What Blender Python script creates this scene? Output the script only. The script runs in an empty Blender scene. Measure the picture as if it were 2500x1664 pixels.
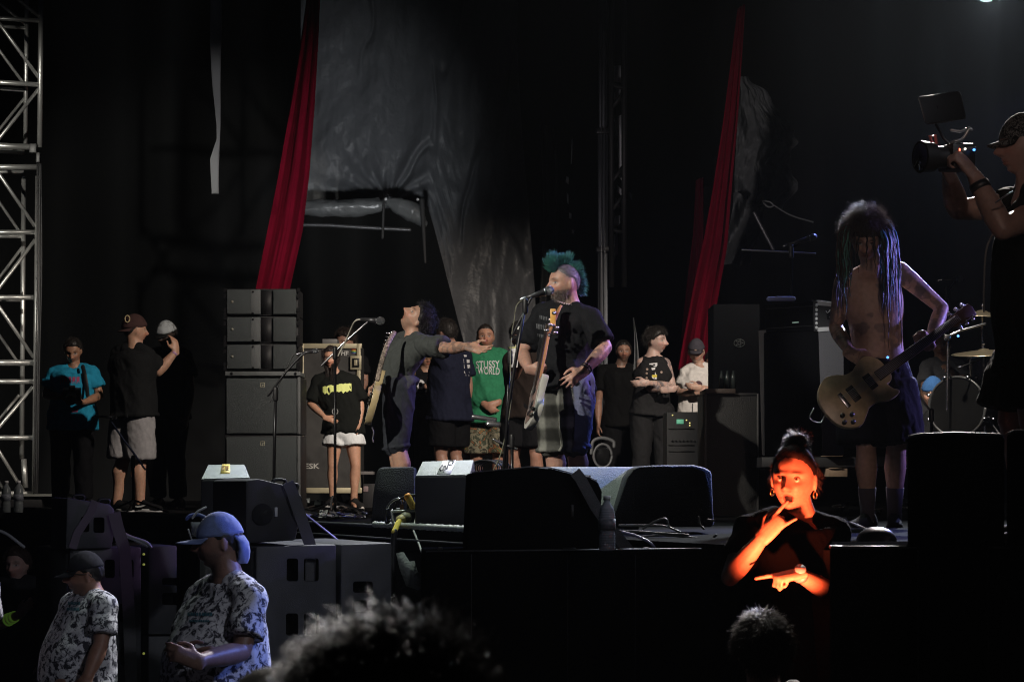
import bpy, bmesh, math, random
import numpy as np
from mathutils import Vector, Matrix
from mathutils.bvhtree import BVHTree
random.seed(7); rng = np.random.default_rng(7)
SC = bpy.context.scene
COL = SC.collection
# ---------------------------------------------------------------- camera
FP = 5500.0; PW, PH = 2500, 1664
TH = math.atan(344 / FP); CAMZ = 2.0; STAGE = 1.75
cam = bpy.data.cameras.new('camera'); camo = bpy.data.objects.new('camera', cam); COL.objects.link(camo)
cam.sensor_width = 36; cam.lens = 36 * FP / PW; cam.clip_start = .05; cam.clip_end = 500
camo.location = (0, 0, CAMZ); camo.rotation_euler = (math.pi / 2 + TH, 0, 0)
cam.dof.use_dof = True; cam.dof.focus_distance = 13.5; cam.dof.aperture_fstop = 9.5
SC.camera = camo
# ---------------------------------------------------------------- world: a night sky
wd = bpy.data.worlds.new('World'); SC.world = wd; wd.use_nodes = True
wbg = wd.node_tree.nodes['Background']
wbg.inputs[0].default_value = (.35, .5, 1, 1); wbg.inputs[1].default_value = .0012
SC.view_settings.view_transform = 'Standard'; SC.view_settings.look = 'None'; SC.view_settings.exposure = 0
SC.cycles.max_bounces = 4; SC.cycles.diffuse_bounces = 2; SC.cycles.glossy_bounces = 2
SC.cycles.transmission_bounces = 3; SC.cycles.use_light_tree = True; SC.cycles.sample_clamp_indirect = 2.0; SC.cycles.filter_width = 1.1; SC.cycles.volume_bounces = 0

def A(*x): return np.array(x, float)
def nrm(v):
    v = np.asarray(v, float); return v / (np.linalg.norm(v) + 1e-12)
def ray(px, py):
    u = (px - 1250) / FP; v = (832 - py) / FP
    return A(u, math.cos(TH) - v * math.sin(TH), math.sin(TH) + v * math.cos(TH))
CAMP = A(0, 0, CAMZ)
def W(px, py, Y):
    r = ray(px, py); return CAMP + r * (Y / r[1])
def WP(px, py, P0, n):
    r = ray(px, py); return CAMP + r * (np.dot(np.asarray(P0) - CAMP, n) / np.dot(r, n))
def WZ(px, py, z):
    r = ray(px, py); return CAMP + r * ((z - CAMZ) / r[2])
# ---------------------------------------------------------------- lights (the stage rig and a few added fill spots)
def spot(name, loc, tgt, energy, col, ang=30, blend=.5, rad=.12):
    l = bpy.data.lights.new(name, 'SPOT'); o = bpy.data.objects.new(name, l); COL.objects.link(o)
    o.location = loc; d = Vector(tgt) - Vector(loc); o.rotation_euler = d.to_track_quat('-Z', 'Y').to_euler()
    l.energy = energy; l.color = col; l.spot_size = math.radians(ang); l.spot_blend = blend; l.shadow_soft_size = rad
    return o
spot('key_left', (-5.5, 7.5, 7.5), W(1180, 860, 15.5), 4000, (1, .92, .80), 21, .5, .06)
spot('key_crowd', (4.6, 12.5, 7.6), W(1380, 940, 21.5), 4200, (1, .87, .74), 30, .7, .08)
spot('wing_light', (2.5, 13.5, 6.5), W(440, 950, 20), 1700, (1, .88, .76), 30, .7, .08)
spot('strap_fill', (-3.0, 16, 6), W(518, 300, 22.5), 160, (1, .97, .95), 14, .8, .12)  # added spot that only brightens the hanging strap
spot('girl_light', (1.2, 15.5, 6.5), W(800, 1020, 20.5), 450, (1, .86, .72), 20, .7, .08)
spot('top_centre', (-.5, 13.5, 8.5), W(1150, 1180, 12.6), 1100, (.86, 1, .90), 40, .6, .12)
spot('blue_back', (5.5, 18.5, 6.5), W(1450, 850, 15), 1700, (.20, .27, 1), 22, .6, .12)
spot('violet_back', (4.5, 15.5, 5.0), W(1430, 740, 15), 900, (.78, .45, 1), 16, .6, .1)
spot('guitarist_side', (7.2, 13.8, 4.2), W(2200, 800, 12.6), 1500, (.34, .28, 1), 20, .6, .1)
spot('guitarist_back', (4.5, 18, 5.2), W(2160, 700, 12.6), 2400, (.30, .34, 1), 22, .6, .1)
spot('guitarist_top', (2.6, 17.5, 8), W(2130, 620, 12.6), 1500, (1, .86, .86), 24, .6, .1)
spot('camera_rim', (3.4, 16.5, 6.6), W(2400, 430, 8.9), 6500, (1, .90, .82), 22, .6, .06)
spot('interpreter_light', (.985, 7.44, 1.18), W(1922, 1190, 8.38), 620, (1, .125, .042), 31, .9, .025)
spot('interpreter_back', (3.2, 15, 7), W(1950, 1150, 8.5), 160, (.9, .9, 1), 14, .6, .1)
spot('tarp_light', (-1.1, 19.2, 3.5), W(800, 390, 25), 430, (.93, .97, 1), 36, 1, .2)
spot('red_light', (-1.0, 19.5, 3.0), W(680, 500, 23.5), 36, (1, .85, .9), 40, .9, .2)
spot('red_light_right', (-.2, 19, 4), W(1790, 420, 23.5), 230, (1, .88, .9), 46, 1, .2)
spot('pit_blue', (5.2, 12.2, 5.2), W(600, 1460, 10.4), 2200, (.18, .28, 1), 17, .6, .08)
spot('pit_white', (1.5, 15.5, 7), W(420, 1450, 11), 2600, (.95, .93, 1), 30, .6, .08)
spot('audience_back', (.3, 12, 7), W(1150, 1640, 3.2), 1300, (1, .93, .86), 50, .7, .12)
spot('tower_light', (-6.2, 14, 5.4), W(-40, 600, 21.8), 1300, (1, .96, .86), 34, .5, .08)
spot('subs_light', (3.8, 4.5, 6), W(300, 1400, 12), 450, (.85, .88, 1), 25, .8, .2)
spot('backdrop_fill', (5.2, 24.5, 9.2), W(2420, -40, 30), 300, (.75, .88, 1), 70, 1, .3)  # added spot that makes a glow on the backdrop
spot('kit_light', (2.2, 14.2, 7), W(2370, 850, 17), 2000, (1, .92, .8), 16, .7, .1)
spot('amp_side_fill', (1.2, 9.5, 4.6), W(2025, 860, 15), 900, (1, .97, .93), 6, .6, .1)  # added narrow spot to lift the amplifier and cabinet side
spot('added_front_spot', (1.0, -6, 6), W(2110, 850, 12.6), 1000, (1, .74, .62), 8, .9, .3)  # added weak frontal fill on the guitarist
spot('strap_top_fill', (2.6, 13.2, 6), W(1462, 1262, 9.2), 900, (.70, .76, 1), 5, .6, .06)  # added narrow spot for the strap, bottle and box edges
spot('corner_lamp', tuple(W(2408, -10, 19.7)), (2.5, 0, 1), 5000, (.85, .93, 1), 60, .9, .1)

# ---------------------------------------------------------------- noise
def _hash(i, j, k, s):
    h = (i * 374761393 + j * 668265263 + k * 2147483647 + s * 1274126177) & 0xffffffff
    h = ((h ^ (h >> 13)) * 1274126177) & 0xffffffff
    return ((h ^ (h >> 16)) & 0xffff) / 65535.0
def vnoise(p, s=0):
    p = np.asarray(p, float); i = np.floor(p).astype(np.int64); f = p - i; f = f * f * (3 - 2 * f); r = 0
    for a in (0, 1):
        for b in (0, 1):
            for c in (0, 1):
                w = (f[:, 0] if a else 1 - f[:, 0]) * (f[:, 1] if b else 1 - f[:, 1]) * (f[:, 2] if c else 1 - f[:, 2])
                r = r + w * _hash(i[:, 0] + a, i[:, 1] + b, i[:, 2] + c, s)
    return r
def fbm(p, o=3, s=0):
    r = 0; a = .5
    for k in range(o): r = r + a * (vnoise(np.asarray(p) * 2 ** k, s + k) - .5); a *= .5
    return r
def sstep(a, b, x): t = np.clip((x - a) / (b - a), 0, 1); return t * t * (3 - 2 * t)
# ---------------------------------------------------------------- mesh building
class G:
    def __init__(s): s.v = []; s.f = []; s.n = 0
    def add(s, v, f):
        v = np.asarray(v, float).reshape(-1, 3); s.v.append(v); n = s.n; s.f += [tuple(int(i) + n for i in q) for q in f]; s.n += len(v); return s
    def verts(s): return np.concatenate(s.v) if s.v else np.zeros((0, 3))
    def rings(s, R, cap=True, closed=True):
        R = np.asarray(R, float); k, n = R.shape[:2]; f = []
        for i in range(k - 1):
            for j in range(n if closed else n - 1):
                a = i * n + j; b = i * n + (j + 1) % n; f.append((a, b, b + n, a + n))
        if cap: f += [tuple(range(n - 1, -1, -1)), tuple((k - 1) * n + j for j in range(n))]
        return s.add(R.reshape(-1, 3), f)
    def tube(s, P, r, n=10, rnd=True, flat=None, fr=1.0):
        P = np.asarray(P, float); k = len(P); r = np.full(k, r, float) if np.isscalar(r) else np.asarray(r, float)
        T = np.gradient(P, axis=0); T /= np.linalg.norm(T, axis=1)[:, None] + 1e-12
        x = np.asarray(flat, float) if flat is not None else (A(1, 0, 0) if abs(T[0][0]) < .8 else A(0, 0, 1))
        R = []; an = np.linspace(0, 2 * np.pi, n, endpoint=False)
        def ring(c, t, x, rr): y = np.cross(t, x); return c + rr * (np.cos(an)[:, None] * x * fr + np.sin(an)[:, None] * y)
        for i in range(k):
            x = x - T[i] * np.dot(x, T[i]); x = nrm(x)
            if i == 0 and rnd:
                for a in (80, 50, 22): R.append(ring(P[0] - T[0] * r[0] * math.sin(math.radians(a)), T[0], x, r[0] * math.cos(math.radians(a))))
            R.append(ring(P[i], T[i], x, r[i]))
        if rnd:
            for a in (22, 50, 80): R.append(ring(P[-1] + T[-1] * r[-1] * math.sin(math.radians(a)), T[-1], x, r[-1] * math.cos(math.radians(a))))
        return s.rings(R)
    def ell(s, c, ax, n=14):
        ax = np.asarray(ax, float)
        if ax.shape == (3,): ax = np.diag(ax)
        R = []
        for i in range(1, n // 2 + 4):
            t = math.pi * i / (n // 2 + 4); an = np.linspace(0, 2 * np.pi, n, endpoint=False)
            R.append(np.asarray(c) + math.sin(t) * (np.cos(an)[:, None] * ax[0] + np.sin(an)[:, None] * ax[1]) - math.cos(t) * ax[2])
        return s.rings(R)
    def box(s, c, h, ax=None):
        ax = np.eye(3) if ax is None else np.asarray(ax, float); c = np.asarray(c, float)
        v = [c + sx * h[0] * ax[0] + sy * h[1] * ax[1] + sz * h[2] * ax[2] for sz in (-1, 1) for sy in (-1, 1) for sx in (-1, 1)]
        return s.add(v, [(0, 2, 3, 1), (4, 5, 7, 6), (0, 1, 5, 4), (2, 6, 7, 3), (0, 4, 6, 2), (1, 3, 7, 5)])
    def prism(s, P, d):
        P = np.asarray(P, float); n = len(P); d = np.asarray(d, float)
        f = [tuple(range(n)), tuple(range(2 * n - 1, n - 1, -1))] + [(i, n + i, n + (i + 1) % n, (i + 1) % n) for i in range(n)]
        return s.add(np.concatenate([P, P + d]), f)
def cr(P, k=8):
    P = np.asarray(P, float); Q = np.concatenate([[2 * P[0] - P[1]], P, [2 * P[-1] - P[-2]]]); out = []
    for i in range(len(P) - 1):
        a, b, c, d = Q[i:i + 4]
        for t in np.linspace(0, 1, k, endpoint=False):
            out.append(.5 * ((2 * b) + (c - a) * t + (2 * a - 5 * b + 4 * c - d) * t * t + (3 * b - a - 3 * c + d) * t ** 3))
    out.append(P[-1]); return np.array(out)
ORG = {}
def setp(o, label=None, cat=None, group=None, kind=None):
    if label: o['label'] = label
    if cat: o['category'] = cat
    if group: o['group'] = group
    if kind: o['kind'] = kind
    return o
def root(name, loc, label, cat, group=None):
    o = bpy.data.objects.new(name, None); COL.objects.link(o); o.empty_display_size = .1
    o.location = tuple(float(x) for x in loc); ORG[o.name] = A(*loc); return setp(o, label, cat, group)
def mesh(name, v, f, m, parent=None, smooth=True, col=None, bev=0, seg=2, autosm=None):
    v = np.asarray(v, float)
    org = ORG[parent.name] if parent is not None else A((v[:, 0].min() + v[:, 0].max()) / 2, (v[:, 1].min() + v[:, 1].max()) / 2, v[:, 2].min())
    me = bpy.data.meshes.new(name); me.from_pydata((v - org).tolist(), [], f)
    if bev or autosm:
        bm = bmesh.new(); bm.from_mesh(me); bmesh.ops.recalc_face_normals(bm, faces=bm.faces)
        if bev: bmesh.ops.bevel(bm, geom=[e for e in bm.edges if len(e.link_faces) == 2 and e.calc_face_angle(0) > .5], offset=bev, segments=seg, profile=.5, affect='EDGES', clamp_overlap=True)
        bm.to_mesh(me); bm.free()
    elif len(f) < 60000:
        bm = bmesh.new(); bm.from_mesh(me); bmesh.ops.recalc_face_normals(bm, faces=bm.faces); bm.to_mesh(me); bm.free()
    me.materials.append(m)
    if col is not None:
        at = me.color_attributes.new('Col', 'FLOAT_COLOR', 'POINT')
        c = np.ones((len(me.vertices), 4), np.float32); c[:, :3] = col; at.data.foreach_set('color', c.ravel())
    if smooth: me.polygons.foreach_set('use_smooth', [True] * len(me.polygons))
    o = bpy.data.objects.new(name, me); COL.objects.link(o); ORG[o.name] = org
    if parent is not None: o.parent = parent; o.location = (0, 0, 0) if parent.type != 'EMPTY' or True else org
    else: o.location = org
    if smooth and (bev or autosm):
        try: me.set_sharp_from_angle(angle=math.radians(autosm or 40))
        except Exception: pass
    return o
def gobj(name, g, m, parent=None, **k): return mesh(name, g.verts(), g.f, m, parent, **k)
def thing(o, label, cat, group=None, kind=None): return setp(o, label, cat, group, kind)
def remesh(g, vox, sm=4, fac=.5):
    me = bpy.data.meshes.new('t'); me.from_pydata(g.verts().tolist(), [], g.f)
    bm = bmesh.new(); bm.from_mesh(me); bmesh.ops.recalc_face_normals(bm, faces=bm.faces); bm.to_mesh(me); bm.free()
    o = bpy.data.objects.new('t', me); COL.objects.link(o)
    m = o.modifiers.new('r', 'REMESH'); m.mode = 'VOXEL'; m.voxel_size = vox
    if sm: m2 = o.modifiers.new('s', 'SMOOTH'); m2.factor = fac; m2.iterations = sm
    dg = bpy.context.evaluated_depsgraph_get(); e = o.evaluated_get(dg); m3 = bpy.data.meshes.new_from_object(e)
    n = len(m3.vertices); v = np.empty(n * 3); m3.vertices.foreach_get('co', v); v = v.reshape(-1, 3)
    nn = np.empty(n * 3); m3.vertex_normals.foreach_get('vector', nn); nn = nn.reshape(-1, 3)
    f = [tuple(p.vertices) for p in m3.polygons]
    bpy.data.objects.remove(o); bpy.data.meshes.remove(me); bpy.data.meshes.remove(m3)
    return v, f, nn
# ---------------------------------------------------------------- materials
MATS = {}
def mat(name, col=(.1, .1, .1), rough=.6, metal=0, attr=False, bump=0, bscale=60, var=0, vscale=8, spec=.5, sheen=0, emit=None, es=0, alpha=1, trans=0, sss=0, stretch=None):
    if name in MATS: return MATS[name]
    m = bpy.data.materials.new(name); m.use_nodes = True; N = m.node_tree.nodes; L = m.node_tree.links; b = N['Principled BSDF']
    b.inputs['Base Color'].default_value = (*col, 1); b.inputs['Roughness'].default_value = rough; b.inputs['Metallic'].default_value = metal
    b.inputs['Specular IOR Level'].default_value = spec
    if sheen: b.inputs['Sheen Weight'].default_value = sheen; b.inputs['Sheen Roughness'].default_value = .4
    if trans: b.inputs['Transmission Weight'].default_value = trans; b.inputs['IOR'].default_value = 1.33
    if sss: b.inputs['Subsurface Weight'].default_value = sss; b.inputs['Subsurface Radius'].default_value = (.01, .004, .002); b.inputs['Subsurface Scale'].default_value = .6
    if emit: b.inputs['Emission Color'].default_value = (*emit, 1); b.inputs['Emission Strength'].default_value = es
    tc = N.new('ShaderNodeTexCoord'); src = tc.outputs['Object']
    if stretch:
        mp = N.new('ShaderNodeMapping'); mp.inputs['Scale'].default_value = stretch; L.new(src, mp.inputs['Vector']); src = mp.outputs[0]
    base = None
    if attr: a = N.new('ShaderNodeAttribute'); a.attribute_name = 'Col'; base = a.outputs['Color']
    if var:
        n = N.new('ShaderNodeTexNoise'); n.inputs['Scale'].default_value = vscale; n.inputs['Detail'].default_value = 5; L.new(src, n.inputs['Vector'])
        r = N.new('ShaderNodeMapRange'); r.inputs['From Min'].default_value = .3; r.inputs['From Max'].default_value = .7; r.inputs['To Min'].default_value = 1 - var; r.inputs['To Max'].default_value = 1 + var; L.new(n.outputs['Fac'], r.inputs['Value'])
        x = N.new('ShaderNodeVectorMath'); x.operation = 'SCALE'; L.new(r.outputs[0], x.inputs['Scale'])
        if base: L.new(base, x.inputs[0])
        else: x.inputs[0].default_value = col
        base = x.outputs[0]
    if base: L.new(base, b.inputs['Base Color'])
    if bump:
        n = N.new('ShaderNodeTexNoise'); n.inputs['Scale'].default_value = bscale; n.inputs['Detail'].default_value = 3; L.new(src, n.inputs['Vector'])
        q = N.new('ShaderNodeBump'); q.inputs['Strength'].default_value = bump; q.inputs['Distance'].default_value = .01; L.new(n.outputs['Fac'], q.inputs['Height']); L.new(q.outputs[0], b.inputs['Normal'])
    MATS[name] = m; return m
def camo(name, cols, scale, thr=(.42, .5, .58), rough=.8):
    m = bpy.data.materials.new(name); m.use_nodes = True; N = m.node_tree.nodes; L = m.node_tree.links; b = N['Principled BSDF']; b.inputs['Roughness'].default_value = rough
    b.inputs['Specular IOR Level'].default_value = .2
    tc = N.new('ShaderNodeTexCoord'); n = N.new('ShaderNodeTexNoise'); n.inputs['Scale'].default_value = scale; n.inputs['Detail'].default_value = 6; n.inputs['Roughness'].default_value = .65; n.inputs['Distortion'].default_value = .6
    r = N.new('ShaderNodeValToRGB'); r.color_ramp.interpolation = 'CONSTANT'; L.new(tc.outputs['Object'], n.inputs['Vector']); L.new(n.outputs['Fac'], r.inputs['Fac']); L.new(r.outputs[0], b.inputs['Base Color'])
    e = r.color_ramp.elements; e[0].position = 0; e[0].color = (*cols[0], 1); e[1].position = thr[0]; e[1].color = (*cols[1], 1)
    for c, t in zip(cols[2:], thr[1:]): q = e.new(t); q.color = (*c, 1)
    return m
SKIN = mat('skin', attr=True, rough=.45, var=.10, vscale=45, bump=.12, bscale=140, sss=.15, spec=.35)
CLOTH = mat('cloth', attr=True, rough=.85, var=.12, vscale=30, bump=.35, bscale=260, spec=.12)
HAIR = mat('hair', attr=True, rough=.5, spec=.4, var=.25, vscale=90)
BLACKM = mat('black_metal', (.015, .015, .017), .4, .5)
CHROME = mat('chrome', (.55, .56, .6), .25, 1)
BLACKP = mat('black_plastic', (.012, .012, .013), .45, bump=.1, bscale=300)
def text2d(s, sub=True):
    c = bpy.data.curves.new('t', 'FONT'); c.body = s; c.align_x = 'CENTER'; c.align_y = 'CENTER'; c.resolution_u = 3; c.offset = .012
    o = bpy.data.objects.new('t', c); COL.objects.link(o); dg = bpy.context.evaluated_depsgraph_get(); me = bpy.data.meshes.new_from_object(o.evaluated_get(dg))
    v = np.array([x.co[:2] for x in me.vertices]); f = [tuple(p.vertices) for p in me.polygons]; bpy.data.objects.remove(o); bpy.data.curves.remove(c); bpy.data.meshes.remove(me)
    mn, mx = v.min(0), v.max(0); return (v - (mn + mx) / 2) / (mx - mn), f
def text_px(s, cx, cy, w, h, rot=0, bold=0, flip=1):
    v, f = text2d(s); a = math.radians(rot); x = v[:, 0] * w; y = -v[:, 1] * h * flip
    return [(list(zip(cx + x * math.cos(a) - y * math.sin(a), cy + x * math.sin(a) + y * math.cos(a))), f)]

# ================================================================ the place
PIT = mat('asphalt', (.03, .03, .032), .9, bump=.4, bscale=40, var=.3)
DECK = mat('deck', (.009, .009, .0095), .95, spec=.02, bump=.25, bscale=60, var=.35, vscale=3)
E1 = nrm((.397, -.918, 0)); EN = nrm((-.918, -.397, 0))          # along the stage front (towards the camera); out into the pit
E0 = A(-3.28, 18.6, STAGE)
def EP(t, z=STAGE, out=0): p = E0 + E1 * t + EN * out; return A(p[0], p[1], z)
# ground, stage deck and its front
g = G(); g.add([(-90, -20, 0), (90, -20, 0), (90, 120, 0), (-90, 120, 0)], [(0, 1, 2, 3)]); thing(gobj('ground', g, PIT, smooth=False), None, None, kind='structure')
g = G(); a, b = EP(-14), EP(14); g.prism([a, b, A(22, b[1], STAGE), A(22, a[1], STAGE)], (0, 0, -.12)); thing(gobj('stage_deck', g, DECK, smooth=False), None, None, kind='structure')
# ---- box helpers
def slab(name, P, d, m, parent=None, bev=.006, **k): g = G(); g.prism(P, d); return gobj(name, g, m, parent, bev=bev, **k)
CABM = mat('cabinet_paint', (.040, .042, .048), .55, bump=.2, bscale=240, var=.15)
CABD = mat('cabinet_dark', (.012, .012, .014), .6, bump=.2, bscale=240)
DK = mat('cabinet_black', (.004, .0042, .0048), .98, bump=.2, bscale=200, spec=.0)
GRILL = mat('grille', (.010, .010, .011), .7, bump=.8, bscale=420)
SIDE = nrm((.918, .397, 0)); BACKD = nrm((-.397, .918, 0))
def cutout(o, cuts, depth, nrmv):
    """real recesses (hand holes) cut into a cabinet side"""
    for P in cuts:
        P = np.asarray(P); g = G(); g.prism(P + nrmv * .02, -nrmv * (depth + .02)); c = gobj('cutter', g, mat('recess_black', (.003, .003, .003), .9, spec=.1), None, smooth=False)
        m = o.modifiers.new('b', 'BOOLEAN'); m.object = c; m.operation = 'DIFFERENCE'; m.solver = 'EXACT'; m.material_mode = 'TRANSFER'
        dg = bpy.context.evaluated_depsgraph_get(); me = bpy.data.meshes.new_from_object(o.evaluated_get(dg)); old = o.data; o.modifiers.clear(); o.data = me
        bpy.data.objects.remove(c)
def rrect(P0, n, x0, y0, x1, y1, r=6):
    P = []
    for cx, cy, a0 in ((x1 - r, y0 + r, -90), (x1 - r, y1 - r, 0), (x0 + r, y1 - r, 90), (x0 + r, y0 + r, 180)):
        for a in (0, 30, 60, 90): t = math.radians(a0 + a); P.append(WP(cx + r * math.cos(t), cy + r * math.sin(t), P0, n))
    return P
def sidecab(name, label, cat, P0, prof, width, cuts=(), group=None, m=CABM, n=None, ext=None, grill=True, bev=.012):
    """a cabinet whose side shows: PROF in pixels on the vertical plane through P0; extruded WIDTH along EXT"""
    n = nrm((.397, -.918, 0)) if n is None else nrm(n); ext = -n if ext is None else ext
    P = np.array([WP(x, y, P0, n) for x, y in prof]); R = root(name, A(P[:, 0].mean(), P[:, 1].mean(), P[:, 2].min()) + ext * width / 2, label, cat, group)
    o = slab('cabinet', P, ext * width, m, R, bev)
    if cuts: cutout(o, [rrect(P0, n, *c) for c in cuts], .09, n)
    return R, o, P
# ---------------------------------------------------------------- pit subs and front fills
pB = WP(620, 1400, A(*W(620, 1400, 11.5)), A(0, -1, 0)); nB = A(.397, -.918, 0)
R_, o, P = sidecab('subwoofer_stack', 'wide pair of pit subwoofers under the strapped front-fill box, behind the denim-cap guard', 'subwoofer', pB, [(625, 1333), (822, 1328), (822, 1900), (625, 1900)], 1.05,
                   [(700, 1362, 728, 1418), (742, 1362, 778, 1418), (698, 1496, 728, 1550), (742, 1496, 778, 1550)])
PB = [WP(x, y, pB, nrm(nB)) for x, y in ((832, 1328), (957, 1324), (957, 1900), (832, 1900))]; o2 = slab('cabinet', PB, -nrm(nB) * 1.05, CABM, R_, .012); cutout(o2, [rrect(pB, nrm(nB), 862, 1418, 910, 1446), rrect(pB, nrm(nB), 862, 1464, 910, 1492)], .09, nrm(nB))
GL = mat('led_green', (.3, .4, .1), .5, emit=(.7, .8, .15), es=.18)
def led(name, c, r, m, parent, n=(0, -1, 0)): g = G(); g.tube([np.asarray(c), np.asarray(c) + nrm(n) * .004], r, 10, rnd=False); return gobj(name, g, m, parent)
slab('grille', [WP(623, 1345, pB, nrm(nB)) + EN * .012 - nrm(nB) * .03, WP(623, 1900, pB, nrm(nB)) + EN * .012 - nrm(nB) * .03, WP(623, 1900, pB, nrm(nB)) + EN * .012 - nrm(nB) * 1.0, WP(623, 1345, pB, nrm(nB)) + EN * .012 - nrm(nB) * 1.0], -EN * .02, GRILL, R_, 0)
pA = W(170, 1400, 13.8)
R_, o, P = sidecab('subwoofer_stack', 'grey pit subwoofers with two straps, behind the stocky guard', 'subwoofer', pA, [(170, 1340), (345, 1334), (345, 1463), (345, 1850), (170, 1850)], .95,
                   [(256, 1365, 280, 1410), (292, 1365, 326, 1410), (292, 1472, 318, 1518), (268, 1580, 288, 1624), (294, 1580, 318, 1624)])
o = slab('cabinet', [WP(x, y, pA, nrm(nB)) for x, y in ((362, 1333), (432, 1331), (432, 1548), (362, 1548))], -nrm(nB) * .95, CABM, R_, .010)
cutout(o, [rrect(pA, nrm(nB), 396, 1410, 445, 1428, 5), rrect(pA, nrm(nB), 396, 1446, 445, 1476, 5)], .09, nrm(nB))
slab('cabinet', [WP(x, y, pA, nrm(nB)) for x, y in ((362, 1552), (432, 1551), (432, 1850), (362, 1850))], -nrm(nB) * .95, CABM, R_, .010)
for y in (1352, 1377, 1594): led('status_light', WP(351, y, pA, nrm(nB)) + nB * .0 - A(0, 0, 0), .008, GL, R_)
slab('grille', [WP(168, 1350, pA, nrm(nB)) + EN * .012 - nrm(nB) * .03, WP(168, 1850, pA, nrm(nB)) + EN * .012 - nrm(nB) * .03, WP(168, 1850, pA, nrm(nB)) + EN * .012 - nrm(nB) * .92, WP(168, 1350, pA, nrm(nB)) + EN * .012 - nrm(nB) * .92], -EN * .02, GRILL, R_, 0)
# front fills on top of them
pF = W(163, 1300, 13.75)
R_, o, P = sidecab('front_fill_speaker', 'grey trapezoid front-fill speaker with two hand holes on the far pit subs', 'speaker', pF, [(163, 1214), (268, 1230), (280, 1242), (281, 1290), (273, 1338), (160, 1340)], .45, [(197, 1260, 218, 1298), (228, 1262, 255, 1300)], m=CABM)
for x, y in ((196, 1222), (258, 1232)): g = G(); q = WP(x, y, pF, nrm(nB)) - nrm(nB) * .05; g.tube(cr([q + SIDE * .03, q + SIDE * .03 + A(0, 0, .03), q - SIDE * .03 + A(0, 0, .03), q - SIDE * .03], 4), .009, 8); gobj('rigging_shackle', g, BLACKM, R_)
pM = W(600, 1300, 11.55)
R_, o, P = sidecab('front_fill_speaker', 'black front-fill speaker with one wide strap and a white handle mark', 'speaker', pM, [(600, 1172), (632, 1168), (700, 1184), (728, 1198), (739, 1214), (740, 1235), (722, 1318), (600, 1326)], .62, m=CABD)
g = G(); c = WP(673, 1249, pM, nrm(nB)); g.box(c + nrm(nB) * .004, (.008, .006, .024), [SIDE, -nrm(nB), A(0, 0, 1)]); gobj('latch', g, mat('latch_white', (.5, .5, .5), .5), R_, bev=.003)
g = G(); c = WP(640, 1255, pM, nrm(nB)); g.tube([c + nrm(nB) * .003, c + nrm(nB) * .010], .055, 28, rnd=False); gobj('side_disc', g, GRILL, R_)
for x, y in ((688, 1186), (718, 1196)): g = G(); q = WP(x, y, pM, nrm(nB)) - nrm(nB) * .05; g.tube(cr([q + SIDE * .03, q + SIDE * .03 + A(0, 0, .03), q - SIDE * .03 + A(0, 0, .03), q - SIDE * .03], 4), .009, 8); gobj('rigging_shackle', g, BLACKM, R_)
STR = mat('strap_web', (.085, .085, .09), .8, bump=.6, bscale=400)
def strap(name, label, pts, w, Y, off=.02, n=nB, P0=None):
    """ratchet strap: centre line in pixels on the cabinet plane"""
    n = nrm(n); P = np.array([WP(x, y, P0, n) + n * (off + (q[0] if q else 0)) for x, y, *q in pts]); T = np.gradient(P, axis=0); s = np.array([nrm(np.cross(t, n)) for t in T]) * w / 2
    g = G(); R = np.stack([P - s + n * .002, P + s + n * .002, P + s - n * .002, P - s - n * .002], 1); g.rings(R); return thing(gobj(name, g, STR, smooth=False), label, 'strap', 'ratchet straps over the front fills')
strap('ratchet_strap', 'wide webbing strap running down from the front fill with the white mark', [(700, 1176), (712, 1205), (732, 1262), (753, 1325), (756, 1345), (758, 1640), (758, 1800)], .062, 11.5, .02, P0=pM)
strap('ratchet_strap', 'strap hanging down across the handles of the far pit subs', [(276, 1250), (284, 1285), (298, 1330), (302, 1345), (312, 1500), (322, 1800)], .075, 13.7, .03, P0=pF)
strap('ratchet_strap', 'narrow strap lying over the trapezoid front fill', [(232, 1222), (218, 1255), (188, 1300), (176, 1338)], .05, 13.7, .012, P0=pF)
# sub C (centre) and D (right)
nC = nrm((.06, -1, 0)); pC = W(1400, 1345, 9.2)
R_, o, P = sidecab('subwoofer_row', 'long black row of pit subwoofers below the centre of the stage', 'subwoofer', pC, [(1037, 1348), (1752, 1340), (1752, 2300), (1037, 2300)], .75, m=DK, n=nC, bev=.008)
for x in (1150, 1385, 1550): slab('cabinet_seam', [WP(x, 1352, pC, nC) + nC * .004, WP(x + 2, 1352, pC, nC) + nC * .004, WP(x + 2, 2290, pC, nC) + nC * .004, WP(x, 2290, pC, nC) + nC * .004], -nC * .01, CABM, R_, 0)
CP = mat('corner_metal', (.12, .12, .125), .35, .8)
for a, b in ((1375, 1405), (1572, 1584), (1714, 1750), (1068, 1080)): g = G(); p, q = WP(a, 1341, pC, nC), WP(b, 1341, pC, nC); g.box((p + q) / 2 + A(0, .03, .004), ((q - p)[0] / 2, .03, .005)); gobj('corner_plate', g, CP, R_, bev=.002)
nD = nrm((.05, -1, 0)); pD = W(2200, 1337, 7.3)
R_, o, P = sidecab('subwoofer_row', 'black pit subwoofers beside the interpreter, a thin painted highlight on the top edge', 'subwoofer', pD, [(2026, 1337), (2560, 1334), (2560, 2300), (2026, 2300)], .8, m=DK, n=nD, ext=nrm((.146, .99, 0)), bev=.006)
for x in (2240, 2412): slab('cabinet_seam', [WP(x, 1342, pD, nD) + nD * .004, WP(x + 2, 1342, pD, nD) + nD * .004, WP(x + 2, 2290, pD, nD) + nD * .004, WP(x, 2290, pD, nD) + nD * .004], -nD * .01, CABM, R_, 0)
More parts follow.
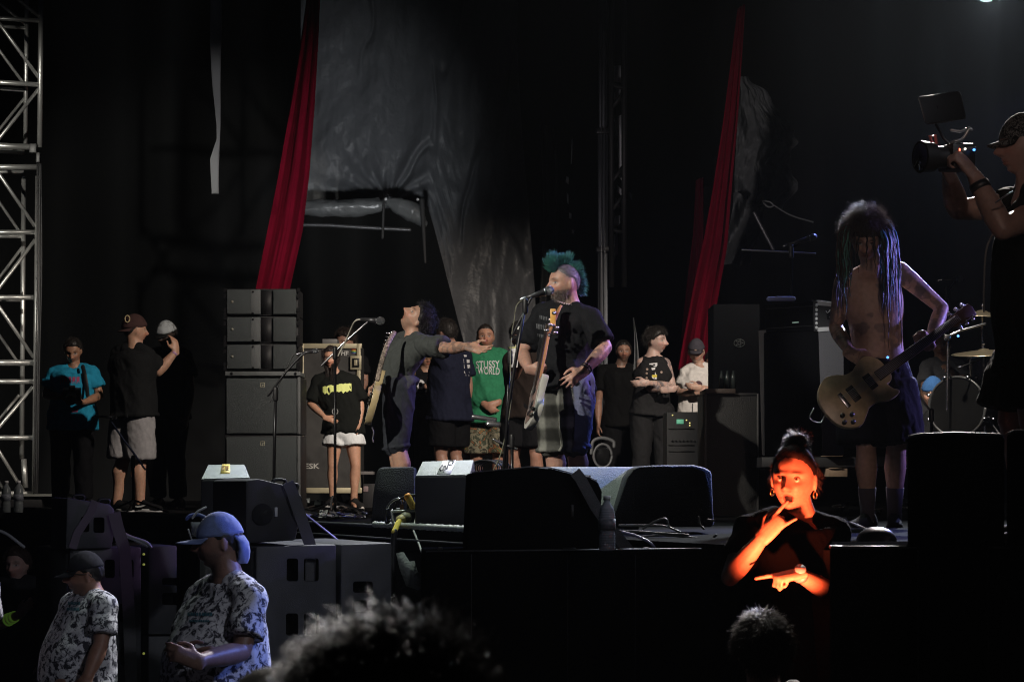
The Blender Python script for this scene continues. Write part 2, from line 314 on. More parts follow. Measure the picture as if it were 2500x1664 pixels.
for a, b in ((2030, 2060), (2412, 2480)): g = G(); p, q = WP(a, 1338, pD, nD), WP(b, 1338, pD, nD); g.box((p + q) / 2 + A(0, .03, .004), ((q - p)[0] / 2, .03, .005)); gobj('corner_plate', g, CP, R_, bev=.002)
# front fill on C (seen from behind, black) + strap + bottle
pc2 = W(1300, 1340, 9.25)
R_, o, P = sidecab('front_fill_speaker', 'big black front-fill speaker at centre with rounded corner beside the water bottle', 'speaker', pc2, [(1150, 1155), (1290, 1141), (1345, 1143), (1402, 1158), (1440, 1166), (1460, 1176), (1470, 1200), (1468, 1230), (1462, 1347), (1141, 1347)], .52, m=DK, n=nC, bev=.010)
for x in (1305, 1345, 1432): g = G(); q = WP(x, 1142 + (x - 1305) * .17, pc2, nC) - nC * .05; g.box(q, (.022, .02, .008)); gobj('rigging_plate', g, BLACKM, R_, bev=.003)
g = G(); c = WP(1397, 1246, pc2, nC); g.box(c + nC * .003, (.005, .005, .025)); gobj('handle_mark', g, mat('mark', (.05, .05, .05)), R_)
strap('ratchet_strap', 'broad grey strap pulled tight over the centre front fill down to the subs', [(1402, 1151), (1416, 1168), (1452, 1235), (1490, 1290), (1535, 1345)], .046, 9.2, .03, n=nC, P0=pc2)
def bottle(label, base, k=1.0, tint=(.6, .65, .75)):
    R = root('water_bottle', base, label, 'bottle'); g = G(); z = [0, .005, .06, .075, .09, .10, .13, .165, .185, .192, .20]; r = [.028, .032, .032, .030, .031, .033, .033, .028, .016, .0125, .0125]
    Z = []; Rr = []
    for i in range(60): t = i / 59 * .2; q = np.interp(t, z, r); Z.append(t); Rr.append(q * (1 + .04 * math.sin(t * 620) * (t < .16)))
    g.tube([base + A(0, 0, a * k) for a in Z], np.array(Rr) * k, 22, rnd=False); gobj('bottle_body', g, mat('pet' + str(round(tint[0], 2)), tint, .18, trans=.15, spec=.9), R)
    g = G(); g.tube([base + A(0, 0, .2 * k), base + A(0, 0, .217 * k)], .0145 * k, 18, rnd=False); gobj('bottle_cap', g, mat('cap_white', (.75, .75, .78), .4), R)
    g = G(); g.tube([base + A(0, 0, .082 * k), base + A(0, 0, .125 * k)], .0345 * k, 22, rnd=False); gobj('bottle_label', g, mat('label_film', (.28, .30, .36), .4, var=.3, vscale=80), R); return R
bottle('clear water bottle standing on the centre subs beside the strap', W(1482, 1343, 9.0) * A(1, 1, 0) + A(0, 0, W(1482, 1343, 9.0)[2]), 1.0)
bottle('small water bottle on the deck beside the round fan', WZ(1499, 1250, STAGE) * A(1, 1, 0) + A(.0, 0, 1.93), .9)
# front fill block on D
pd2 = W(2300, 1330, 7.4)
R_, o, P = sidecab('front_fill_speaker', 'tall black speaker box at the edge of the stage beneath the videographer', 'speaker', pd2, [(2216, 1068), (2240, 1062), (2330, 1058), (2440, 1062), (2452, 1066), (2452, 1338), (2216, 1338)], .5, m=DK, n=nD, ext=nrm((.19, .98, 0)), bev=.008)
R_, o, P = sidecab('front_fill_speaker', 'black speaker with a rounded top edge, cropped by the picture edge', 'speaker', pd2, [(2458, 1060), (2475, 1053), (2600, 1052), (2600, 1338), (2458, 1338)], .5, m=DK, n=nD, ext=nrm((.23, .97, 0)), bev=.01)
EDG = mat('highlight_paint', (.13, .13, .135), .5, spec=.5)  # lighter strips stand in for light caught on the black top edges
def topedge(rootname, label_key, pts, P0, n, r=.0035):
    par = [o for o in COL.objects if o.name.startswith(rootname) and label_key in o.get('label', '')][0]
    g = G(); g.tube([WP(x, y, P0, n) + n * .002 + A(0, 0, .003) for x, y in pts], r, 6, rnd=False); gobj('edge_highlight', g, EDG, par)
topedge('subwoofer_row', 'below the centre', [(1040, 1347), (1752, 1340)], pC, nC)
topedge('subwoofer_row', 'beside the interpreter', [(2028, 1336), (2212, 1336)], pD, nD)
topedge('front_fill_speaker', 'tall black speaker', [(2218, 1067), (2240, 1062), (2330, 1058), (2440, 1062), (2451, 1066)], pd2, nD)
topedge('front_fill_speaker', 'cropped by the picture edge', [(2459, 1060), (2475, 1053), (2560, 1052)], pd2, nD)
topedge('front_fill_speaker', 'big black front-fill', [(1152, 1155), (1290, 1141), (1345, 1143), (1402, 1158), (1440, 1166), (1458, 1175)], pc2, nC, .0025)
# stage skirt: hanging cloth with folds
def cloth_sheet(name, fn, nu, nv, m, label=None, cat=None, kind=None, thick=.006, parent=None, th=A(0, 1, 0)):
    U, V = np.meshgrid(np.linspace(0, 1, nu), np.linspace(0, 1, nv)); P = fn(U.ravel(), V.ravel()); F = [(j * nu + i, j * nu + i + 1, (j + 1) * nu + i + 1, (j + 1) * nu + i) for j in range(nv - 1) for i in range(nu - 1)]
    n = len(P); F2 = [tuple(n + k for k in q[::-1]) for q in F]; ed = []
    B = [(i, i + 1) for i in range(nu - 1)] + [((nv - 1) * nu + i + 1, (nv - 1) * nu + i) for i in range(nu - 1)] + [(j * nu + nu, j * nu) for j in range(nv - 1)] + [(j * nu + nu - 1, (j + 1) * nu + nu - 1) for j in range(nv - 1)]
    B = [(j * nu + nu, j * nu) if False else (a, b) for a, b in B if b < n and a < n]
    F3 = [(a, b, b + n, a + n) for a, b in B]; o = mesh(name, np.concatenate([P, P + th * thick]), F + F2 + F3, m, parent)
    return setp(o, label, cat, None, kind)
BC = mat('black_cloth', (.009, .009, .010), .9, spec=.04, bump=.4, bscale=60, var=.3, vscale=4)
def skirt(u, v):
    p = E0[None] + E1[None] * (u * 13)[:, None]; w = .03 * np.sin(u * 240 + 3 * np.sin(u * 31)) * (.4 + .6 * v) + .05 * fbm(np.c_[u * 40, v * 2, u * 0], 2)
    q = p + EN * (.03 + w)[:, None]; q[:, 2] = STAGE - .13 - v * 1.6; return q
cloth_sheet('stage_skirt', skirt, 700, 12, BC, 'black pleated cloth hanging from the front edge of the stage', 'skirt')
# ragged pale sheet standing in for the lit patch of skirt behind the cable drop
PT = mat('lit_patch_cloth', (.16, .175, .16), .85, bump=.5, bscale=80, var=.25, vscale=12)
nE = EN
q0 = EP(4.9)
edge = [(968, 1350), (985, 1346), (1000, 1370), (1012, 1368), (1020, 1395), (1035, 1400), (1036, 1380), (1037, 1430), (1020, 1440), (1010, 1436), (992, 1430), (975, 1385)]
nS = nrm((.2, -.98, 0)); q0 = W(1000, 1390, 12.0); 
thing(slab('lit_patch', [WP(x, y, q0, nS) for x, y in edge], -nS * .01, PT, None, 0), 'small ragged lit patch of the stage skirt, made as a pale sheet', 'sheet')
# padded lip of the stage edge (rope-wound roll)
g = G(); P = []; rr = []
t0, t1 = 6.35, 7.9
N = 260
for i in range(N + 1): t = t0 + (t1 - t0) * i / N; P.append(EP(t, STAGE + .012, .02)); rr.append(.0150 + .0022 * math.sin(i * 1.05) + .0015 * math.sin(i * .37))
g.tube(P, np.array(rr), 14); thing(gobj('cable_wrap', g, mat('pale_rubber', (.42, .44, .40), .6, bump=.6, bscale=150)), 'pale ribbed roll along the front lip of the stage', 'edge roll')
g = G(); g.tube([EP(-3, STAGE + .005, .03), EP(6.35, STAGE + .005, .03)], .010, 10); thing(gobj('edge_trim', g, mat('edge_grey', (.07, .07, .074), .6, bump=.5, bscale=90)), 'dark grey rounded trim along the far front edge of the stage', 'trim')
g = G(); g.tube([EP(4.6, STAGE - .06, .06), EP(7.8, STAGE - .06, .06)], .006, 6); thing(gobj('edge_wire', g, mat('edge_grey', (.1, .1, .1))), 'thin wire strung just below the pale roll', 'wire')

# ---------------------------------------------------------------- wedges on the deck
WED = mat('wedge_lit_paint', (.30, .335, .31), .55, bump=.5, bscale=220, var=.12)  # pale tone puts the light on the monitor tops into their colour
nF = A(0, -1, 0)
def wedge(label, quad_front, quad_top, Y, depth, mtop=WED, name='stage_monitor', dtop=.3, group='stage monitors along the front'):
    """a floor wedge: dark upright face + sloped face painted pale as if lit"""
    f = [W(x, y, Y) for x, y in quad_front]; t = [W(x, y, Y + (dtop if i < 2 else 0)) for i, (x, y) in enumerate(quad_top)]   # top: back-left, back-right, front-right, front-left
    R = root(name, (f[0] + f[1]) / 2 * A(1, 1, 0) + A(0, 0, STAGE), label, 'stage monitor', group)
    bl, br, fr, fl = t; zb = STAGE + .002; V = [fl, fr, A(fr[0], fr[1], zb), A(fl[0], fl[1], zb), bl, br, A(br[0], br[1] + depth, zb), A(bl[0], bl[1] + depth, zb), br + A(0, depth * .4, -.02), bl + A(0, depth * .4, -.02)]
    o = mesh('housing', V, [(0, 3, 2, 1), (1, 2, 6, 8, 5), (0, 4, 9, 7, 3), (2, 3, 7, 6), (9, 8, 6, 7), (4, 5, 8, 9), (0, 1, 5, 4)], CABD, R, bev=.012)
    c = (bl + br + fr + fl) / 4; n = nrm(np.cross(fr - fl, bl - fl)); n = n if n[2] > 0 else -n; P = [c + (q - c) * .97 + n * .004 for q in (fl, fr, br, bl)]
    tp = slab('top_panel', P, -n * .006, mtop, R, .003); return R, tp, (P, n)
R_, tp, (P, n) = wedge('stage monitor with its lit top painted pale and taped in white, at the lip of the stage', [(1006, 1285), (1160, 1285)], [(1030, 1127), (1158, 1123), (1148, 1160), (1013, 1162)], 12.2, .25)
def onquad(P, s, t): fl, fr, br, bl = P; return (fl * (1 - s) + fr * s) * (1 - t) + (bl * (1 - s) + br * s) * t
TAPE = mat('white_tape', (.75, .76, .74), .6, bump=.3, bscale=100)
Q = [onquad(P, s, t) + n * .004 for s, t in ((.385, .04), (.64, .04), (.66, .97), (.40, .97))]; tape = slab('tape', Q, -n * .003, TAPE, R_, 0)
INK = mat('ink', (.05, .05, .05), .7)
def inkline(P, n, segs, w, parent, name='lettering', m=None):
    g = G()
    for sg in segs:
        q = [onquad(P, s, t) + n * .0065 for s, t in sg]; g.tube(q, w, 6)
    return gobj(name, g, m or INK, parent)
inkline(P, n, [[(.43, .60), (.41, .35), (.44, .20), (.48, .30), (.47, .50), (.50, .55), (.52, .35), (.50, .15)][::-1], [(.54, .90), (.545, .35)], [(.54, .90), (.62, .90), (.62, .70)], [(.545, .62), (.60, .62)]], .004, tape)
R_, tp, (P, n) = wedge('stage monitor with a lit top painted pale green and a yellow label, behind the strapped front fill', [(490, 1330), (630, 1330)], [(507, 1135), (598, 1134), (612, 1167), (490, 1170)], 12.6, .25)
Q = [onquad(P, s, t) + n * .004 for s, t in ((.38, .32), (.60, .32), (.60, .98), (.39, .98))]; tape = slab('tape', Q, -n * .003, mat('yellow_tape', (.75, .60, .16), .6), R_, 0)
inkline(P, n, [[(.41, .50), (.415, .82)], [(.44, .50), (.43, .80), (.46, .80)], [(.48, .5), (.485, .82)], [(.51, .5), (.505, .8), (.53, .8), (.53, .5)], [(.555, .5), (.55, .82), (.575, .82)]], .0022, tape, m=mat('ink_brown', (.2, .12, .03)))
# long pale wedge and the rounded dark wedge in front of it
pW = W(1500, 1290, 11.6)
R_, o, P = sidecab('stage_monitor', 'long low monitor with a smooth back painted pale green as if lit', 'stage monitor', W(1400, 1200, 11.2), [(1288, 1139), (1298, 1136), (1560, 1136), (1560, 1292), (1288, 1292)], .55, m=WED, n=nrm((0, -.75, .62)), ext=A(0, .8, -.35), group='stage monitors along the front', bev=.02)
slab('skid', [W(x, y, 11.3) for x, y in ((1300, 1296), (1560, 1296), (1560, 1304), (1300, 1304))], (0, .4, 0), BLACKP, R_, .003)
R_, o, P = sidecab('stage_monitor', 'black monitor with rounded shoulders in front of the pale one', 'stage monitor', W(1600, 1290, 10.95), [(1493, 1286), (1500, 1250), (1530, 1165), (1545, 1145), (1562, 1137), (1600, 1135), (1693, 1134), (1718, 1140), (1738, 1149), (1744, 1286)], .5, m=mat('wedge_dark', (.05, .052, .052), .7, bump=.8, bscale=160), n=nrm((.02, -1, 0)), group='stage monitors along the front', bev=.02)
R_, o, P = sidecab('stage_monitor', 'black round-topped monitor between the girl and the taped one', 'stage monitor', W(960, 1280, 13.2), [(905, 1280), (912, 1200), (920, 1150), (928, 1140), (1012, 1139), (1014, 1280)], .5, m=mat('wedge_dark'), n=nrm((.02, -1, 0)), group='stage monitors along the front', bev=.015)

# ---------------------------------------------------------------- side fill stack
YS = 19.6; LA = mat('array_paint', (.12, .13, .135), .5, bump=.6, bscale=200, var=.12); LG = mat('array_grille', (.078, .09, .094), .6, bump=1.0, bscale=380)
def facebox(name, x0, y0, x1, y1, Y, d, m, parent, bev=.006, dy=0): return slab(name, [W(x, y, Y) + A(0, dy, 0) for x, y in ((x0, y0), (x1, y0), (x1, y1), (x0, y1))], (0, d, 0), m, parent, bev)
for i, (y0, y1) in enumerate(((705, 770), (772, 837), (839, 903))):
    R_ = root('line_array_box', W(642, y1, YS) + A(0, .25, 0), ('top', 'middle', 'lowest')[i] + ' of three grey line-array boxes stacked on the two subs', 'speaker', 'side fill stack')
    facebox('enclosure', 552, y0, 728, y1, YS, .45, CABD, R_)
    V = [W(x, y, YS) + A(0, dy, 0) for (x, dy) in ((556, -.05), (614, -.05), (637, -.05), (640, .0), (665, .0), (668, -.03), (724, -.05)) for y in (y0 + 3, y1 - 3)]; F = [(2 * k, 2 * k + 1, 2 * k + 3, 2 * k + 2) for k in range(6)]
    for s, e, nm, mm in ((0, 1, 'grille', LG), (1, 2, 'wave_guide', LA), (2, 5, 'horn_recess', CABD), (5, 6, 'grille', LG)):
        g = G(); q = [V[2 * s], V[2 * e], V[2 * e + 1], V[2 * s + 1]] if nm != 'horn_recess' else None
        if q: g.prism(q, (0, .045, 0)); gobj(nm, g, mm, R_, bev=.004)
        else: g.prism([W(638, y0 + 3, YS) - A(0, .004, 0), W(667, y0 + 3, YS) - A(0, .004, 0), W(667, y1 - 3, YS) - A(0, .004, 0), W(638, y1 - 3, YS) - A(0, .004, 0)], (0, .01, 0)); gobj(nm, g, mm, R_)
    for x in (618, ):
        for y in (y0 + 7, y1 - 6): led('screw', W(x, y, YS - .055), .009, BLACKM, R_)
    g = G(); led('badge_ring', W(567, (y0 + y1) / 2 - 1, YS - .052), .012, mat('badge', (.25, .24, .2), .4), R_)
    g = G()
    for x in (550, 729):
        for y in (y0 + 3, y0 + 18, y1 - 14, y1 - 4): g.box(W(x, y, YS - .02), (.012, .02, .016))
    gobj('rigging_hardware', g, BLACKM, R_, smooth=False)
R_ = root('rigging_frame', W(640, 918, YS) + A(0, .25, 0), 'grey bumper frame between the array boxes and the subs', 'frame'); facebox('beam', 549, 906, 733, 917, YS - .04, .5, LA, R_)
for x in (566, 722): led('pin', W(x, 911, YS - .045), .012, BLACKM, R_)
for i, (y0, y1, w) in enumerate(((919, 1060, 1), (1062, 1250, 0))):
    R_ = root('side_fill_subwoofer', W(641, y1, YS) + A(0, .3, 0), ('upper', 'lower')[i] + ' of two large grey subs at the base of the side fill', 'subwoofer', 'side fill stack')
    facebox('enclosure', 549, y0, 733, y1, YS, .6, CABD, R_); facebox('grille', 553, y0 + 4, 724, y1 - 3, YS - .02, .03, LG, R_, .004); facebox('corner_post', 726, y0 + 1, 733, y1 - 1, YS - .02, .04, LA, R_, .003)
    g = G(); c = W(641, y0 + 20, YS - .022); b = .017
    for a0, a1 in (((-b, b), (b, b)), ((b, b), (b, -b)), ((b, -b), (-b, -b)), ((-b, -b), (-b, b)), ((-b * .2, -b), (-b * .2, 0)), ((-b * .2, 0), (b, 0))): g.tube([c + A(a0[0], 0, a0[1]), c + A(a1[0], 0, a1[1])], .0022, 6)
    gobj('logo', g, mat('logo_cream', (.5, .48, .36), .5), R_)
# ---------------------------------------------------------------- flight case with pale edges and lettering
YC = 21.9; R_ = root('flight_case', W(806, 1200, YC) + A(0, .3, 0), 'tall black flight case with cream edges and chalked letters, behind the girl', 'flight case')
facebox('panel', 737, 842, 879, 1205, YC, .6, mat('case_black', (.035, .034, .033), .7, bump=.5, bscale=150, var=.3), R_)
CR = mat('case_edge', (.42, .38, .26), .45, .3, var=.15)
for a in ((733, 838, 883, 850), (733, 1190, 883, 1203), (731, 838, 741, 1203), (871, 838, 880, 1203)): facebox('edge_extrusion', *a, YC - .02, .05, CR, R_, .004, dy=0 if a[2] - a[0] > 20 else -.004)
facebox('latch_plate', 855, 868, 882, 902, YC - .035, .03, CR, R_, .004); facebox('latch', 860, 874, 877, 896, YC - .045, .02, BLACKM, R_, .003); facebox('latch', 864, 878, 872, 892, YC - .055, .02, CR, R_, .003)
def flat_text(name, s, cx, cy, w, h, Y, m, parent, rot=0, th=.003, Pn=None):
    v, f = text2d(s); a = math.radians(rot); x = v[:, 0] * w; y = -v[:, 1] * h; X = cx + x * math.cos(a) - y * math.sin(a); Z = cy + x * math.sin(a) + y * math.cos(a)
    return mesh(name, np.array([W(p, q, Y) for p, q in zip(X, Z)]), f, m, parent, smooth=False)
flat_text('lettering', 'ESK', 762, 1137, 36, 13, YC - .004, mat('chalk', (.38, .38, .36), .8), R_)
flat_text('lettering', 'HF', 842, 862, 17, 12, YC - .004, mat('white_sticker', (.6, .6, .58), .7), R_, 8)
for i, c in enumerate(((.5, .08, .05), (.55, .3, .05), (.5, .5, .1), (.08, .35, .12), (.1, .12, .4))): facebox('sticker', 858, 852 + i * 2, 871, 854 + i * 2, YC - .004, .002, mat('rainbow%d' % i, c, .6), R_, 0)
for x in (745, 868): g = G(); c = A(*W(x, 1200, YC)) * A(1, 1, 0) + A(0, .05, STAGE + .04); g.tube([c - A(.015, 0, 0), c + A(.015, 0, 0)], .04, 16, rnd=False); gobj('caster', g, BLACKP, R_)
thing(facebox('metal_tray', 787, 827, 823, 840, YC + .1, .3, mat('tray', (.16, .16, .16), .5), None), 'flat grey box lying on top of the flight case', 'box')
R_ = root('power_strip_case', W(895, 1205, 22.0), 'low case with a pinkish socket beside the flight case', 'case'); facebox('case_body', 886, 1180, 925, 1245, 22.0, .3, CABD, R_); facebox('socket', 887, 1186, 899, 1200, 21.99, .02, mat('socket', (.22, .16, .17), .6), R_); facebox('lid_label', 880, 1150, 912, 1158, 22.0, .2, mat('lid_label', (.16, .15, .15), .7), R_)
# ---------------------------------------------------------------- right: cabinets, racks
def blk(name, label, cat, x0, y0, x1, y1, Y, d, m=CABD, edges=None, group=None, base=True):
    y1b = 1176 + FP / Y * .25 if base else y1; R = root(name, W((x0 + x1) / 2, y1b, Y) + A(0, d / 2, 0), label, cat, group); facebox('enclosure', x0, y0, x1, y1b, Y, d, m, R)
    if edges: facebox('edge_extrusion', x0 - 1, y0, x0 + 4, y1b, Y - .015, .03, edges, R, .003); facebox('edge_extrusion', x1 - 4, y0, x1 + 1, y1b, Y - .015, .03, edges, R, .003); facebox('edge_extrusion', x0 + 4, y0 - 1, x1 - 4, y0 + 4, Y - .015, .03, edges, R, .003)
    return R
ED = mat('worn_edge', (.045, .045, .045), .5, .4, var=.3)
R_ = blk('speaker_cabinet', 'black cabinet with a faint round badge left of the amplifier rack', 'cabinet', 1742, 742, 1855, 1200, 17.6, .5, DK)
g = G(); c = W(1805, 837, 17.59)
for k in range(5): a = k * 1.256; g.tube([c + A(math.cos(a) * .035, 0, math.sin(a) * .035), c + A(math.cos(a + 2.5) * .03, 0, math.sin(a + 2.5) * .03)], .002, 6)
g.tube([c + A(math.cos(a) * .042, 0, math.sin(a) * .030) for a in np.linspace(0, 6.28, 20)], .0025, 6); gobj('badge', g, mat('faint_badge', (.03, .035, .035), .5), R_)
R_ = blk('flight_case', 'dark flight case in front of the cabinets with a plank on top', 'flight case', 1722, 960, 1852, 1200, 16.4, .7, mat('case_dark', (.009, .009, .009), .65, bump=.5, bscale=120, var=.3), ED)
R_ = root('wood_plank', W(1756, 955, 16.3), 'dark wooden plank lying on the case by the folded arms', 'plank'); facebox('board', 1722, 948, 1796, 960, 16.35, .5, mat('dark_wood', (.05, .035, .028), .6, bump=.4, var=.3), R_)
R_ = root('water_pack', W(1775, 948, 16.6), 'pack of dark bottles standing on the plank', 'bottles')
for i, x in enumerate((1762, 1776, 1791)): g = G(); b = W(x, 948, 16.55); g.tube([b, b + A(0, 0, .09), b + A(0, 0, .11), b + A(0, 0, .13)], np.array([.019, .019, .009, .009]), 12, rnd=False); gobj('bottle', g, mat('dark_glass', (.02, .025, .025), .15), R_)
# guitar cab with grey side, rack on top
nG = nrm((.55, -.83, 0)); pG = W(2000, 900, 15.0)
R_, o, P = sidecab('guitar_cabinet', 'tall guitar speaker cabinet with a grey carpet side behind the guitarist', 'cabinet', pG, [(2003, 808), (2060, 806), (2062, 1112), (2012, 1112)], .44, m=mat('carpet', (.115, .115, .125), .9, bump=.8, bscale=300), n=nG, ext=nrm((-.83, -.20, 0)), bev=.006)
slab('grille', [W(1866, 812, 14.78), W(1998, 808, 14.9), W(2008, 1112, 14.9), W(1868, 1112, 14.78)], (0, .03, 0), DK, R_, .004)
R_ = root('amplifier_rack', W(1960, 806, 15), 'amplifier rack in a flight case with silver edges on the guitar cabinet', 'amplifier')
q = [WP(x, y, pG, nG) for x, y in ((1986, 733), (2052, 740), (2046, 804), (1988, 808))]; slab('case_side', q, -nG * .02, mat('case_side', (.035, .035, .037), .5), R_, .003)
AL = mat('aluminium', (.55, .56, .57), .5, .1)
for yy in ((733, 745, 740, 750), (799, 810, 797, 806)): slab('edge_extrusion', [WP(1996, yy[0], pG, nG) + nG * .01, WP(2050, yy[2], pG, nG) + nG * .01, WP(2049, yy[3], pG, nG) + nG * .01, WP(1996, yy[1], pG, nG) + nG * .01], -nG * .02, AL, R_, .003)
g = G()
for i in range(6): c = WP(1991, 745 + i * 11, pG, nG) + nG * .01; g.ell(c, A(.010, .010, .012), 8)
gobj('ball_corner', g, AL, R_)
slab('latch', [WP(x, y, pG, nG) + nG * .012 for x, y in ((2016, 758), (2040, 760), (2038, 782), (2018, 780))], -nG * .01, BLACKM, R_, .003); slab('latch_lever', [WP(x, y, pG, nG) + nG * .02 for x, y in ((2022, 772), (2033, 773), (2032, 778), (2023, 777))], -nG * .01, AL, R_, .002)
g = G(); g.tube([WP(2012 + i * 3, 760 + 4 * math.sin(i * 1.3), pG, nG) + nG * .02 for i in range(10)], .003, 6); gobj('script_badge', g, AL, R_)
slab('amp_body', [W(1868, 745, 14.86), W(1986, 735, 14.98), W(1988, 808, 14.98), W(1870, 812, 14.86)], (.12, .5, 0), DK, R_, .006)
for y in (752, 800): slab('rack_rail', [W(1872, y + 1, 14.85), W(1984, y - 6, 14.97), W(1984, y - 5, 14.97), W(1872, y + 2.5, 14.85)], (0, .01, 0), ED, R_, 0)
slab('indicator', [W(1934, 786, 14.88), W(1950, 785, 14.89), W(1950, 787.5, 14.89), W(1934, 788.5, 14.88)], (0, .004, 0), mat('indicator', (.3, .4, .35), .5, emit=(.4, .6, .5), es=.25), R_, 0)
R_ = root('rolled_towel', W(1905, 733, 14.9), 'pale blue rolled cloth lying on the amplifier rack', 'towel'); g = G(); g.tube([W(1877, 730, 15.0), W(1905, 729, 15.0), W(1937, 729, 15.0)], .016, 12); gobj('cloth_roll', g, mat('towel', (.25, .30, .55), .9, bump=.4, bscale=100), R_)
# low riser shelves with pale boxes behind the guitarist's legs
R_ = blk('drum_riser', 'low black riser behind the legs of the guitarist', 'riser', 1860, 1115, 2300, 1140, 15.8, 3.0, CABD, base=False)
for a, b, c, d, lb in ((2018, 1097, 2058, 1113, 'small pale cardboard box on the riser'), (2022, 1143, 2069, 1163, 'pale cardboard box under the riser edge')):
    Rb = root('cardboard_box', W((a + c) / 2, d, 15.6), lb, 'box'); facebox('carton', a, b, c, d, 15.7, .3, mat('cardboard', (.36, .25, .17), .85, var=.15), Rb, .003); facebox('carton_flap', a + 2, b - 2, c - 12, b, 15.68, .02, mat('cardboard'), Rb, 0)
# rack with a display
R_ = blk('rack_unit', 'equipment rack with a green display beside the flight case', 'rack', 1628, 1005, 1718, 1190, 18.6, .5, CABD)
facebox('display', 1652, 1023, 1669, 1034, 18.59, .01, mat('display', (.1, .3, .2), .4, emit=(.25, .8, .5), es=.35), R_, 0)
for x, y in ((1642, 1013), (1676, 1025), (1684, 1032), (1684, 1038)): led('status_light', W(x, y, 18.59), .006, mat('led_warm', (.6, .5, .2), .4, emit=(1, .85, .3), es=.8), R_)
for y in (1045, 1085, 1100): facebox('rail', 1632, y, 1694, y + 1.5, 18.585, .01, ED, R_, 0)
for i in range(7): led('knob', W(1640 + i * 9, 1075, 18.585), .008, ED, R_)
g = G(); g.tube([W(1690, 1005, 18.7), W(1691, 985, 18.7)], .004, 6); gobj('antenna', g, BLACKM, R_)

# fan
c = W(1472, 1112, 17.0); R_ = root('floor_fan', c * A(1, 1, 0) + A(0, 0, STAGE), 'round floor fan standing behind the bassist', 'fan'); P = [c + A(math.cos(a) * .068, 0, math.sin(a) * .088) for a in np.linspace(0, 6.283, 30)]
FM = mat('fan_grey', (.16, .16, .165), .5); g = G(); g.tube(P, .010, 8, rnd=False); gobj('fan_ring', g, FM, R_); g = G(); g.tube([c + A(0, .03, 0), c + A(0, .2, 0)], .075, 24, rnd=False); gobj('housing', g, FM, R_)
g = G()
for k in range(9): r = .008 + k * .007; g.tube([c + A(math.cos(a) * r, -.005, math.sin(a) * r * 1.3) for a in np.linspace(0, 6.283, 24)], .0012, 5, rnd=False)
gobj('grill', g, BLACKM, R_); led('mesh_plate', c + A(0, .02, 0), .066, GRILL, R_)
g = G(); g.tube(cr([c + A(-.085, .05, .02), c + A(-.07, .05, .11), c + A(0, .05, .135), c + A(.08, .05, .11), c + A(.088, .05, .07)], 5), .013, 8); gobj('carry_handle', g, FM, R_)
g = G(); g.box(A(c[0] - .03, c[1] + .1, STAGE + .03), (.12, .1, .03)); gobj('base', g, FM, R_, bev=.01)
# table/case behind the singer
blk('flight_case', 'worn case used as a table beside the woman with a can', 'flight case', 1012, 962, 1080, 1200, 22.2, .5, mat('case_worn', (.03, .027, .024), .7, var=.4, bump=.5), mat('worn_edge'))

# ---------------------------------------------------------------- microphones and stands
SM = mat('stand_black', (.02, .02, .022), .35, .6); SW = mat('stand_bright', (.6, .6, .62), .25, .9)
def stand(label, Y, base, pole, boom, mic=None, m=SM, mb=None, cable=None, legs=True, dyb=0, name='microphone_stand', tw=1.0, micd=None):
    b = W(*base, Y) * A(1, 1, 0) + A(0, 0, STAGE); R = root(name, b, label, 'mic stand'); P = [W(x, y, Y) for x, y in pole]; P[-1] = A(P[-1][0], P[-1][1], STAGE + .03)
    g = G(); g.tube(P, .011 * tw, 10, rnd=False); gobj('pole', g, m, R)
    g = G(); q = P[0]; g.tube([q - A(0, 0, .04), q + A(0, 0, .03)], .018, 12); gobj('clutch', g, BLACKP, R)
    if boom: g = G(); B_ = [W(x, y, Y + (d[0] if d else 0)) for x, y, *d in boom]; g.tube(B_, .008 * tw, 8); gobj('boom', g, mb or m, R)
    if legs:
        for k in range(3): a = k * 2.094 + .5; g = G(); g.tube([P[-1] + A(0, 0, .08), P[-1] + A(math.cos(a) * .28, math.sin(a) * .28, -.015)], .008, 8); gobj('leg', g, m, R)
    return R
MG = mat('mic_grille', (.25, .26, .28), .35, .8, bump=1, bscale=500)
def micro(label, a, b, group=None, k=1.0, cable=None):
    "handheld mic: a = tail, b = head"
    a, b = np.asarray(a), np.asarray(b); d = nrm(b - a); L = np.linalg.norm(b - a); R = root('microphone', a, label, 'microphone', group)
    g = G(); g.tube([a, a + d * L * .3, a + d * L * .68], np.array([.010, .012, .018]) * k, 14, rnd=False); gobj('mic_body', g, mat('mic_dark', (.06, .06, .065), .35, .5), R)
    g = G(); g.tube([a + d * L * .66, a + d * L * .70], .022 * k, 16, rnd=False); gobj('collar', g, CHROME, R)
    g = G(); ax = np.stack([nrm(np.cross(d, A(0, 0, 1))), nrm(np.cross(d, np.cross(d, A(0, 0, 1)))), d]); g.ell(a + d * (L * .70 + .022 * k), ax * A(.024, .024, .028)[:, None] * k, 18); gobj('mic_head', g, MG, R)
    g = G(); g.tube([a - d * .035, a], .009 * k, 10); gobj('plug', g, CHROME, R)
    return R
def wire(label, P, r=.005, m=None, name='cable', group='cables on and around the stage'): g = G(); g.tube(cr(P, 8), r, 8); return thing(gobj(name, g, m or BLACKP), label, 'cable', group)
WHT = mat('pale_cable', (.55, .53, .45), .5)
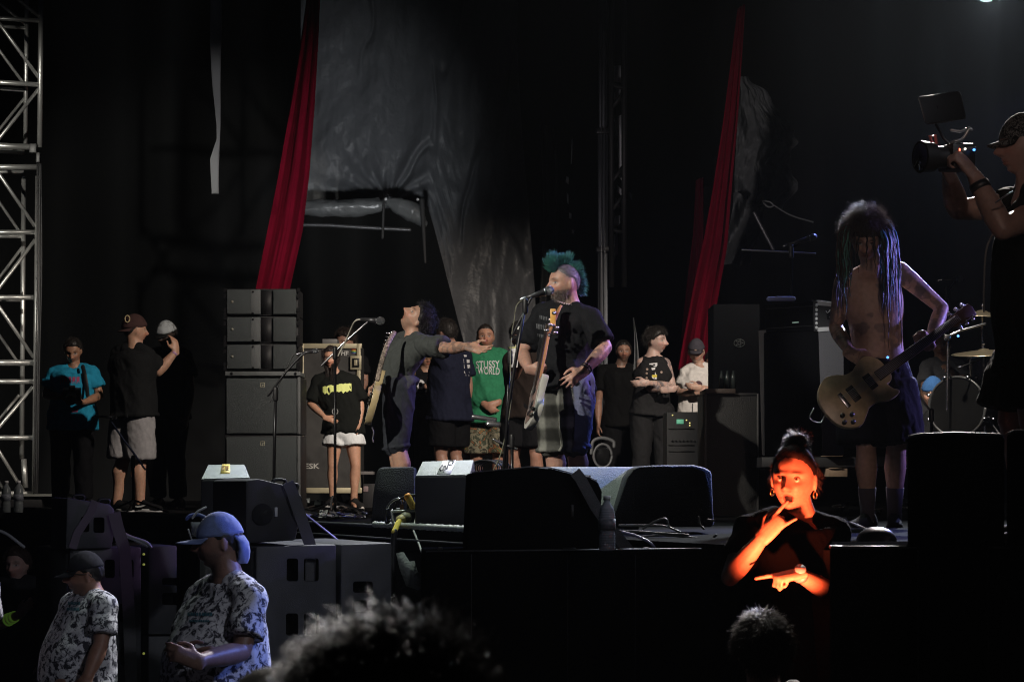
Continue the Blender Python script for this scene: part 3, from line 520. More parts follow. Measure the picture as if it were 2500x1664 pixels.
# singer's mic, white boom
stand('stand with a bright boom slanting up in front of the girl', 16.6, (818, 1252), [(818, 860), (818, 1252)], [(785, 892), (838, 838), (896, 787)], mb=SW)
g = G()
micro('black vocal mic on the bright boom in front of the singer', W(882, 779, 16.3), W(938, 784, 16.2), k=1.25)
wire('pale cable curling from the vocal mic down the boom', [W(884, 779, 16.3), W(868, 783, 16.3), W(858, 800, 16.4), W(845, 830, 16.5), W(826, 868, 16.55)], .006, WHT)
wire('chrome curved cable at the foot of the girl stand', [W(812, 1212, 16.6), W(809, 1235, 16.5), W(820, 1258, 16.3), W(842, 1268, 16.1), W(880, 1262, 16.1)], .010, SW)
stand('black stand with a long boom in front of the side fill', 15.5, (672, 1255), [(673, 960), (670, 1080), (668, 1265)], [(655, 965), (700, 905), (735, 868), (745, 862)])
micro('small mic pointing at the flight case', W(737, 862, 15.5), W(776, 855, 15.5), k=.8)
wire('cable looping from the small mic to the deck', [W(738, 862, 15.5), W(716, 868, 15.5), W(690, 920, 15.5), W(660, 980, 15.5)], .004)
stand('low slanted stand in front of the man with the brown cap', 17.6, (327, 1240), [(325, 1125), (326, 1235)], [(272, 1030), (300, 1070), (330, 1110), (354, 1145)], mb=mat('stand_blue', (.12, .14, .25), .35, .7))
micro('slim mic lying level at the top of the low stand', W(244, 1016, 17.6), W(288, 1019, 17.6), k=.75)
g = G(); 
stand('stand holding the mic of the bassist', 14.2, (1238, 1265), [(1282, 745), (1262, 860), (1240, 1000), (1222, 1265)], [(1296, 728), (1250, 820)])
micro('silver and black vocal mic at the mouth of the bassist', W(1284, 727, 14.35), W(1350, 706, 14.4), k=1.25)
wire('thin cable hanging from the bassist mic', [W(1282, 728, 14.35), W(1262, 745, 14.3), W(1256, 780, 14.3), W(1250, 815, 14.3), W(1246, 900, 14.25), W(1248, 980, 14.2), W(1225, 1100, 14.2), W(1195, 1165, 14.2)], .004, mat('cable_yellowish', (.12, .12, .08)))
# small percussion / pedal stand at bass
stand('short stand with two chrome clamps beside the floral shorts', 15.2, (1180, 1180), [(1245, 870), (1238, 1000), (1236, 1260)], [(1156, 1018), (1206, 1022)], mb=SW)
stand('folded chrome clamp arm beside the stand', 15.0, (1240, 1200), [(1250, 1075), (1250, 1260)], [(1205, 1072), (1232, 1085), (1262, 1095)], mb=SW, legs=False)
for a, b in (((1188, 1030), (1220, 1035)), ((1240, 1080), (1268, 1092)), ((1246, 1100), (1264, 1086))):
    pass
g = G(); g.tube([W(1156, 1017, 15.0), W(1208, 1024, 15.0)], .016, 10); g2 = thing(gobj('chrome_tube', g, SW), 'short bright chrome tube clamped in front of the floral shorts', 'tube')
g = G(); g.tube([W(1192, 1034, 15.0), W(1218, 1036, 15.0)], .018, 10); thing(gobj('chrome_tube', g, SW), 'second chrome tube just below the first', 'tube')
# far right back mic with boom
stand('boom stand with a mic above the amplifier rack', 16.5, (1960, 1100), [(1932, 612), (1935, 1100)], [(1935, 603), (1958, 588)], legs=False, m=mat('stand_unlit', (.002, .002, .002), 1, spec=0))  # stand blackened in its colour so it stays lost in the dark
g = G(); g.tube([W(1812, 610, 16.6), W(1990, 619, 16.6)], .007, 8); thing(gobj('boom_arm', g, mat('boom_dim', (.2, .2, .21), .4, .8)), 'long level boom arm under the mic on the right', 'boom arm')
micro('mic on the boom, its edge catching the light', W(1925, 597, 16.4), W(2000, 574, 16.4), k=1.1)
stand('drum overhead stand behind the elbow of the guitarist', 18.6, (2326, 1100), [(2312, 715), (2318, 1100)], [(2312, 715), (2330, 690)], legs=False)
micro('overhead mic above the drum kit', W(2300, 684, 18.5), W(2352, 680, 18.5), k=1.1)
# ---------------------------------------------------------------- drum kit
YD = 17.0; c = W(2339, 993, YD); R_ = root('bass_drum', A(c[0], c[1], 1.95), 'large black bass drum with a dark front skin', 'drum'); ax = nrm((-.55, -.83, 0)); xx = nrm((.83, -.55, 0))
def ringp(c, r, n=40): return [c + xx * math.cos(a) * r + A(0, 0, 1) * math.sin(a) * r for a in np.linspace(0, 6.2832, n)]
g = G(); g.tube([c + ax * .02, c - ax * .34], .222, 44, rnd=False, flat=xx); gobj('shell', g, mat('drum_shell', (.05, .055, .06), .18, bump=.0), R_, autosm=40)
g = G(); g.tube([c + ax * .022, c + ax * .026], .212, 44, rnd=False, flat=xx); gobj('drum_skin', g, mat('drum_skin', (.003, .003, .003), .6, spec=.1, var=.4, vscale=6), R_, autosm=40)
for k, m_ in ((.02, mat('hoop', (.05, .05, .05), .25)), (-.32, mat('hoop'))): g = G(); g.tube(ringp(c + ax * k, .226), .010, 8, rnd=False); gobj('hoop', g, m_, R_)
for k in range(8):
    a = k * .785 + .39; p = c + xx * math.cos(a) * .240 + A(0, 0, 1) * math.sin(a) * .240; g = G(); g.tube([p + ax * .03, p - ax * .12], .006, 8); g.ell(p - ax * .14, A(.014, .014, .014), 8); g.box(p + ax * .025, (.016, .008, .012)); gobj('tension_lug', g, CHROME, R_)
for s in (-1, 1): g = G(); g.tube([c - ax * .15 + xx * s * .2 - A(0, 0, .12), c - ax * .05 + xx * s * .34 - A(0, 0, .25)], .009, 8); gobj('spur', g, CHROME, R_)
CY = mat('cymbal', (.62, .52, .36), .28, .9, bump=.2, bscale=200)
def cymbal(label, px, py, Y, r, tilt, pole):
    c = W(px, py, Y); R = root('cymbal', c, label, 'cymbal', 'cymbals'); n = nrm((math.sin(math.radians(tilt)), -.12, 1)); x = nrm(np.cross(n, A(0, 1, 0))); y = np.cross(n, x); g = G(); Rg = []
    prof = [(.012, .024), (.035, .018), (.045, .010), (.10, .006), (r * .95, -.012), (r, -.016), (r, -.018), (r * .95, -.014), (.10, .004), (.045, .008), (.035, .016), (.012, .022)]
    for q, h in prof: Rg.append([c + (x * math.cos(a) + y * math.sin(a)) * q + n * h for a in np.linspace(0, 6.283, 48, endpoint=False)])
    g.rings(np.array(Rg)); gobj('plate', g, CY, R); g = G(); g.tube([c - n * .02, c + n * .07], .006, 8); g.ell(c + n * .06, A(.012, .012, .012), 8); gobj('wing_nut', g, CHROME, R)
    R2 = root('cymbal_stand', A(c[0], c[1], STAGE + .2), label.replace('cymbal', 'cymbal carrier pole', 1) if False else 'chrome pole under the ' + ('upper' if py < 800 else 'lower') + ' cymbal', 'stand'); g = G(); g.tube([c - n * .02, c - A(0, 0, .25), A(c[0], c[1], STAGE + .2)], .010, 10); gobj('pole', g, CHROME, R2); return R
cymbal('upper cymbal edge-on above the kit', 2398, 764, 17.4, .205, 3, None); cymbal('lower cymbal flaring in the light above the bass drum', 2402, 858, 17.0, .245, -3, None)
R_ = root('cymbal_boom', W(2350, 810, 16.9), 'chrome boom arm slanting up to the cymbals', 'boom arm'); g = G(); g.tube([W(2310, 822, 16.9), W(2345, 806, 16.9), W(2405, 790, 16.9)], .009, 8); gobj('arm', g, CHROME, R_); g = G(); g.box(W(2313, 823, 16.88), (.025, .02, .02)); gobj('clamp', g, CHROME, R_, bev=.004); g = G(); g.tube([W(2314, 826, 16.9), W(2314, 880, 16.9), W(2312, 1000, 16.9)], .010, 8); gobj('pole', g, CHROME, R_)
BL = mat('led_blue', (.1, .2, .8), .4, emit=(.1, .35, 1), es=2.5)
for x, y, rr in ((2333, 774, .006), (2339, 820, .009)): thing(led('status_light', W(x, y, 16.8), rr, BL, None), 'tiny blue light ' + ('above the chrome boom' if y < 800 else 'on the chrome boom'), 'light')
R_ = root('tom_drum', W(2385, 900, 17.2), 'small tom behind the bass drum under the cymbals', 'drum'); g = G(); q = W(2408, 905, 17.3); g.tube([q - A(0, 0, .12), q + A(0, 0, .10)], .13, 30, rnd=False); gobj('shell', g, mat('drum_shell'), R_, autosm=40); g = G(); g.tube([q + A(math.cos(a) * .135, math.sin(a) * .135, .10) for a in np.linspace(0, 6.283, 30)], .007, 8, rnd=False); gobj('hoop', g, CHROME, R_)
R_ = root('snare_clamp', W(2344, 896, 16.9), 'chrome clamp joint on an arm over the bass drum', 'clamp'); g = G(); g.ell(W(2344, 896, 16.8), A(.022, .02, .012), 8); g.tube([W(2344, 896, 16.8), W(2392, 878, 16.9)], .006, 8); gobj('clamp_arm', g, CHROME, R_)
stand('short drum mic stand with a dotted arm by the beanie man', 16.2, (2262, 1010), [(2274, 1012), (2274, 1060)], [(2231, 945), (2250, 975), (2274, 1005)], legs=False, mb=mat('boom_dim'))

# ---------------------------------------------------------------- guitars
def gframe(c, nut, nrmv): n = nrm(nut - c); t = nrm(np.asarray(nrmv, float) - n * np.dot(nrmv, n)); return n, np.cross(t, n), t   # along, width, out of the face
LP = [(-.215, 0), (-.205, .07), (-.165, .125), (-.10, .155), (-.04, .135), (.0, .108), (.05, .103), (.10, .122), (.15, .125), (.19, .09), (.205, .045), (.205, -.03), (.18, -.06), (.155, -.062), (.165, -.10), (.185, -.125), (.165, -.14), (.11, -.135), (.06, -.108), (.0, -.108), (-.05, -.135), (-.10, -.158), (-.165, -.128), (-.205, -.07)]
TC = [(-.21, 0), (-.20, .08), (-.15, .14), (-.08, .155), (-.01, .12), (.05, .115), (.12, .14), (.17, .12), (.19, .05), (.19, -.03), (.15, -.035), (.15, -.09), (.18, -.13), (.15, -.15), (.09, -.13), (.03, -.115), (-.04, -.13), (-.10, -.155), (-.16, -.13), (-.20, -.07)]
def guitar(name, label, cat, c, nut, nv, outline, bodym, neckm, k=1.0, neckw=.026, scale=.0, pick=None, guard_=None, th=.045, headlen=.17, pegs=3):
    n, w, t = gframe(c, nut, nv); L = np.linalg.norm(nut - c); R = root(name, c, label, cat); T = lambda a, b, z=0: c + (n * a + w * b) * k + t * z
    O = cr(np.array([T(a, b) for a, b in outline] + [T(*outline[0])]), 4)[:-1]; o = slab('body', O + t * th / 2, -t * th, bodym, R, .008)
    j = .19 * k
    for nm, z0, z1, m_, wd in (('neck', .0, .020, neckm, 1.0), ('fretboard', .0215, .028, mat('rosewood', (.03, .018, .012), .5), 1.02)):
        P = [c + n * (j - .06) + w * neckw * 1.15 * wd, c + n * L + w * neckw * .85 * wd, c + n * L - w * neckw * .85 * wd, c + n * (j - .06) - w * neckw * 1.15 * wd]; slab(nm, [p + t * (z1 if nm == 'fretboard' else z1) for p in P], -t * (z1 - z0), m_, R, .003)
    hs = [(0, .022), (.03, .034), (headlen, .040), (headlen + .01, .01), (headlen, -.040), (.03, -.034), (0, -.022)]; slab('headstock', [c + n * (L + a) + w * b + t * (.016 - a * .18) for a, b in hs], -t * .016, neckm, R, .003)
    for s in (-1, 1):
        for i in range(pegs): g = G(); p = c + n * (L + .04 + i * .045) + w * s * .05; g.ell(p, A(.012, .012, .012), 8); g.tube([p, p - w * s * .015, p - w * s * .015 + t * .03], .005, 8); gobj('tuner', g, CHROME, R)
    zf = th / 2
    if guard_: slab('pickguard', [T(a, b, zf + .004) for a, b in guard_], -t * .003, mat('pick_' + name, pick, .4), R, .001)
    for a in (.085, -.03): slab('pickup', [T(a + q, b, zf + .010) for q, b in ((-.022, -.044), (.022, -.044), (.022, .044), (-.022, .044))], -t * .010, BLACKP, R, .004)
    slab('bridge', [T(-.095 + q, b, zf + .014) for q, b in ((-.012, -.045), (.012, -.045), (.012, .045), (-.012, .045))], -t * .012, CHROME, R, .003)
    for a, b in ((-.11, -.085), (-.155, -.06), (-.13, -.12), (-.17, -.095)): g = G(); g.tube([T(a, b, zf), T(a, b, zf + .018)], .013, 14, rnd=False); gobj('knob', g, mat('knob', (.02, .018, .015), .3), R)
    for i in range(6 if pegs == 3 else 4): b = (i / (5 if pegs == 3 else 3) - .5) * neckw * 1.6; g = G(); g.tube([T(-.09, b, zf + .017), c + n * (L + .06) + w * b * .8 + t * .034], .0011, 5); gobj('string', g, mat('string', (.4, .4, .42), .3, 1), R)
    return R, T, n, w, t
R_, T, n, w, t = guitar('electric_guitar', 'worn gold single-cut electric guitar slung low on the dreadlocked guitarist', 'guitar', W(2092, 956, 12.28), W(2318, 793, 12.40), (-.10, -.97, .12), LP, mat('gold_top', (.52, .40, .24), .35, var=.3, vscale=14), mat('mahogany', (.06, .025, .015), .4), 1.03)
g = G(); g.tube(cr([T(-.215, 0, 0), T(-.27, -.02, .01), T(-.30, .03, .02), T(-.25, .06, .01)], 6), .004, 6); gobj('strap_loop', g, SW, R_)
g = G(); g.tube([T(-.08, .155, 0) , T(-.105, .215, .0), T(-.06, .235, 0), T(-.03, .20, 0), T(-.05, .150, 0)], .005, 6) ; 
thing(wire('coiled cable loop hanging from the gold guitar', [W(2048, 975, 12.3), W(2026, 985, 12.3), W(2022, 1010, 12.3), W(2038, 1022, 12.3), W(2052, 1008, 12.3), W(2048, 985, 12.3)], .004, SW), 'thin cable loop hanging from the tail of the gold guitar', 'cable')
led('tuner_light', W(2167, 872, 12.2), .007, BL, R_)
R_, T, n, w, t = guitar('electric_guitar', 'cream and gold electric guitar hanging edge-on in front of the singer', 'guitar', W(915, 972, 15.25), W(946, 850, 15.72), (-.96, -.25, .12), TC, mat('gold_body', (.50, .40, .22), .35, var=.15), mat('maple', (.45, .24, .10), .4), .92, pick=(.6, .58, .5), guard_=[(-.12, .03), (-.12, .12), (.0, .10), (.10, .12), (.15, .05), (.15, -.05), (-.10, -.04)])
g = G(); P = cr([W(962, 812, 15.25), W(944, 845, 15.15), W(930, 890, 15.15), W(922, 925, 15.15)], 10); g.tube(P, .017, 10, flat=A(0, 1, 0), fr=.35); gobj('strap', g, mat('strap_pattern', (.22, .18, .15), .8, var=.9, vscale=70), R_)
wire('beaded cord dangling below the cream guitar', [W(908, 1042, 15.2), W(912, 1055, 15.2), W(910, 1070, 15.2), W(911, 1078, 15.2)], .005, SW)
R_, T, n, w, t = guitar('bass_guitar', 'white bass with a patterned guard held upright by the bassist', 'bass', W(1309, 982, 14.55), W(1342, 815, 14.80), (-.95, -.28, .10), TC, mat('white_body', (.50, .50, .46), .35), mat('maple'), .86, pick=(.22, .15, .13), guard_=[(-.16, -.02), (-.15, .10), (-.05, .13), (.0, .10), (.10, .13), (.16, .05), (.16, -.10), (.0, -.08), (-.12, -.09)], neckw=.030, headlen=.22, pegs=2)
g = G(); g.box(W(1350, 776, 14.8), (.018, .02, .06)); gobj('headstock_plate', g, mat('amber', (.75, .42, .10), .4), R_, bev=.006)
for x, y in ((1342, 792), (1336, 806), (1342, 818), (1353, 764), (1360, 800), (1356, 812)): g = G(); g.ell(W(x, y, 14.74), A(.015, .012, .013), 8); gobj('tuner', g, CHROME, R_)

# ---------------------------------------------------------------- camera rig of the videographer
c = W(2318, 385, 8.62); f = nrm((-.93, -.36, -.03)); x = nrm(np.cross(f, A(0, 0, 1))); u = np.cross(x, f); R_ = root('video_camera', c, 'video camera with a big lens hood held up by the videographer', 'camera')
g = G(); g.box(c + f * -.03, (.06, .05, .05), [x, f, u]); gobj('camera_body', g, BLACKP, R_, bev=.008)
g = G(); g.tube([c + f * .01, c + f * .07, c + f * .075, c + f * .13], np.array([.042, .042, .056, .062]), 28, rnd=False); o = gobj('lens_barrel', g, BLACKP, R_, autosm=40); g = G(); g.tube([c + f * .12, c + f * .131], .052, 24, rnd=False); gobj('glass', g, mat('lens_glass', (.01, .01, .02), .05), o)
g = G(); g.tube([c + f * .075 + u * .055, c + f * .08 + u * .082 + x * .005, c + f * .06 + u * .085, c + f * .055 + u * .055], .006, 8); gobj('focus_lever', g, mat('lever_red', (.3, .06, .05), .4), R_)
g = G(); g.box(W(2362, 364, 8.6), (.035, .02, .008)); gobj('accessory_box', g, BLACKP, R_, bev=.003)
led('record_light', W(2341, 366, 8.57), .006, mat('led_red', (.8, .1, .05), .4, emit=(1, .15, .08), es=5), R_); led('status_light', W(2378, 366, 8.57), .005, BL, R_); led('status_light', W(2356, 364, 8.57), .0045, mat('led_white', (.8, .8, .8), .4, emit=(1, .95, .85), es=2), R_)
g = G(); g.tube(cr([W(2320, 350, 8.62), W(2330, 345, 8.6), W(2348, 340, 8.6), W(2358, 328, 8.6), W(2366, 314, 8.6), W(2372, 316, 8.6)], 5), .006, 8); g.tube([W(2323, 318, 8.6), W(2345, 321, 8.6), W(2358, 316, 8.6)], .006, 8); gobj('cage_arm', g, mat('cage', (.3, .3, .31), .3, .9), R_)
g = G(); g.tube([W(2286, 305, 8.65), W(2304, 338, 8.62), W(2318, 352, 8.62)], .006, 8); gobj('monitor_arm', g, BLACKM, R_)
R_ = root('field_monitor', W(2297, 303, 8.7), 'flat square field monitor tilted above the raised camera', 'monitor'); slab('monitor_body', [W(x, y, Y_) for x, y, Y_ in ((2240, 236, 8.60), (2336, 221, 8.75), (2344, 225, 8.75), (2357, 286, 8.75), (2350, 290, 8.75), (2266, 303, 8.6), (2258, 300, 8.6))], (.01, .03, 0), BLACKP, R_, .006)
g = G(); c2 = W(2282, 263, 8.66); g.box(c2, (.012, .006, .006)); gobj('mount_plate', g, BLACKM, R_)
wire('thin strap cord hanging from the videographer', [W(2472, 468, 8.4), W(2455, 478, 8.35), W(2430, 495, 8.4)], .003, mat('cage')); wire('long thin cord falling beside the arm of the videographer', [W(2430, 560, 8.6), W(2408, 610, 8.6), W(2402, 700, 8.6), W(2402, 760, 8.6)], .0035, mat('cord', (.15, .15, .15)))

# ---------------------------------------------------------------- cables, power box, litter on the deck
c = WZ(988, 1284, STAGE); Yp = c[1]; Yp = 12.45; R_ = root('power_box', W(982, 1276, Yp), 'open metal power box with a yellow plug on the stage lip', 'power box')
g = G(); fr = [(955, 1248), (1020, 1244), (1016, 1278), (960, 1279)]; q = [W(x, y, Yp) for x, y in fr]
for i in range(4): g.tube([q[i], q[(i + 1) % 4]], .006, 8); g.tube([q[i] + A(0, .16, .01), q[(i + 1) % 4] + A(0, .16, .01)], .005, 8); g.tube([q[i], q[i] + A(0, .16, .01)], .005, 8)
gobj('frame', g, mat('box_alu', (.5, .52, .48), .35, .6), R_); slab('back_plate', [p + A(0, .155, .01) for p in q], (0, .006, 0), BLACKP, R_, 0)
g = G(); g.tube([W(988, 1264, Yp - .03), W(978, 1269, Yp - .05)], .028, 16); gobj('plug', g, mat('plug_cream', (.65, .55, .25), .5), R_); g = G(); g.tube([W(992, 1262, Yp - .01), W(988, 1264, Yp - .03)], .032, 16); gobj('socket', g, mat('socket_grey', (.25, .24, .15), .5), R_)
wire('yellow power cable dropping over the stage lip', [W(976, 1270, Yp - .06), W(970, 1280, Yp - .12), W(965, 1292, Yp - .25), W(962, 1297, Yp - .3)], .016, mat('yellow_cable', (.75, .60, .10), .45)); wire('black continuation of the yellow power cable', [W(964, 1297, Yp - .3), W(960, 1330, Yp - .3), W(958, 1450, Yp - .3)], .016, BLACKP)
OR = mat('orange_tag', (.8, .35, .05), .6)
for i, (pp, m_, lb) in enumerate(((((1018, 1244), (1021, 1225), (1018, 1212), (1008, 1208), (992, 1211), (986, 1240)), BLACKP, 'black cable hoop over the power box'), (((944, 1242), (955, 1226), (968, 1218), (980, 1220), (983, 1240)), SW, 'bright cable arching left of the power box'), (((962, 1243), (972, 1222), (990, 1212), (1000, 1212)), BLACKP, 'dark cable under the bright arch'), (((943, 1243), (940, 1262), (944, 1275), (952, 1270)), BLACKP, 'loose cable end beside the power box'))):
    wire(lb, [W(x, y, Yp + .05) for x, y in pp], .008, m_)
for (a, b, m_, lb) in (((997, 1214), (1008, 1236), mat('yellow_tag', (.8, .55, .12), .6), 'yellow tag tied on the cable hoop'), ((994, 1210), (998, 1216), OR, 'orange tape knot on the cable hoop')): g = G(); g.tube([W(*a, Yp + .0), W(*b, Yp + .0)], .014, 8, flat=A(1, 0, 0), fr=1.4); thing(gobj('cable_tag', g, m_), lb, 'tag')
R_ = root('connector_block', W(990, 1242, Yp), 'small cluster of connectors plugged on top of the power box', 'connectors')
for x, h, m_ in ((982, 8, mat('brown_plug', (.2, .1, .06), .5)), (990, 16, mat('blue_plug', (.08, .1, .22), .5)), (998, 12, BLACKP), (1012, 10, mat('brown_plug'))): g = G(); b = W(x, 1243, Yp + .05); g.tube([b, b + A(0, 0, h / 420)], .014, 10); gobj('connector', g, m_, R_)
R_ = root('tape_rod', W(1022, 1330, Yp - .3), 'thin pale rod hanging from the power box past the roll', 'rod'); g = G(); g.tube([W(1020, 1246, Yp - .02), W(1010, 1288, Yp - .25)], .006, 6); g.tube([W(1010, 1295, Yp - .3), W(1022, 1325, Yp - .4), W(1036, 1364, Yp - .5)], .006, 6); gobj('rod', g, mat('rod_pale', (.7, .7, .66), .4), R_)
# tangle at the girl's feet
rg = np.random.default_rng(3)
for i in range(13):
    x0, y0 = rg.uniform(738, 870), rg.uniform(1236, 1262); pts = []
    for k in range(5): pts.append(WZ(np.clip(x0 + rg.uniform(-40, 40), 738, 900), np.clip(y0 + rg.uniform(-10, 8), 1230, 1266), STAGE + .01 + .04 * rg.random() * (k in (1, 2, 3))))
    wire(('black', 'grey', 'pale')[i % 3] + ' cable in the tangle at the feet of the girl', pts, .007, (BLACKP, mat('edge_grey'), mat('cable_grey', (.35, .36, .38), .4))[i % 3], group='tangled cables at the feet of the girl')
for lb, x0, x1, y, h in (('small grey pedal beside the tangled cables', 736, 756, 1226, 14), ('white junction box among the cables', 779, 800, 1262, 16), ('second grey pedal among the cables', 768, 784, 1232, 10)):
    R_ = root('effects_pedal', WZ(x0, y, STAGE), lb, 'pedal'); p = WZ((x0 + x1) / 2, y, STAGE); w_ = (x1 - x0) / 2 / (FP / p[1]); g = G(); g.box(p + A(0, 0, .02), (w_, .06, .02), [A(1, 0, 0), nrm((0, 1, .25)), nrm((0, -.25, 1))]); gobj('pedal_body', g, mat('pedal_grey', (.38, .42, .42), .5, var=.2), R_, bev=.005); g = G(); g.tube([p + A(0, -.02, .04), p + A(0, -.02, .055)], .012, 10, rnd=False); gobj('foot_switch', g, CHROME, R_)
R_ = root('cable_ramp', WZ(858, 1258, STAGE), 'pale netted mat under the boom stand', 'mat'); P = [WZ(x, y, STAGE + .006) for x, y in ((838, 1262), (893, 1262), (893, 1254), (846, 1254))]; slab('sheet', P, (0, 0, -.004), mat('pale_sheet', (.6, .62, .62), .6), R_, 0)
g = G(); g.tube([WZ(826, 1230, STAGE + .03), WZ(860, 1240, STAGE + .03), WZ(896, 1252, STAGE + .03)], .008, 8); thing(gobj('stand_leg', g, mat('stand_blue')), 'bluish tube lying on the deck beside the girl shoe', 'tube')
wire('thin violet cable slanting down in front of the stage from the tangle', [W(740, 1250, 13.5), W(790, 1290, 13), W(834, 1325, 12.5)], .006, mat('violet_cable', (.25, .22, .6), .5))
wire('pale double cable slanting to the far subs', [W(285, 1293, 14), W(320, 1310, 14), W(355, 1322, 14), W(368, 1334, 14)], .010, mat('cable_grey')); wire('lower strand of the pale double cable', [W(290, 1302, 14), W(330, 1318, 14), W(358, 1332, 14)], .008, mat('cable_grey'))
wire('pale rope end by the left edge', [W(-5, 1293, 14), W(20, 1305, 14), W(58, 1334, 14)], .010, mat('cable_grey'))
wire('blue-white cable running down beside the water bottle', [W(1520, 1298, 9.6), W(1555, 1308, 9.6), W(1585, 1323, 9.6), W(1600, 1338, 9.6)], .006, mat('cable_lav', (.4, .4, .65), .4))
for i, pp in enumerate((((1512, 1282), (1560, 1282), (1620, 1283), (1660, 1298)), ((1570, 1290), (1600, 1272), (1625, 1266), (1633, 1284)), ((1512, 1295), (1550, 1296), (1600, 1300), (1680, 1305)), ((1640, 1325), (1690, 1326), (1752, 1328)), ((1706, 1262), (1708, 1278), (1718, 1290)), ((1728, 1268), (1738, 1270), (1745, 1269)), ((1560, 1310), (1620, 1306), (1700, 1312)), ((1748, 1306), (1742, 1312), (1746, 1318)))):
    wire(('flat', 'looped', 'second flat', 'braided', 'curved', 'short', 'third flat', 'hooked')[i] + ' dark cable on the deck behind the centre subs', [W(x, y, 10.2) for x, y in pp], .005, mat('cable_mid', (.16, .17, .16), .45))
# deck litter round the guitarist
R_ = root('foot_pedal', WZ(2130, 1312, STAGE), 'black round foot pedal at the feet of the guitarist', 'pedal'); g = G(); g.ell(W(2140, 1320, 9.4), A(.085, .09, .06), 20); gobj('pedal_body', g, mat('pedal_black', (.02, .02, .02), .35), R_)
R_ = root('set_list', WZ(2080, 1262, STAGE), 'white sheet of paper lying beside the shoe of the guitarist', 'paper'); slab('sheet', [WZ(x, y, STAGE + .008) for x, y in ((2030, 1270), (2072, 1272), (2066, 1262), (2034, 1260))], (0, 0, -.004), mat('paper', (.55, .56, .58), .7), R_, 0)
R_ = root('set_list', WZ(2090, 1315, STAGE), 'second paper sheet near the lip between the subs', 'paper'); slab('sheet', [W(x, y, 9.6) + A(0, dd, 0) for x, y, dd in ((2070, 1329, 0), (2120, 1329, 0), (2116, 1318, .6), (2072, 1318, .6))], (0, 0, -.004), mat('paper'), R_, 0)
wire('pale lead across the paper to the foot pedal', [W(2048, 1272, 11), W(2075, 1275, 10.5), W(2100, 1284, 10), W(2118, 1292, 9.6)], .005, mat('cable_grey'))
for i in range(8): x0 = rg.uniform(2015, 2230); y0 = rg.uniform(1215, 1255); wire(('black', 'grey')[i % 2] + ' cable coil in the clutter behind the shoes of the guitarist', [WZ(x0 + rg.uniform(-30, 30), y0 + rg.uniform(-6, 6), STAGE + .02 + .03 * rg.random()) for k in range(5)], .008, (BLACKP, mat('edge_grey'))[i % 2], group='cables behind the guitarist')
g = G(); c = WZ(1190, 1240, STAGE)
R_ = root('coiled_cable', W(1190, 1140, 16), 'coil of dark cable behind the taped monitor', 'cable')
for k in range(7): c = W(1180 + k * 5, 1142, 15.6); g = G(); g.tube([c + A(math.cos(a) * .10, .02 * k, math.sin(a) * .055) for a in np.linspace(0, 6.283, 24)], .006, 6, rnd=False); gobj('coil', g, mat('cable_mid') if k % 2 else BLACKP, R_)
# white cup and glasses-like clutter by the cap
R_ = root('clip_light', W(485, 1290, 11.9), 'small clear cup with cables on the pit subs beside the denim cap', 'cup'); g = G(); c = W(482, 1290, 11.9); g.tube([c - A(0, 0, .04), c + A(0, 0, .035)], np.array([.028, .038]), 18, rnd=False); gobj('cup', g, mat('cup_clear', (.3, .32, .36), .15, trans=.6), R_); g = G(); g.tube(cr([W(456, 1266, 11.9), W(466, 1258, 11.9), W(485, 1256, 11.9), W(500, 1262, 11.9)], 5), .010, 8); gobj('blue_cord', g, mat('blue_cord', (.04, .06, .2), .6), R_); g = G(); g.tube([W(470, 1264, 11.85), W(482, 1248, 11.85), W(502, 1238, 11.85)], .006, 8); g.tube([W(460, 1292, 11.9), W(468, 1316, 11.9)], .005, 8); gobj('pale_stick', g, mat('cable_grey'), R_)

# ---------------------------------------------------------------- lattice tower at the left
AT = mat('truss_alu', (.62, .62, .60), .38, .75, var=.15, vscale=5)
YT = 21.8; R_ = root('truss_tower', W(40, 1205, YT), 'aluminium lattice tower at the left edge of the stage', 'tower')
def bar(name, pts, r=.024, dy=0, m=AT): g = G(); g.tube([W(x, y, YT + dy) for x, y in pts], r, 12, rnd=False); return gobj(name, g, m, R_)
bar('chord', [(101, -60), (97, 360)], .026); bar('chord', [(66, -60), (62, 360)], .022, .5); bar('chord', [(-75, -60), (-78, 360)], .026); bar('chord', [(-110, -60), (-112, 360)], .022, .5)
bar('chord', [(93, 430), (84, 1200)], .026); bar('chord', [(58, 430), (53, 1120)], .024, .5); bar('chord', [(-82, 430), (-88, 1200)], .026); bar('chord', [(-115, 430), (-118, 1200)], .022, .5)
bar('chord', [(58, 1120), (62, 1190)], .028, .3)
for y, d, r, x1 in ((48, 0, .022, 97), (66, .5, .018, 64), (204, 0, .024, 96), (218, .5, .018, 63), (360, 0, .030, 90), (372, .5, .026, 60), (408, 0, .028, 90), (420, .5, .024, 58), (567, 0, .024, 86), (577, .5, .020, 56), (726, 0, .024, 82), (732, .5, .018, 52), (885, 0, .030, 82), (931, 0, .024, 82), (1068, 0, .024, 80), (1203, 0, .020, 84)): bar('brace_bar', [(-90, y - 8 if y < 400 else y), (x1, y + (3 if y < 250 else 0))], r, d)
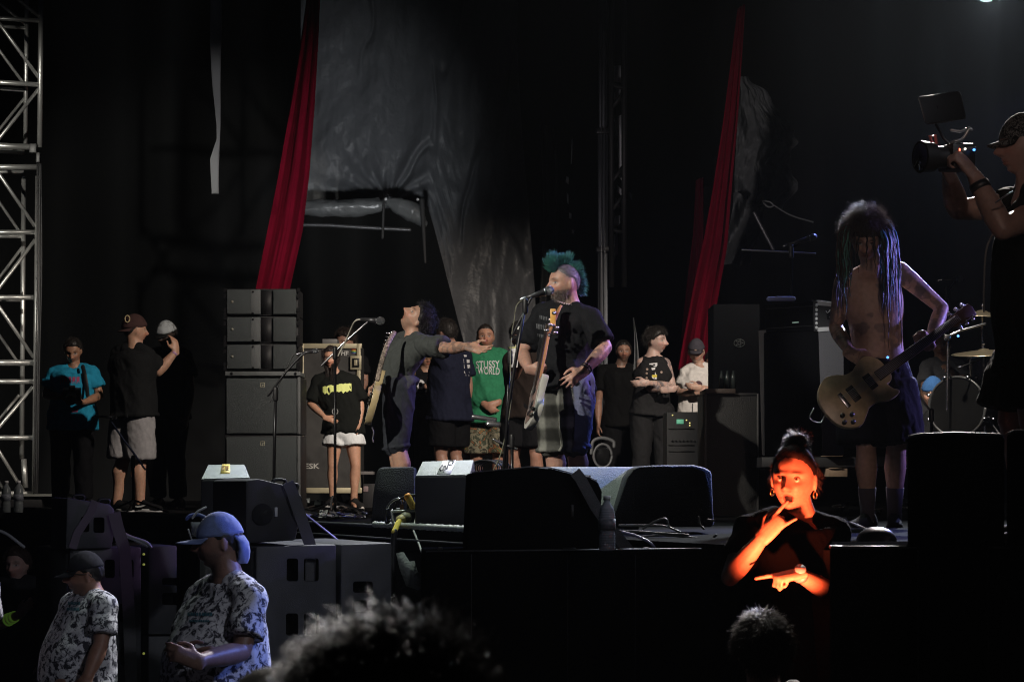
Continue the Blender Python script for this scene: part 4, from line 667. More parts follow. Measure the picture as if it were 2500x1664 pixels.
for (a, b) in (((-90, -110), (95, 40)), ((0, 60), (95, 190)), ((94, 218), (0, 336)), ((0, 428), (85, 552)), ((86, 585), (0, 700)), ((0, 752), (82, 872)), ((80, 944), (0, 1040)), ((0, 1105), (58, 1200))):
    (x0, y0), (x1, y1) = a, b
    if x0 == 0: x0 = -88; y0 = y1 - (y1 - y0) * (x1 + 88) / x1
    elif x1 == 0: y1 = y0 + (y1 - y0) * (x0 + 88) / x0; x1 = -88
    bar('diagonal', [(x0, y0), (x1, y1)], .018); bar('diagonal', [(x0 - 33, y0 + 20), (x1 - 33, y1 + 20)], .015, .5)
g = G(); g.box(W(82, 363, YT - .03), (.035, .04, .045)); g.box(W(94, 385, YT - .03), (.02, .03, .05)); gobj('coupler', g, mat('coupler', (.10, .10, .10), .5, .6), R_, bev=.008)
g = G(); g.box(W(20, 1208, YT + .1), (.55, .35, .012)); gobj('base_plate', g, mat('box_alu'), R_, bev=.003)
thing(facebox('tower_plinth', -110, 1212, 102, 1238, YT - .2, .9, CABD, None), 'low dark platform under the lattice tower', 'platform')
for i, (xo, w_) in enumerate(((96, .011), (100, .008), (91, .008))):
    wire(('thick black', 'thin black', 'second thin')[i] + ' cable running down the lattice tower', [W(xo, 400, YT - .1), W(xo + 2 * math.sin(i + 1), 650, YT - .1), W(xo - 4, 900, YT - .1), W(xo - 6, 1060, YT - .1), W(xo - 9, 1215, YT - .1)], w_, BLACKP, group='cables down the tower')
for lb, x in (('upright dim bottle by the foot of the tower', 15), ('second dim bottle by the foot of the tower', 45)): bottle(lb, A(*(W(x, 1230, 18.5) * A(1, 1, 0))) + A(0, 0, STAGE), 1.2, (.25, .28, .3))

# ---------------------------------------------------------------- drapes
def hang(fn): return fn
NB = mat('night_cloth', (.003, .0035, .004), .9, bump=.3, bscale=8)
def bd(u, v):
    x = -14 + u * 30; z = .5 + (1 - v) * 16; y = 30 + .25 * np.sin(u * 120 + 2 * np.sin(u * 17)) + .1 * fbm(np.c_[u * 30, v * 3, u], 2); return np.c_[x, y, z]
cloth_sheet('backdrop', bd, 420, 20, NB, 'huge black backdrop closing off the back of the stage', 'backdrop')
TP = mat('tarp', (.10, .104, .112), .42, bump=.7, bscale=20, var=.12, vscale=3, spec=.25)
YR = 25.0
def tarp(u, v):
    w = sstep(.60, .665, u); yb = 505 + 395 * w; y = -60 + v * (yb + 60)
    q = np.clip((u - .60) / .40, 0, 1); xt = 728 + u * 535; xb = np.where(u < .60, 728 + u / .60 * 314, 1042 + 80 * w + q * 190)
    k = sstep(.1, 1, v); x = xt * (1 - k) + xb * k; s = FP / YR; r = np.c_[(x - 1250) / s, np.full_like(x, YR), CAMZ + (1176 - y) / s]
    dx = (x - 942) / 300; dy = (492 - y) / 300; rad = np.sqrt(dx ** 2 + dy ** 2); an = np.arctan2(dx, np.maximum(dy, .02))
    fan = .028 * np.sin(an * 15 + 2.5 * fbm(np.c_[u * 4, v * 3, u * 0 + 5], 2) * 4) * np.exp(-rad * 1.8) * sstep(.02, .25, rad)
    dg = (x + y * .42) / 90; crease = -.05 * np.exp(-((np.mod(dg + 1.1 * fbm(np.c_[u * 5, v * 3, u * 0], 2) * 3, 2.3) - 1.15) / .16) ** 2) * sstep(780, 1000, x)
    big = .12 * np.sin(x / 62 + y / 210 + 1.3) * sstep(860, 1120, x) + .035 * np.sin(x / 21 + y / 130 + 2.5 * fbm(np.c_[x / 120, y / 260, u * 0 + 2], 2) * 3) * (.4 + .6 * sstep(800, 1000, x))
    r[:, 1] -= fan + crease + big + .10 * fbm(np.c_[u * 6 + v * 4, v * 3, u * 0], 3) + .05 * fbm(np.c_[x / 40, y / 160, u * 0 + 9], 3) + .018 * fbm(np.c_[x / 12, y / 30, u * 0 + 3], 2); return r
cloth_sheet('grey_tarp', tarp, 320, 220, TP, 'large grey tarpaulin with folds gathered to a hook above the dark opening', 'tarpaulin')
# rolled hem
R_ = root('tarp_roll', W(880, 520, 24.4), 'shiny rolled-up grey sheet hanging over the dark opening', 'tarpaulin roll')
RM = mat('roll_vinyl', (.13, .135, .135), .30, bump=.8, bscale=14, var=.2, vscale=6)
def roll(pts, rad, seed):
    P = cr([W(x, y, 24.4 + d) for x, y, d in pts], 10); g = G(); k = len(P); r = np.interp(np.linspace(0, 1, k), np.linspace(0, 1, len(rad)), rad); g.tube(P, r, 26); v = g.verts(); v = v + A(0, -.05, .05) * fbm(v * A(9, 9, 16) + seed, 3)[:, None] * 1.2; return v, g.f
v, f = roll([(735, 506, 0), (790, 507, 0), (850, 508, 0), (925, 500, -.02), (938, 492, 0)], [.085, .10, .10, .085, .03], 1); mesh('roll_bundle', v, f, RM, R_)
v, f = roll([(942, 492, 0), (975, 505, 0), (1010, 520, 0), (1033, 545, 0)], [.03, .09, .11, .05], 5); mesh('roll_bundle', v, f, RM, R_)
g = G(); g.tube(cr([W(735, 549, 24.3), W(800, 550, 24.3), W(900, 556, 24.3), W(1000, 561, 24.3)], 6), .020, 10); gobj('bottom_bar', g, mat('bar_grey', (.12, .12, .125), .4, .5), R_)
g = G(); g.tube([W(938, 488, 24.2), W(936, 520, 24.2), W(934, 580, 24.2)], .014, 8, flat=A(1, 0, 0), fr=1); gobj('tie', g, mat('tie_grey', (.035, .035, .035), .8), R_); g = G(); g.ell(W(942, 486, 24.15), A(.016, .016, .016), 8); g.ell(W(1020, 487, 24.15), A(.016, .016, .016), 8); gobj('grommet', g, mat('grommet', (.7, .7, .7), .4), R_)
g = G(); P = cr([W(1030, 490, 24.3), W(1034, 560, 24.3), W(1038, 640, 24.3)], 5); g.tube(P, np.linspace(.03, .012, len(P)), 8); gobj('hanging_strip', g, mat('tie_grey'), R_)
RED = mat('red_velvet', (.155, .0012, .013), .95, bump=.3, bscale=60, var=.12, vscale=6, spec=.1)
def redc(pl, pr, Y, seed):
    pl = np.array(pl, float); pr = np.array(pr, float)
    def fn(u, v):
        y = pl[0, 1] + v * (pl[-1, 1] - pl[0, 1]); xl = np.interp(y, pl[:, 1], pl[:, 0]); xr = np.interp(y, pr[:, 1], pr[:, 0]); x = xl + (xr - xl) * u; s = FP / Y; r = np.c_[(x - 1250) / s, np.full_like(x, Y), CAMZ + (1176 - y) / s]
        r[:, 1] -= .028 * np.sin(u * 15 + seed + 5 * fbm(np.c_[u * 2, v * 2, u * 0 + seed], 2)) + .07 * fbm(np.c_[u * 7, v * 2, u * 0 + seed], 3) - .20 * (1 - u) ** 2; return r
    return fn
cloth_sheet('red_curtain', redc([(742, -60), (722, 100), (700, 250), (672, 420), (645, 560), (618, 700), (600, 840)], [(778, -60), (772, 100), (764, 250), (752, 420), (736, 560), (706, 700), (690, 840)], 23.5, 1), 110, 90, RED, 'deep red curtain swept to one side behind the side fill', 'curtain')
cloth_sheet('red_curtain', redc([(1812, 0), (1795, 130), (1775, 280), (1748, 450), (1728, 560), (1700, 690), (1672, 830), (1660, 900)], [(1826, 0), (1817, 130), (1806, 280), (1790, 450), (1778, 600), (1760, 700), (1742, 800), (1735, 900)], 23.5, 4), 110, 90, RED, 'narrow deep red curtain hanging behind the cabinets', 'curtain')
REDD = mat('red_unlit', (.06, .001, .008), .9, spec=.1)  # darker copy of the curtain red, lack of light put into the colour
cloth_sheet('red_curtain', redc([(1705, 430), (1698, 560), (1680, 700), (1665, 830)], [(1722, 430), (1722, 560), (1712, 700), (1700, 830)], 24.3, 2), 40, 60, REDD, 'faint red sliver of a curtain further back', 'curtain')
WS = mat('white_web', (.40, .41, .43), .7, bump=.4, bscale=60)
def tape(pl, pr, Y):
    f = redc(pl, pr, Y, 0)
    def fn(u, v): r = f(u, v); r[:, 1] = Y + .02 * np.sin(v * 12); return r
    return fn
cloth_sheet('white_strap', tape([(505, -40), (505, 90), (512, 200), (522, 300), (523, 335), (508, 385), (513, 470)], [(533, -40), (533, 90), (532, 200), (532, 300), (531, 335), (530, 385), (530, 475)], 22.5), 6, 90, WS, 'twisted pale strap hanging in front of the dark drapes', 'strap')
TG = mat('tarp_dark', (.10, .108, .108), .55, bump=.5, bscale=18, var=.3, vscale=5, spec=.3)
def rt(u, v):
    y = 180 + v * 330; x0 = 1808 - 14 * v; x1 = 1850 + 90 * np.sin(np.clip(v, 0, 1) * 2.4) + 45 * fbm(np.c_[v * 5, v * 0, v * 0], 3) * 2; x = x0 + (x1 - x0) * u; s = FP / 25; r = np.c_[(x - 1250) / s, np.full_like(x, 25.0), CAMZ + (1176 - y) / s]
    cx, cy = .42, 1.0; an = np.arctan2(u - cx, cy - v + .02); r[:, 1] -= .035 * np.sin(an * 9 + 4 * fbm(np.c_[u * 3, v * 3, u * 0 + 2], 2)) * (.3 + v) + .15 * fbm(np.c_[u * 6 + v * 2, v * 6, u * 0], 4) + .25 * np.exp(-((u - .35) / .1) ** 2) * v; return r
cloth_sheet('dark_tarp', rt, 130, 130, TG, 'crumpled dark tarpaulin pulled to a knot beside the narrow red curtain', 'tarpaulin')
def rt2(u, v):
    y = 465 + v * 180; x0 = 1795 - 25 * v; x1 = 1862 - 20 * v + 10 * np.sin(v * 5); x = x0 + (x1 - x0) * u; s = FP / 24.8; r = np.c_[(x - 1250) / s, np.full_like(x, 24.8), CAMZ + (1176 - y - 40 * u * (1 - v)) / s]
    r[:, 1] -= .12 * np.sin(u * 8 + v * 6) + .09 * fbm(np.c_[u * 6, v * 6, u * 0], 3); return r
cloth_sheet('dark_tarp', rt2, 60, 80, TG, 'lower rag of the dark tarpaulin below the knot', 'tarpaulin')
g = G(); g.tube(cr([W(1862, 490, 24.3), W(1880, 493, 24.3), W(1888, 502, 24.3), W(1876, 505, 24.3), W(1864, 495, 24.3)], 6), .010, 6); g.tube(cr([W(1888, 500, 24.3), W(1930, 525, 24.3), W(1985, 542, 24.3)], 6), .008, 6); thing(gobj('tie_rope', g, mat('rope_grey', (.16, .17, .17), .7)), 'grey rope tied round the knot of the dark tarpaulin', 'rope')
g = G(); g.tube([W(1842, 520, 24), W(1888, 608, 24)], .020, 8); thing(gobj('diagonal_pole', g, mat('bar_grey')), 'slanting pole below the knotted tarpaulin', 'pole')
# poles of the roof structure
PL = mat('pole_alu', (.06, .065, .075), .45, .6)
R_ = root('roof_pole', W(1472, 800, 24.6) * A(1, 1, 0) + A(0, 0, STAGE), 'tall grey roof support pole behind the bassist', 'pole'); 
for i, (a, b, w_, m_) in enumerate(((-60, 320, .045, PL), (326, 610, .055, PL), (612, 1230, .055, PL))): g = G(); p, q = W(1472, a, 24.6), W(1472, b, 24.6); g.box((p + q) / 2, (w_, .05, (p[2] - q[2]) / 2)); gobj('section', g, m_, R_, bev=.01)
for x in (1468, 1477): g = G(); g.tube([W(x, 60, 24.5), W(x, 1200, 24.5)], .005, 6, rnd=False); gobj('groove_edge', g, mat('groove', (.3, .31, .33), .35, .7), R_)
for y in (322, 610): g = G(); g.box(W(1472, y, 24.58), (.075, .08, .03)); gobj('joint', g, BLACKM, R_, bev=.006)
# pale drape slivers seen between the dark lattice
R_ = root('roof_truss', W(1510, 800, 24.4) * A(1, 1, 0) + A(0, 0, STAGE), 'dark lattice truss with a pale drape showing through it', 'truss')
for sg in ([(1499, 160), (1516, 160), (1516, 200), (1498, 200)], [(1500, 216), (1516, 215), (1514, 232), (1499, 250)], [(1499, 290), (1517, 280), (1518, 440), (1510, 430), (1508, 340)], [(1506, 450), (1517, 462), (1517, 478), (1507, 465)], [(1503, 483), (1514, 494), (1513, 506), (1501, 506)], [(1501, 526), (1514, 526), (1514, 545), (1498, 560)], [(1535, 468), (1540, 470), (1543, 486), (1537, 486)], [(1497, 575), (1508, 566), (1508, 620), (1497, 640)]): slab('pale_sliver', [W(x, y, 24.8) for x, y in sg], (0, .02, 0), mat('pale_drape_and_light', (.60, .62, .64), .8), R_, 0)
g = G(); g.tube([W(1493, -50, 24.5), W(1493, 700, 24.5)], .03, 10, rnd=False); g.tube([W(1524, -50, 24.5), W(1524, 700, 24.5)], .03, 10, rnd=False)
for y in (208, 265, 445, 515, 560): g.tube([W(1493, y, 24.5), W(1524, y - 40 if y % 2 else y + 8, 24.5)], .025, 8, rnd=False)
gobj('lattice', g, mat('lattice_black', (.012, .012, .013), .6), R_)
R_ = root('drape_gap', W(1390, 600, 25.5), 'thin broken line of pale slabs standing in for light between two black drapes', 'drape')
for sg in ([(1396, 340), (1398, 340), (1396, 400), (1394, 400)], [(1383, 430), (1389, 434), (1388, 450), (1381, 444)], [(1384, 470), (1388, 474), (1388, 498), (1385, 494)], [(1389, 518), (1396, 522), (1395, 536), (1390, 532)], [(1396, 560), (1402, 562), (1401, 570), (1396, 570)]): slab('pale_sliver', [W(x, y, 25.4) for x, y in sg], (0, .02, 0), mat('pale_drape_and_light'), R_, 0)  # pale pieces take the place of light in the gap
def faint(u, v):
    y = 300 + v * 520; x = 1318 + 38 * u + 8 * np.sin(v * 4); s = FP / 25.6; r = np.c_[(x - 1250) / s, np.full_like(x, 25.6), CAMZ + (1176 - y) / s]; r[:, 1] -= .05 * np.sin(u * 9 + v) ; return r
cloth_sheet('side_drape', faint, 30, 60, mat('drape_dim', (.03, .03, .032), .8), 'narrow dim drape right of the grey tail, behind the bassist', 'drape')
def flagc(u, v):
    y = 775 + v * 130; x = 1546 + 3 * np.sin(v * 3) + (2 + 14 * v) * u; s = FP / 22; r = np.c_[(x - 1250) / s, np.full_like(x, 22.0), CAMZ + (1176 - y) / s]; r[:, 1] -= .03 * np.sin(u * 9 + v * 2); return r
cloth_sheet('folded_flag', flagc, 16, 30, mat('flag_grey', (.16, .17, .18), .8), 'folded grey flag hanging beside the man with the vest', 'flag')
# ---------------------------------------------------------------- lamp that peeks in at the top right
c = W(2408, -22, 20.0); R_ = root('stage_lamp', c, 'stage lamp glowing at the top edge above the videographer', 'lamp'); d = nrm(CAMP + A(2, 0, -.5) - c)
g = G(); g.tube([c - d * .25, c], .11, 24, rnd=False); gobj('housing', g, BLACKM, R_, autosm=40); g = G(); g.tube([c + d * .002, c + d * .01], .10, 24, rnd=False); gobj('lens', g, mat('lamp_lens', (.8, .8, .8), .2, emit=(.85, .9, 1), es=1.2), R_)
g = G(); g.tube([c - d * .1 + A(-.14, 0, 0), c - d * .1 + A(-.14, 0, .2), c - d * .1 + A(.14, 0, .2), c - d * .1 + A(.14, 0, 0)], .012, 8); gobj('yoke', g, BLACKM, R_)

# ================================================================ people
def ico(n):
    bm = bmesh.new(); bmesh.ops.create_icosphere(bm, subdivisions=n, radius=1); v = np.array([x.co[:] for x in bm.verts]); f = [tuple(q.index for q in p.verts) for p in bm.faces]; bm.free(); return v, f
ICO4 = ico(4); ICO5 = ico(5)
def headshape(p, fat=0):
    x = .075 * p[:, 0]; y = .096 * p[:, 1]; z = .116 * p[:, 2]
    t = np.clip((-z - .008) / .108, 0, 1); x = x * (1 - (.30 - fat) * t ** 1.4); x = x * (1 + .05 * sstep(.0, .05, z) * (1 - sstep(.06, .11, z)))
    y = np.where(y < 0, y * (1 - .62 * t) * (1 + .06 * sstep(-.01, .04, z)), y * (1 - .04 * t) + .010 * t * (p[:, 1] > 0) * np.abs(p[:, 1]))
    y = np.where(y > .082, .082 + (y - .082) * .6, y)
    return np.stack([x, y, z], 1)
BUMPS = [(0, .0, .009, .020, .009, 0), (0, -.016, .009, .014, .010, 0), (0, -.031, .011, .009, .017, 0), (.013, -.035, .006, .006, .006, 1), (.031, .004, .015, .010, -.012, 1),
         (.031, .002, .009, .0055, .0055, 1), (.028, .024, .020, .006, .005, 1), (.043, -.028, .016, .013, .004, 1), (0, -.056, .018, .004, .005, 0), (0, -.068, .015, .0045, .006, 0),
         (0, -.0618, .022, .0018, -.004, 0), (0, -.080, .016, .006, -.004, 0), (0, -.098, .018, .012, .008, 0), (.022, -.048, .006, .014, -.002, 1)]
def headbasis(f, u):
    f = nrm(f); u = nrm(np.asarray(u, float) - f * np.dot(u, f)); r = np.cross(f, u); return np.stack([r, f, u])   # local x,y,z -> rows
def hand(g, wr, d, n, side, pose='relax', k=1.0, fat=1.0):
    d = nrm(d); n = nrm(np.asarray(n, float) - d * np.dot(n, d)); t = np.cross(d, n) * (1 if side == 'R' else -1)
    k = k * 1.0
    cu = {'relax': (.25, .35, .42, .5), 'open': (.06, .04, .06, .1), 'fist': (1, 1, 1, 1), 'grip': (.75, .8, .85, .9), 'point': (.02, .98, 1, 1), 'horn': (.1, 1, 1, .1), 'hip': (.3, .3, .35, .4), 'spread': (.1, .12, .15, .22)}[pose]
    sp = .10 if pose in ('open', 'relax', 'grip', 'fist') else .22 if pose in ('spread', 'hip') else .12
    g.tube([wr - d * .02 * k, wr + d * .02 * k, wr + d * .055 * k, wr + d * .088 * k], np.array([.0175, .0185, .018, .0145]) * k * fat, 12, flat=t, fr=2.05)
    g.ell(wr + (d * .035 + t * .026 + n * .008) * k, np.stack([d * .032, t * .017, n * .016]) * k, 10)
    for i, (o, L, r) in enumerate(((.029, .076, .0090), (.010, .083, .0092), (-.010, .077, .0088), (-.028, .060, .0078))):
        b = wr + (d * (.088 - abs(i - 1) * .004) + t * o) * k; a = 0; p = b; P = [b - d * .01 * k, b]; c = cu[i]; dd = nrm(d + t * (1.3 - i) * sp * (1 - c * .7))
        for seg, (fr_, am) in enumerate(((.45, 75), (.32, 95), (.25, 60))):
            a += math.radians(am * c); p = p + (dd * math.cos(a) + n * math.sin(a)) * L * fr_ * k; P.append(p)
        P = np.array(P); g.tube(P, np.array([r, r * 1.02, r * .98, r * .9, r * .78]) * k * fat, 8)
    ang = {'fist': 1, 'grip': .7, 'point': 1, 'horn': .4}.get(pose, .2)
    if pose == 'horn': ang = .15
    b = wr + (d * .02 + t * .028) * k; d1 = nrm(d * .62 + t * (.75 - .5 * ang) + n * (.25 + .35 * ang)); d2 = nrm(d * .85 + t * (.35 - 1.2 * ang) + n * (.25 + .5 * ang)); d3 = nrm(d * .9 + t * (.1 - 1.5 * ang) + n * .3)
    p1 = b + d1 * .038 * k; p2 = p1 + d2 * .033 * k; p3 = p2 + d3 * .025 * k
    g.tube([b, p1, p2, p3], np.array([.0125, .0115, .0105, .0088]) * k * fat, 8)
DEF = dict(hc=(0, 0, .932), nk=(0, .012, .842), shR=(-.108, .012, .812), shL=(.108, .012, .812), chest=(0, 0, .74), waist=(0, 0, .625), pel=(0, 0, .53),
           hipR=(-.052, 0, .515), hipL=(.052, 0, .515), knR=(-.06, -.012, .285), knL=(.06, -.012, .285), anR=(-.065, .02, .045), anL=(.065, .02, .045),
           elR=(-.135, .02, .635), elL=(.135, .02, .635), wrR=(-.145, -.035, .49), wrL=(.145, -.035, .49))
def skel(px, feet, Y, H=1.75, yaw=0, z0=STAGE, ov={}):
    s = FP / Y; bx = (px - 1250) / s; base = A(bx, Y, z0)
    c, sn = math.cos(math.radians(yaw)), math.sin(math.radians(yaw)); J = {}
    for k, (x, y, z) in DEF.items(): J[k] = base + A(x * c - y * sn, x * sn + y * c, z) * A(H, H, H)
    J['base'] = base; J['H'] = H
    for k, v in ov.items():
        if k in J:
            if len(v) == 3: J[k] = W(v[0], v[1], Y + v[2])
            else: p = J[k].copy(); q = W(v[0], v[1], p[1]); J[k] = q
    fy = A(sn, -c, 0); J['face'] = fy; J['up'] = A(0, 0, 1)
    return J
def torso(g, J, infl=0, bw=1, belly=0, lo='pel', hi=True, flare=0, n=28, chestw=1, hem=None):
    k = J['H'] / 1.75
    sl = nrm(J['shL'] - J['shR']); hl = nrm(J['hipL'] - J['hipR']); up = nrm(J['chest'] - J['pel'])
    cw = np.linalg.norm(J['shL'] - J['shR']) / 2
    cw = max(cw, .12 * k)
    ms = (J['shL'] + J['shR']) / 2
    st = []
    dn = nrm(J['pel'] - J['waist'])
    if hem is not None: st.append((J['pel'] + dn * hem, .172 * bw + flare, .125 * bw + flare + belly * .5, 0))
    else: st.append((J['pel'] + dn * .07 * k, .10 * bw, .085, 0))
    st += [(J['pel'], .168 * bw + flare * .6, .118 * bw + belly * .4, 0), ((J['pel'] + J['waist']) / 2, .158 * bw + flare * .3, .112 * bw + belly * .9, .25), (J['waist'], .150 * bw, .108 * bw + belly, .5),
           ((J['waist'] + J['chest']) / 2, .158 * bw * chestw, .112 * bw + belly * .7, .75), (J['chest'], .17 * chestw * (bw + 1) / 2, .118 * (bw + 1) / 2 + belly * .25, 1)]
    st += [(ms * .75 + J['chest'] * .25, cw * .98, .105, 1), (ms, cw * .93, .080, 1), (ms * .45 + J['nk'] * .55 + up * .01, cw * .55, .062, 1)]
    if hi: st.append((J['nk'] + up * .015, .066 * k, .060, 1))
    P = np.array([s[0] for s in st]); T = np.gradient(P, axis=0); an = np.linspace(0, 2 * np.pi, n, endpoint=False); R = []
    for i, (c, hw, hd, mx) in enumerate(st):
        t = nrm(T[i]); x = nrm(hl * (1 - mx) + sl * mx); x = nrm(x - t * np.dot(x, t)); y = np.cross(t, x); fwd = -y if np.dot(-y, J['face']) > np.dot(y, J['face']) else y
        a = (hw + infl); b = (hd * k * J.get('dk', 1) + infl); e = .86
        cx = np.sign(np.cos(an)) * np.abs(np.cos(an)) ** e; cy = np.sign(np.sin(an)) * np.abs(np.sin(an)) ** e
        cc = c + fwd * belly * (.35 if i in (2, 3, 4) else 0)
        R.append(cc + a * cx[:, None] * x + b * cy[:, None] * y)
    R = np.array(R); q = [];
    for i in range(n): q.append(cr(R[:, i], 4))
    g.rings(np.array(q).transpose(1, 0, 2))
def seg(g, a, b, r, n=16, mid=None):
    a, b = np.asarray(a), np.asarray(b); m = len(r); P = [a + (b - a) * i / (m - 1) for i in range(m)]; g.tube(P, r, n)
def smoothpath(P, k=5): return cr(P, k)
def body_geo(J, bw=1, belly=0, limb=1, hands={}, fat=0, feet=True, ears=True):
    g = G(); k = J['H'] / 1.75; B = headbasis(J['face_h'], J['up_h'])
    hv = headshape(ICO4[0], fat) * k * J.get('hk', 1) @ B + J['hc']; g.add(hv, ICO4[1])
    r, f, u = B
    hk = k * J.get('hk', 1)
    for s in (-1, 1):
        if ears: g.ell(J['hc'] + (r * s * .077 + f * -.010 + u * -.006) * hk, np.stack([nrm(r * s + f * -.5) * .008, nrm(f - r * s * -.4) * .017, u * .031]) * hk, 10)
    nb = J['nk']; nt = J['hc'] + (-u * .045 - f * .018) * k
    g.tube([nb - nrm(nt - nb) * .05, nb, (nb + nt) / 2, nt], np.array([.085, .064 + fat * .05, .056 + fat * .06, .056 + fat * .06]) * k * (limb * .5 + .5), 18)
    torso(g, J, 0, bw, belly)
    for s in 'RL':
        sh, el, wr = J['sh' + s], J['el' + s], J['wr' + s]; q = k * limb
        g.tube([nb + (sh - nb) * .25, nb + (sh - nb) * .7, sh], np.array([.05, .05, .052]) * q, 12)
        seg(g, sh, el, np.array([.056, .054, .048, .043, .038]) * q); seg(g, el, wr, np.array([.038, .044, .041, .034, .027]) * q)
        h = hands.get(s)
        if h is None: h = (wr - el, J['inn' + s] if 'inn' + s in J else (J['pel'] - wr), 'relax')
        hand(g, wr + nrm(wr - el) * .012, h[0], h[1], s, h[2], k * (1.0 if len(h) < 4 else h[3]))
        hp, kn, an = J['hip' + s], J['kn' + s], J['an' + s]
        hp2 = hp + (hp - J['pel']) * .05
        seg(g, hp2, kn, np.array([.092, .090, .080, .068, .058]) * q); cm = kn + (an - kn) * .3 - J['face'] * .015
        g.tube([kn, cm, kn + (an - kn) * .6, an], np.array([.055, .062, .046, .038]) * q, 14)
        if feet:
            toe = J.get('toe' + s, J['face']); g.tube([an - A(0, 0, .02), an + nrm(toe) * .07 - A(0, 0, .04), an + nrm(toe) * .15 - A(0, 0, .05)], np.array([.038, .034, .024]) * k, 10)
    return g
def ground_feet(J):
    for s in 'RL': pass
def headlocal(J, v):
    B = headbasis(J['face_h'], J['up_h']); return (v - J['hc']) @ B.T / (J['H'] / 1.75 * J.get('hk', 1)), B
def make_body(J, vox=.008, tone=(.42, .24, .16), mouth='closed', beard=None, brow=(.03, .02, .015), hands={}, bw=1, belly=0, limb=1, fat=0, tattoo=None, stubble=0, eyes=True, lips=None, extra=None, cut=None):
    g = body_geo(J, bw, belly, limb, hands, fat)
    v, f, nn = remesh(g, vox, 4)
    L, B = headlocal(J, v); near = (np.abs(L) < .15).all(1); D = np.zeros(len(v)); side = np.sign(L[:, 0]); up_ = np.zeros(len(v))
    front = sstep(.03, .06, L[:, 1])
    for (bx, bz, sx, sz, a, sym) in BUMPS:
        x = np.abs(L[:, 0]) if sym else L[:, 0]
        D += a * np.exp(-.5 * ((x - bx) / sx) ** 2 - .5 * ((L[:, 2] - bz) / sz) ** 2)
    if mouth == 'open': D -= .020 * np.exp(-.5 * (L[:, 0] / .013) ** 4 - .5 * ((L[:, 2] + .066) / .009) ** 4)
    D *= front * near * J.get('relief', 1.4); k = J['H'] / 1.75 * J.get('hk', 1)
    v = v + (D * k)[:, None] * B[1]
    # colour; shade of eye sockets, nostrils and mouth is painted in
    c = np.tile(np.array(tone), (len(v), 1)); c *= (1 + .25 * fbm(v * 18, 3))[:, None]
    fr = front * near
    def mix(m, col): nonlocal c; c = c * (1 - m[:, None]) + np.array(col) * m[:, None]
    red = np.array(tone) * A(1.15, .75, .72)
    mix(fr * .6 * np.exp(-.5 * (L[:, 0] / .02) ** 2 - .5 * ((L[:, 2] + .03) / .012) ** 2), red)
    mix(fr * .4 * np.exp(-.5 * ((np.abs(L[:, 0]) - .045) / .015) ** 2 - .5 * ((L[:, 2] + .03) / .015) ** 2), red)
    if mouth == 'open': mix(fr * (np.exp(-.5 * (L[:, 0] / .014) ** 4 - .5 * ((L[:, 2] + .066) / .0085) ** 4)), (.01, .003, .003))
    lipc = lips or tuple(np.array(tone) * A(1.0, .55, .5))
    lz = L[:, 2] + .062; lm = np.exp(-.5 * (L[:, 0] / .021) ** 4) * (np.exp(-.5 * ((lz - .0055) / .0035) ** 2) + np.exp(-.5 * ((lz + .006) / .004) ** 2))
    if mouth == 'open': lz = L[:, 2] + .066; lm = np.clip(np.exp(-.5 * ((np.sqrt((L[:, 0] / 1.35) ** 2 + lz ** 2) - .0135) / .0028) ** 2), 0, 1)
    mix(fr * np.clip(lm, 0, 1) * .8, lipc)
    if mouth != 'open': mix(fr * .75 * np.exp(-.5 * (L[:, 0] / .021) ** 4 - .5 * ((L[:, 2] + .062) / .0016) ** 2), (.04, .012, .01))
    mix(fr * .85 * np.exp(-.5 * ((np.abs(L[:, 0]) - .031) / .016) ** 4 - .5 * ((L[:, 2] - .0245 - .004 * np.cos((np.abs(L[:, 0]) - .03) * 60)) / .0038) ** 2), brow)
    if eyes:
        ex = (np.abs(L[:, 0]) - .031); ez = L[:, 2] - .002
        mix(fr * np.exp(-.5 * (ex / .0135) ** 4 - .5 * (ez / .0062) ** 4), np.array(tone) * .45)
        mix(fr * np.exp(-.5 * (ex / .011) ** 4 - .5 * (ez / .0042) ** 4), (.55, .52, .50)); mix(fr * np.exp(-.5 * ((ex ** 2 + ez ** 2) / .0045 ** 2) ** 2), (.03, .02, .015))
    mix(near * .7 * np.exp(-.5 * ((np.abs(L[:, 0]) - .012) / .004) ** 2 - .5 * ((L[:, 2] + .040) / .003) ** 2) * fr, np.array(tone) * .2)
    if stubble:
        m = near * sstep(-.035, -.055, L[:, 2]) * sstep(-.01, .02, L[:, 1]); mix(m * stubble, np.array(beard or (.05, .04, .035)))
    if tattoo:
        for s in tattoo:
            a, b = J['sh' + s[0]], J['wr' + s[0]]; e = J['el' + s[0]]
            d = np.minimum(np.linalg.norm(v - (a + (e - a) * np.clip(((v - a) @ (e - a)) / ((e - a) @ (e - a)), 0, 1)[:, None]), axis=1), np.linalg.norm(v - (e + (b - e) * np.clip(((v - e) @ (b - e)) / ((b - e) @ (b - e)), 0, 1)[:, None]), axis=1))
            t = sstep(.02, .05, fbm(v * 28, 3, 5) + .0) + sstep(.93, .99, 1 - np.abs(fbm(v * 16, 2, 9)) * 3)
            mix((d < .075) * np.clip(t, 0, 1) * .6, np.array(tone) * A(.25, .35, .45))
    if extra is not None: c = extra(v, L, c)
    return v, f, np.clip(c, .001, 1)
